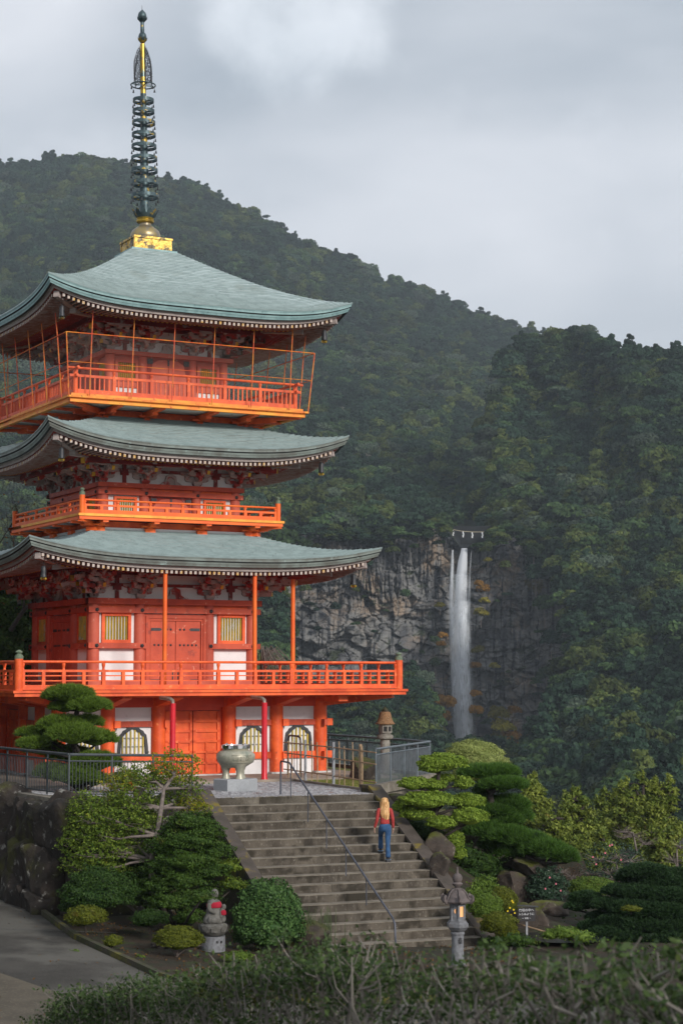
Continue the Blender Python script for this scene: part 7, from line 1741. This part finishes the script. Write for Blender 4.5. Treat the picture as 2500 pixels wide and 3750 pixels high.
def petals(rt, lst, Y, s=.03):
    fb = MB()
    for x, y in lst:
        p = at_y(x, y, Y) - rt.location
        for k in range(5): a = k * 1.257; fb.add([p, p + Vector((s * .7 * math.cos(a), -.02, s * .7 * math.sin(a))), p + Vector((s * math.cos(a + .6), 0, s * math.sin(a + .6))), p + Vector((s * .7 * math.cos(a + 1.2), -.02, s * .7 * math.sin(a + 1.2)))], [(0, 1, 2, 3)])
    fb.build('pink_flowers', M['pinkf'], rt)
petals(rt, [(2035, 3238), (1996, 3256), (2052, 3263), (2012, 3215)], Y - .55)
Y = 55
wb_ = at_y(2265, 3230, Y)
rt = plant('bare_shrub', 'sparse shrub with pale forking branches and scattered pink blossoms', 'shrub', tuple(wb_), CL([(1180, 800, 70, 45), (1260, 780, 70, 50, .2), (1330, 800, 65, 45), (1390, 850, 50, 40), (1140, 860, 50, 40), (1230, 850, 60, 50, -.2), (1300, 870, 60, 45, -.2)], Y, OX, 2500), M['camellia'], .05, 90, seed=16, core=0, bark='bark_l', tr=.06, extra=22, lump=.3, jit=.9, up=-.9, wig=.15)
petals(rt, [(2170, 3140), (2182, 3166), (2232, 3098), (2273, 3150), (2240, 3095), (2215, 3125)], Y - .5, .034)
plant('clipped_shrub', 'bright green low clipped mound right of the camellia', 'shrub', tuple(at_y(2165, 3290, 52.5)), CL([(1150, 935, 108, 42), (1150, 955, 100, 32, -.2)], 52.5, OX, 2500), M['azalea_g'], .04, 900, seed=17, lump=.06, tr=.05)
plant('twig_bush', 'leafless brown twiggy bush between the camellia and the green mound', 'bush', tuple(at_y(2110, 3270, 53.5)), CL([(1060, 880, 50, 40), (1090, 940, 60, 35), (1010, 860, 40, 30)], 53.5, OX, 2500), M['rust'], .03, 25, seed=18, core=0, bark='bark_l', tr=.035, extra=26, jit=.9, up=-.9, wig=.1)
plant('twig_bush', 'leafless grey twiggy bush behind the pale branching shrub', 'bush', tuple(at_y(2330, 3120, 62)), CL([(1330, 690, 80, 45), (1400, 720, 60, 45), (1290, 670, 50, 40)], 62, OX, 2500), M['rust'], .03, 12, seed=19, core=0, bark='bark_l', tr=.045, extra=26, jit=.9, up=-.9, wig=.15)
plant('twig_bush', 'leafless twiggy bush at the right edge of the picture', 'bush', tuple(at_y(2480, 3200, 60)), CL([(1520, 790, 60, 60), (1560, 740, 50, 50)], 60, OX, 2500), M['rust'], .03, 14, seed=29, core=0, bark='bark_l', tr=.045, extra=26, jit=.9, up=-.9, wig=.15)
Y = 47.5; db_ = at_y(2360, 3400, Y)
pads = CL([(1400, 880, 95, 34, .3), (1330, 905, 60, 26, .5), (1470, 920, 80, 36, .1), (1540, 900, 60, 36, .3), (1290, 965, 75, 30, .3), (1390, 975, 95, 34, -.1), (1490, 990, 90, 36, -.3), (1560, 970, 50, 36, 0), (1240, 1030, 80, 30, .1), (1340, 1045, 95, 36, -.4), (1450, 1060, 110, 40, -.6), (1550, 1060, 60, 42, -.3), (1190, 1085, 55, 22, .2), (1290, 1110, 95, 36, -.5), (1400, 1125, 105, 40, -.8), (1510, 1130, 90, 42, -.6), (1120, 995, 60, 24, .5), (1080, 1035, 45, 20, .4), (1230, 1160, 80, 30, -.8), (1340, 1180, 90, 36, -1.0), (1460, 1190, 100, 40, -1.0), (1160, 1130, 60, 26, -.2)], Y, OX, 2500)
plant('low_pine', 'broad dark low pine spreading over the pond at the right', 'pine tree', tuple(db_), GROW(pads, 1.2), M['pine_d'], .085, 330, 'needle', 21, [tuple(db_), tuple(at_y(2350, 3330, Y)), tuple(at_y(2370, 3250, Y + .2)), tuple(at_y(2350, 3210, Y + .3))], 'bark', .12, core=.72, per=10, nw=.018)
plant('clipped_shrub', 'small olive mound half hidden in front of the dark low pine', 'shrub', tuple(at_y(2310, 3350, 46.2)), CL([(1330, 1040, 45, 16)], 46, OX, 2500), M['azalea'], .036, 800, seed=22, tr=.02)
plant('dark_undergrowth_bush', 'low dark bush at the pond edge nearest the hedge', 'bush', tuple(at_y(2060, 3500, 44.6)), CL([(1000, 1175, 60, 28), (1060, 1190, 60, 24, .1), (940, 1195, 50, 24)], 44.8, OX - 175, 2500), M['darkleaf'], .05, 300, seed=73, tr=.03, lump=.25)
plant('dark_undergrowth_bush', 'low dark leafy bush hiding the front bank of the pond', 'bush', tuple(at_y(2000, 3500, 46)), CL([(760, 1195, 60, 24), (830, 1205, 60, 22), (690, 1190, 50, 20)], 45.6, OX, 2500), M['darkleaf2'], .05, 300, seed=75, tr=.03, lump=.25)
plant('dark_undergrowth_bush', 'spreading green bush between the black sign and the dark low pine', 'bush', tuple(at_y(2150, 3480, 45)), CL([(1100, 1150, 70, 30), (1170, 1170, 70, 34, .1), (1040, 1160, 50, 26)], 45.2, OX - 60, 2500), M['azalea_g'], .05, 300, seed=74, tr=.03, lump=.25)
# golden cypresses on the slope behind
def cypress(x, y, w, h, Y, seed, lab, m='cypress', top=True):
    rg = random.Random(seed); cl = []; tops = [(0, 0)] if top else []
    for i in range(3): tops.append((rg.uniform(-.75, .75) * w, rg.uniform(.05, .5) * h))
    for tx, ty in tops:                                  # several leaders of different height, each a loose plume
        n = int(13 * (1 - ty / (2 * h)) + 3)
        for i in range(n):
            k = (i + .5) / n; rad = w * (.16 + .42 * math.sin(min(1, k * 1.3) * 1.57)) * rg.uniform(.5, 1.2); a = rg.uniform(0, 6.28)
            cl.append((x + tx + rad * math.cos(a), y - h + ty + (2 * h - ty) * k + rg.uniform(-12, 12), (17 + 24 * k) * rg.uniform(.7, 1.35), (17 + 14 * k) * rg.uniform(.7, 1.3), math.sin(a) * rad * .014, m if rg.random() < .65 else ('cypress2' if m == 'cypress' else 'cypress')))
        cl.append((x + tx, y - h + ty - 8, 11, 20))
    b_ = at_y(OX + x * K4, 2500 + (y + h * 1.15) * K4, Y); plant('cypress_tree', lab, 'tree', tuple(b_), CL(cl, Y, OX, 2500), M[m], .17, 85, seed=seed, tr=.16, lump=.4, jit=.7, up=-.7, core=.55, asp=.4, trunk=[tuple(b_), tuple(at_y(OX + x * K4, 2500 + y * K4, Y)), tuple(at_y(OX + x * K4, 2500 + (y - h * .7) * K4, Y))])
cypress(885, 545, 80, 110, 88, 41, 'yellow-green cypress just right of the long-branched pine')
cypress(1065, 640, 120, 140, 84, 42, 'olive cypress with orange patches in the middle of the row', 'cypress2')
cypress(1385, 560, 140, 130, 96, 43, 'tallest yellow-green cypress near the right edge')
cypress(1245, 620, 90, 120, 100, 44, 'olive cypress between the middle and the tallest one', 'cypress2', False)
cypress(1500, 600, 90, 150, 90, 45, 'golden cypress at the right edge of the picture')
cypress(970, 700, 90, 100, 80, 46, 'low olive cypress filling the gap behind the pine branch', 'cypress2', False)
cypress(1200, 760, 110, 90, 78, 47, 'low dark olive cypress behind the pale branching shrub', 'cypress2', False)
cypress(1420, 760, 130, 90, 80, 48, 'low olive cypress behind the right twiggy bush', 'cypress2', False)
# --- left of the pagoda: dark evergreen, bare tree, unseen trees added outside the frame to shade that side
def big_tree(c, r, lab, m, seed, n=22, name='evergreen_tree', leaf=.13, dens=120):
    rg = random.Random(seed); cl = []
    for i in range(n):
        d = Vector((rg.gauss(0, 1), rg.gauss(0, 1), rg.gauss(0, 1))).normalized(); q = Vector(c) + Vector((d.x * r[0], d.y * r[1], d.z * r[2])) * .62; s_ = rg.uniform(.38, .55); cl.append((tuple(q), (r[0] * s_, r[1] * s_, r[2] * s_ * .8)))
    plant(name, lab, 'tree', (c[0], c[1], G(c[0], c[1]) if c[1] < 58 else 0), cl, M[m], leaf, dens, seed=seed, tr=.3, lump=.2, core=.85)
p = at_y(30, 2290, 74); big_tree((p.x - .7, p.y, p.z - .3), (2.1, 2, 2.9), 'dark glossy evergreen tree behind the left side of the pagoda', 'darkleaf', 51, 26, leaf=.14, dens=150)
big_tree((-17.5, 66, 4.5), (3.5, 4.5, 5.5), 'tall evergreen added unseen left of the pagoda for its shade', 'darkleaf2', 52, leaf=.2, dens=50)
big_tree((-18.5, 57, 5.5), (3.5, 4.5, 6.5), 'second tall evergreen added unseen left of the pagoda for its shade', 'darkleaf2', 53, leaf=.2, dens=50)
big_tree((-17, 47.5, 2.5), (3.5, 4, 6), 'broad evergreen added unseen left of the boulder wall for its shade', 'darkleaf2', 54, leaf=.2, dens=50)
p = at_y(-20, 2300, 72); bt = thing('bare_tree', 'bare dark-limbed tree behind the left side of the pagoda roofs', 'tree', (p.x, p.y, 0))
b = MB(); r_ = random.Random(12)
def limb(p, d, ln, r0, lv):
    q = p; pts = [p]; rs = [r0]
    for i in range(4): d = (d + Vector((r_.gauss(0, .2), r_.gauss(0, .2), r_.gauss(0.02, .14)))).normalized(); q = q + d * ln / 4; pts.append(q); rs.append(r0 * (1 - .16 * (i + 1)))
    b.tube(pts, rs, 6 if lv < 2 else 4, False)
    if lv < 4:
        for i in range(3 if lv else 5): k = r_.randrange(1, 5); limb(pts[k], (d + Vector((r_.gauss(0, .75), r_.gauss(0, .5), r_.gauss(.1, .45)))).normalized(), ln * r_.uniform(.5, .75), rs[k] * .6, lv + 1)
limb(Vector((0, 0, 0)), Vector((.12, 0, 1)), 6.5, .2, 0); limb(Vector((.6, 0, 4.8)), Vector((.8, 0, .75)), 3.6, .1, 1); limb(Vector((.9, .3, 5.8)), Vector((-.5, 0, .9)), 3.2, .09, 1)
b.build('branches', M['bark'], bt)
rg_ = np.random.default_rng(3); Pl = rg_.normal(0, 1, (260, 3)) * [1.4, 1, 1.6] + [.5, 0, 7.2]; V, F = leaf_cards(Pl, rg_.normal(0, 1, (260, 3)), .1, rg_, .8, .6); np_mesh('crown', V, F, M['rust'], bt)
# weeping tree seen beyond the first storey
p = at_y(985, 2440, 69.5); wt_ = thing('weeping_tree', 'weeping tree with drooping pale branches behind the right end of the first storey', 'tree', (p.x - .3, p.y, 0)); b = MB(); PL = []
for i in range(46):
    a = r_.uniform(-1.5, 1.7); L_ = r_.uniform(.5, 1.9); z0 = p.z + r_.uniform(.1, .6); x1 = L_ * math.cos(a) * .9; y1 = L_ * math.sin(a) * .6
    pts = [(0, 0, z0 - .3), (x1 * .5, y1 * .5, z0 + .15), (x1 * .85, y1, z0 - .25), (x1, y1, z0 - .25 - r_.uniform(.4, 1.3))]; b.tube(pts, [.02, .014, .01, .005], 4, False)
    for k in range(6): t = r_.random(); q = Vector(pts[2]).lerp(Vector(pts[3]), t); PL.append(tuple(q + Vector((r_.gauss(0, .05), 0, 0))))
b.tube([(0, 0, 0), (.1, 0, 2), (0, 0, p.z + .2)], [.14, .1, .05], 8); b.build('branches', M['bark_l'], wt_); V, F = leaf_cards(np.array(PL), rg_.normal(0, 1, (len(PL), 3)), .07, rg_, .8, .4); np_mesh('crown', V, F, M['azalea_g'], wt_)
gp_ = []
for i in range(900):
    X = rg_.uniform(-9, 3); Yy = rg_.uniform(33.5, 50)
    if inside(X, Yy, [Vector((a, b2, 0)) for a, b2 in pth]) and (vnoise(X * .9, Yy * .9, 8) > .5 or rg_.random() < .15): gp_.append((X, Yy, G(X, Yy) + .055))
V, F = leaf_cards(np.array(gp_), rg_.normal(0, .25, (len(gp_), 3)) + [0, 0, 1], .055, rg_, .2, .6); tag(np_mesh('leaf_litter', V, F, M['rust']), 'scattered brown leaves lying on the lower path', 'leaves', kind='stuff')
# ------------------------------------------------------------------ hedge in front
HP_ = [(130, 3625, 17.5), (300, 3590, 16.5), (500, 3560, 15.5), (700, 3545, 14.4), (850, 3500, 13.4), (1000, 3455, 12.6), (1150, 3430, 11.9), (1290, 3415, 11.4), (1400, 3430, 11.0), (1480, 3455, 10.7), (1600, 3475, 10.3), (1700, 3465, 9.9), (1800, 3440, 9.5), (1880, 3425, 9.2), (1950, 3420, 9.0), (2020, 3460, 8.8), (2090, 3425, 8.6), (2200, 3430, 8.3), (2330, 3440, 8.0), (2420, 3450, 7.8), (2520, 3430, 7.6), (2640, 3420, 7.4), (3400, 3430, 7.2), (5200, 3430, 7.0)]
def hedge_at(x):
    xs_ = [q[0] for q in HP_]; return float(np.interp(x, xs_, [q[1] for q in HP_])), float(np.interp(x, xs_, [q[2] for q in HP_]))
HG = thing('hedge', 'blurred untidy hedge of grey twigs and dark leaves across the foreground', 'hedge', tuple(at_y(1250, 3750, 11.5)))
ho = np.array(HG.location); rg = np.random.default_rng(77); r_ = random.Random(77); tb_ = MB(); VV = []; n_l = 0
x = 125.0; P = []; N = []; PR = []; S_ = []
while x < 5200:
    ty, Y = hedge_at(x); m_ = mpp(Y); big = np.clip((x - 300) / 1900, 0, 1)
    stepm = .034 + .02 * big; leafy_top = 1.0 if x < 1350 else .62; end = min(1, (x - 125) / 120)
    for row in range(4):
        yy = Y + (row - 1.5) * .26; jx = x + r_.uniform(-12, 12); h_top = (at_y(jx, ty + 14 + 10 * math.sin(jx / 47) + 8 * math.sin(jx / 21), yy).z - (.0 if row == 1 else .05 * abs(row - 1.5))) + r_.uniform(-.09, .015) - (1 - end) * .25
        zb = h_top - r_.uniform(.75, 1.1); X = at_y(jx, ty, yy).x
        # one stem with forks
        lean = r_.uniform(-.18, .18); p0 = Vector((X, yy, zb)); p3 = Vector((X + lean, yy + r_.uniform(-.15, .15), h_top)); k = .35 + r_.random() * .2
        md = p0.lerp(p3, k) + Vector((r_.uniform(-.06, .06), 0, 0)); md2 = p0.lerp(p3, .75) + Vector((r_.uniform(-.05, .05), 0, 0)); rr0 = r_.uniform(.007, .012) * (1 + .6 * big)
        if r_.random() < (.5 if x < 1350 else .3): tb_.tube([p0 - Vector(ho), md - Vector(ho), md2 - Vector(ho), p3 - Vector(ho)], [rr0, rr0 * .85, rr0 * .6, rr0 * .25], 5, False)
        for f in range(3):
            q = md.lerp(p3, r_.random() * .8); e = q + Vector((r_.uniform(-.16, .16), r_.uniform(-.14, .14), r_.uniform(.06, .26)))
            if e.z > h_top + .02: e.z = h_top
            m2 = (q + e) / 2 + Vector((r_.uniform(-.03, .03), 0, -.02)); tb_.tube([q - Vector(ho), m2 - Vector(ho), e - Vector(ho)], [rr0 * .55, rr0 * .4, rr0 * .2], 4, False)
            nl = int((16 if leafy_top == 1 else 12) * r_.uniform(.4, 1.5))
            if r_.random() < leafy_top * .97:
                c = np.array(e) - ho; P.append(c + rg.normal(0, 1, (nl, 3)) * [.045, .05, .028]); N.append(rg.normal(0, .7, (nl, 3)) + [0, 0, .8]); S_.append(np.full(nl, .03 + .004 * big))
        # leaf fill near the top and lower body
        nl = int((30 if leafy_top == 1 else 13) * end)
        c = np.array([X, yy, h_top - .1]) - ho; P.append(c + rg.normal(0, 1, (nl, 3)) * [.07, .08, .04]); N.append(rg.normal(0, .7, (nl, 3)) + [0, 0, .8]); S_.append(np.full(nl, .03 + .004 * big))
        nl = int((52 if leafy_top == 1 else 44) * end)
        c = np.array([X, yy, h_top - .1]) - ho; q_ = rg.normal(0, 1, (nl, 3)) * [.09, .1, .02]; q_[:, 2] = -rg.uniform(0, .75, nl); P.append(c + q_); N.append(rg.normal(0, .9, (nl, 3)) + [0, 0, .4]); S_.append(np.full(nl, .026))
    x += stepm / m_ * 1.35
P = np.concatenate(P); N = np.concatenate(N); S_ = np.concatenate(S_); N /= np.linalg.norm(N, axis=1)[:, None]
A = np.cross(N, rg.normal(0, 1, (len(P), 3))); A /= np.linalg.norm(A, axis=1)[:, None]; B = np.cross(N, A); s = (S_ * rg.uniform(.7, 1.4, len(P)))[:, None]
V = np.stack([P - A * s * .6, P - B * s * .3, P + A * s * .6, P + B * s * .3], 1).reshape(-1, 3); np_mesh('foliage', V, np.arange(len(P) * 4).reshape(-1, 4), M['hedgeleaf'], HG)
tb_.build('branches', M['twig'], HG)
# low leafy cover behind the hedge foot so that the bank is planted, not bare
gp_ = []; 
for i in range(15000):
    X = rg.uniform(-9, 8); Yy = rg.uniform(14, 33)
    if i % 2: X = rg.uniform(3.2, 15); Yy = rg.uniform(43 if X > 5.5 else 45, 78)
    gp_.append((X, Yy, G(X, Yy) + rg.uniform(.0, .12)))
V, F = leaf_cards(np.array(gp_), rg.normal(0, .5, (len(gp_), 3)) + [0, 0, 1], .09, rg, .5, .6); tag(np_mesh('ground_cover', V, F, M['darkleaf']), 'dark leafy ground cover on the bank below the hedge', 'ground cover', kind='stuff')
gp_ = []
for i in range(9000):
    X = rg.uniform(-9, 8.5); Yy = rg.uniform(38, 50); q = Vector((X, Yy, 0))
    if X < -1.5 and Yy < 51 + (X + 9.1) * -2.2 + 2.0 and inside(X, Yy, [Vector((a, b2, 0)) for a, b2 in pth]): continue
    l_ = (q - TL).dot(su); dd_ = -(q - TL).dot(sv)
    if -.4 < l_ < SW + .4 and -1 < dd_ < L_ + .4: continue
    if l_ >= SW + .3: continue
    if inside(X, Yy, [Vector((a, b2, 0)) for a, b2 in pth]): continue
    if vnoise(X * 1.3, Yy * 1.3, 2) < .45: continue
    gp_.append((X, Yy, G(X, Yy) + .02))
V, F = leaf_cards(np.array(gp_), rg.normal(0, .5, (len(gp_), 3)) + [0, 0, 1], .06, rg, .5, .6); tag(np_mesh('fallen_leaves', V, F, M['rust']), 'brown fallen leaves and moss on the garden soil', 'leaves', kind='stuff')

# ------------------------------------------------------------------ person climbing the stairs
fr_ = at_z(1414, 3157, TZ - 8 * RISE); q = fr_ - TL; fa = (q.x * su.x + q.y * su.y); 
zR = TZ - 8 * RISE; zL = TZ - 7 * RISE
pr = TM @ Vector((fa, -8 * TREAD + .14, 0)); PE = thing('person', 'person with long blonde hair in red top and blue flared jeans walking up the stairs', 'person', (pr.x + .02, pr.y, zR), R(5))
# local frame: +y up the stairs, x to the right; right foot at origin, left foot one step up
lf = (-.15, TREAD - .01, RISE)
HIPZ = .86; cx_ = -.065; cyb = .17
J = dict(rank=(0.0, .0, .09), rknee=(.0, .07, .47), rhip=(.015, .14, .82), lank=(lf[0], lf[1] - .02, lf[2] + .09), lknee=(-.15, .36, .66), lhip=(-.145, .14, .82), pelvis=(cx_, .15, .87), waist=(cx_, .16, 1.02), chest=(cx_, .19, 1.22), neck=(cx_, .21, 1.375), headb=(cx_, .225, 1.43), head=(cx_, .235, 1.50), headt=(cx_, .235, 1.575),
         rsh=(cx_ + .155, .19, 1.315), relb=(cx_ + .2, .13, 1.06), rwr=(cx_ + .215, .17, .84), lsh=(cx_ - .155, .19, 1.315), lelb=(cx_ - .2, .14, 1.05), lwr=(cx_ - .255, .21, .85))
def chain(names, radii, extra_edges=None): return [J[n] for n in names], radii
nm = ['pelvis', 'waist', 'chest', 'neck', 'headb', 'head', 'headt', 'rsh', 'relb', 'rwr', 'lsh', 'lelb', 'lwr', 'rhip', 'rknee', 'rank', 'lhip', 'lknee', 'lank']
rd = [(.13, .10), (.1, .08), (.12, .085), .046, .05, (.075, .088), .045, .05, .036, .024, .05, .036, .024, .075, .052, .035, .075, .052, .035]
ed = [('pelvis', 'waist'), ('waist', 'chest'), ('chest', 'neck'), ('neck', 'headb'), ('headb', 'head'), ('head', 'headt'), ('chest', 'rsh'), ('rsh', 'relb'), ('relb', 'rwr'), ('chest', 'lsh'), ('lsh', 'lelb'), ('lelb', 'lwr'), ('pelvis', 'rhip'), ('rhip', 'rknee'), ('rknee', 'rank'), ('pelvis', 'lhip'), ('lhip', 'lknee'), ('lknee', 'lank')]
skin_body('body', [J[n] for n in nm], [(nm.index(a), nm.index(b_)) for a, b_ in ed], rd, M['skin'], PE)
def lerp3(a, b_, k): return tuple(a[i] + (b_[i] - a[i]) * k for i in range(3))
# red top
nm = ['waist', 'chest', 'neck', 'rsh', 'relb', 'rwr', 'lsh', 'lelb', 'lwr']
hem = (cx_, .15, .9); mid1 = lerp3(J['waist'], J['chest'], .5)
vt = [hem, J['waist'], mid1, J['chest'], (cx_, .205, 1.345), J['rsh'], lerp3(J['rsh'], J['relb'], .5), J['relb'], lerp3(J['relb'], J['rwr'], .5), lerp3(J['relb'], J['rwr'], 1.02), J['lsh'], lerp3(J['lsh'], J['lelb'], .5), J['lelb'], lerp3(J['lelb'], J['lwr'], .5), lerp3(J['lelb'], J['lwr'], 1.02)]
skin_body('red_top', vt, [(0, 1), (1, 2), (2, 3), (3, 4), (3, 5), (5, 6), (6, 7), (7, 8), (8, 9), (3, 10), (10, 11), (11, 12), (12, 13), (13, 14)], [(.158, .13), (.125, .104), (.122, .098), (.138, .1), (.06, .055), .062, .052, .047, .042, .037, .062, .052, .047, .042, .037], M['cloth_red'], PE)
# jeans, flared at the hems
def leg(h, k, a): return [J[h], lerp3(J[h], J[k], .5), J[k], lerp3(J[k], J[a], .55), (J[a][0], J[a][1], J[a][2] + .0)]
R_ = leg('rhip', 'rknee', 'rank'); L3 = leg('lhip', 'lknee', 'lank')
vj = [(cx_, .15, .975), (cx_, .145, .9)] + R_ + L3
skin_body('jeans', vj, [(0, 1), (1, 2), (2, 3), (3, 4), (4, 5), (5, 6), (1, 7), (7, 8), (8, 9), (9, 10), (10, 11)], [(.135, .108), (.15, .118), (.098, .105), (.08, .085), .062, .064, .078, (.098, .105), (.08, .085), .062, .064, .078], M['jeans'], PE, root_i=1)
for a in ('rank', 'lank'): MB().lathe([(.06, -.04), (.074, -.036), (.074, -.022), (.066, -.018)], 18, (J[a][0], J[a][1], J[a][2]), rf=lambda t, z: 1 + .06 * math.sin(9 * t)).build('frayed_hem', M['frays'], PE)
for (x, y, z) in ((0, .0, 0), lf):
    b = MB(); T = Matrix.Translation((x, y + .04, z)); pr_ = [(-.05, -.13), (.05, -.13), (.058, -.02), (.06, .08), (.04, .15), (-.025, .155), (-.055, .09), (-.056, -.02)]
    n = len(pr_); vs = [T @ Vector((a, c, h_)) for h_, s_ in ((0, 1), (.03, 1.02), (.07, .82), (.095, .6)) for a, c in [(p_[0] * s_, (p_[1] + .02) * (s_ if h_ > .05 else 1) - .02) for p_ in pr_]]
    b.add(vs, [(l * n + i, l * n + (i + 1) % n, (l + 1) * n + (i + 1) % n, (l + 1) * n + i) for l in range(3) for i in range(n)] + [tuple(range(n))[::-1], tuple(range(3 * n, 4 * n))]); b.build('shoe', M['shoe'], PE, smooth=True)
# hands with five fingers
def hand(w, side):
    w = Vector(w); p = w + Vector((0, .02, -.055)); vs = [tuple(w), tuple(p)]; es = [(0, 1)]; rs = [(.02, .024), (.016, .032)]
    o = skin_body('hand', [tuple(w + Vector((0, 0, .02))), tuple(w), tuple(p)], [(0, 1), (1, 2)], [.022, (.018, .026), (.014, .034)], M['skin'], PE, 2, 1)
    for i, (dy, ln) in enumerate(((-.026, .055), (-.009, .068), (.009, .073), (.026, .066))):
        a = p + Vector((0, dy, -.01)); m1 = a + Vector((-side * .006, .003, -ln * .5)); m2 = m1 + Vector((-side * .012, .008, -ln * .45)); skin_body('finger', [tuple(a), tuple(m1), tuple(m2)], [(0, 1), (1, 2)], [.0085, .008, .0065], M['skin'], o, 1)
    a = w + Vector((0, .028, -.03)); skin_body('thumb', [tuple(a), tuple(a + Vector((-side * .008, .022, -.022))), tuple(a + Vector((-side * .014, .03, -.05)))], [(0, 1), (1, 2)], [.011, .0095, .008], M['skin'], o, 1)
hand((J['rwr'][0] + .004, J['rwr'][1] + .005, J['rwr'][2] - .01), 1); hand((J['lwr'][0] - .004, J['lwr'][1] + .005, J['lwr'][2] - .01), -1)
# face (turned away) and long hair
hd = J['head']; ell('nose', M['skin'], PE, (hd[0], hd[1] + .1, hd[2] - .01), (.012, .02, .022)); ell('mouth', M['cloth_red'], PE, (hd[0], hd[1] + .088, hd[2] - .05), (.022, .008, .007))
for s_ in (-1, 1): ell('eye', M['jeans'], PE, (hd[0] + s_ * .03, hd[1] + .085, hd[2] + .015), (.011, .008, .007)); ell('ear', M['skin'], PE, (hd[0] + s_ * .078, hd[1], hd[2]), (.01, .018, .028))
b = MB(); n = 30
prof = [(1.61, .02, .0, .235), (1.60, .055, 0, .232), (1.575, .083, 0, .228), (1.53, .098, 0, .222), (1.47, .102, 0, .212), (1.40, .104, .0, .195), (1.33, .108, .004, .165), (1.25, .108, .008, .135), (1.17, .098, .014, .118), (1.09, .078, .02, .112), (1.03, .045, .025, .115), (1.0, .012, .028, .12)]
vs = []; fs = []
for i, (z, rx2, dx, cyy) in enumerate(prof):
    for k in range(n):
        a = 2 * math.pi * k / n; dep = (.105 if z > 1.42 else .07 if z > 1.2 else .045) * min(1, rx2 / .09 + .15); wv = 1 + .07 * math.sin(a * 9 + i * .8) * (1 if z < 1.5 else .3)
        yy = math.sin(a) * dep * wv
        if math.sin(a) > .2 and z > 1.38 and z < 1.56: yy = min(yy, .035)       # open at the face
        vs.append((cx_ + dx + math.cos(a) * rx2 * wv, cyy + yy, z))
for i in range(len(prof) - 1):
    for k in range(n): a0_, b0_ = i * n + k, i * n + (k + 1) % n; fs.append((a0_, b0_, b0_ + n, a0_ + n))
b.add(vs, fs); b.add([vs[k] for k in range(n)], [tuple(range(n))]); b.build('hair', M['hair'], PE, smooth='full')
st = MB()
for i in range(46):
    a = r_.uniform(math.pi * .98, math.pi * 2.02); z1 = r_.uniform(.97, 1.15); pts = []
    for z in (1.5, 1.4, 1.3, 1.2, z1):
        rx2 = float(np.interp(z, [q_[0] for q_ in prof[::-1]], [q_[1] for q_ in prof[::-1]])); cyy = float(np.interp(z, [q_[0] for q_ in prof[::-1]], [q_[3] for q_ in prof[::-1]])); dep = .105 if z > 1.42 else .075 if z > 1.2 else .05
        pts.append((cx_ + math.cos(a) * (rx2 + .004) + .02 * max(0, 1.2 - z) * 4 + r_.uniform(-.008, .008), cyy + math.sin(a) * (dep * min(1, rx2 / .09 + .15) + .004), z))
    st.tube(pts, [.008, .009, .009, .007, .002], 4, False)
st.build('hair_strands', M['hair'], PE, smooth='full')
PE.scale = (1.0, 1.0, 1.0)
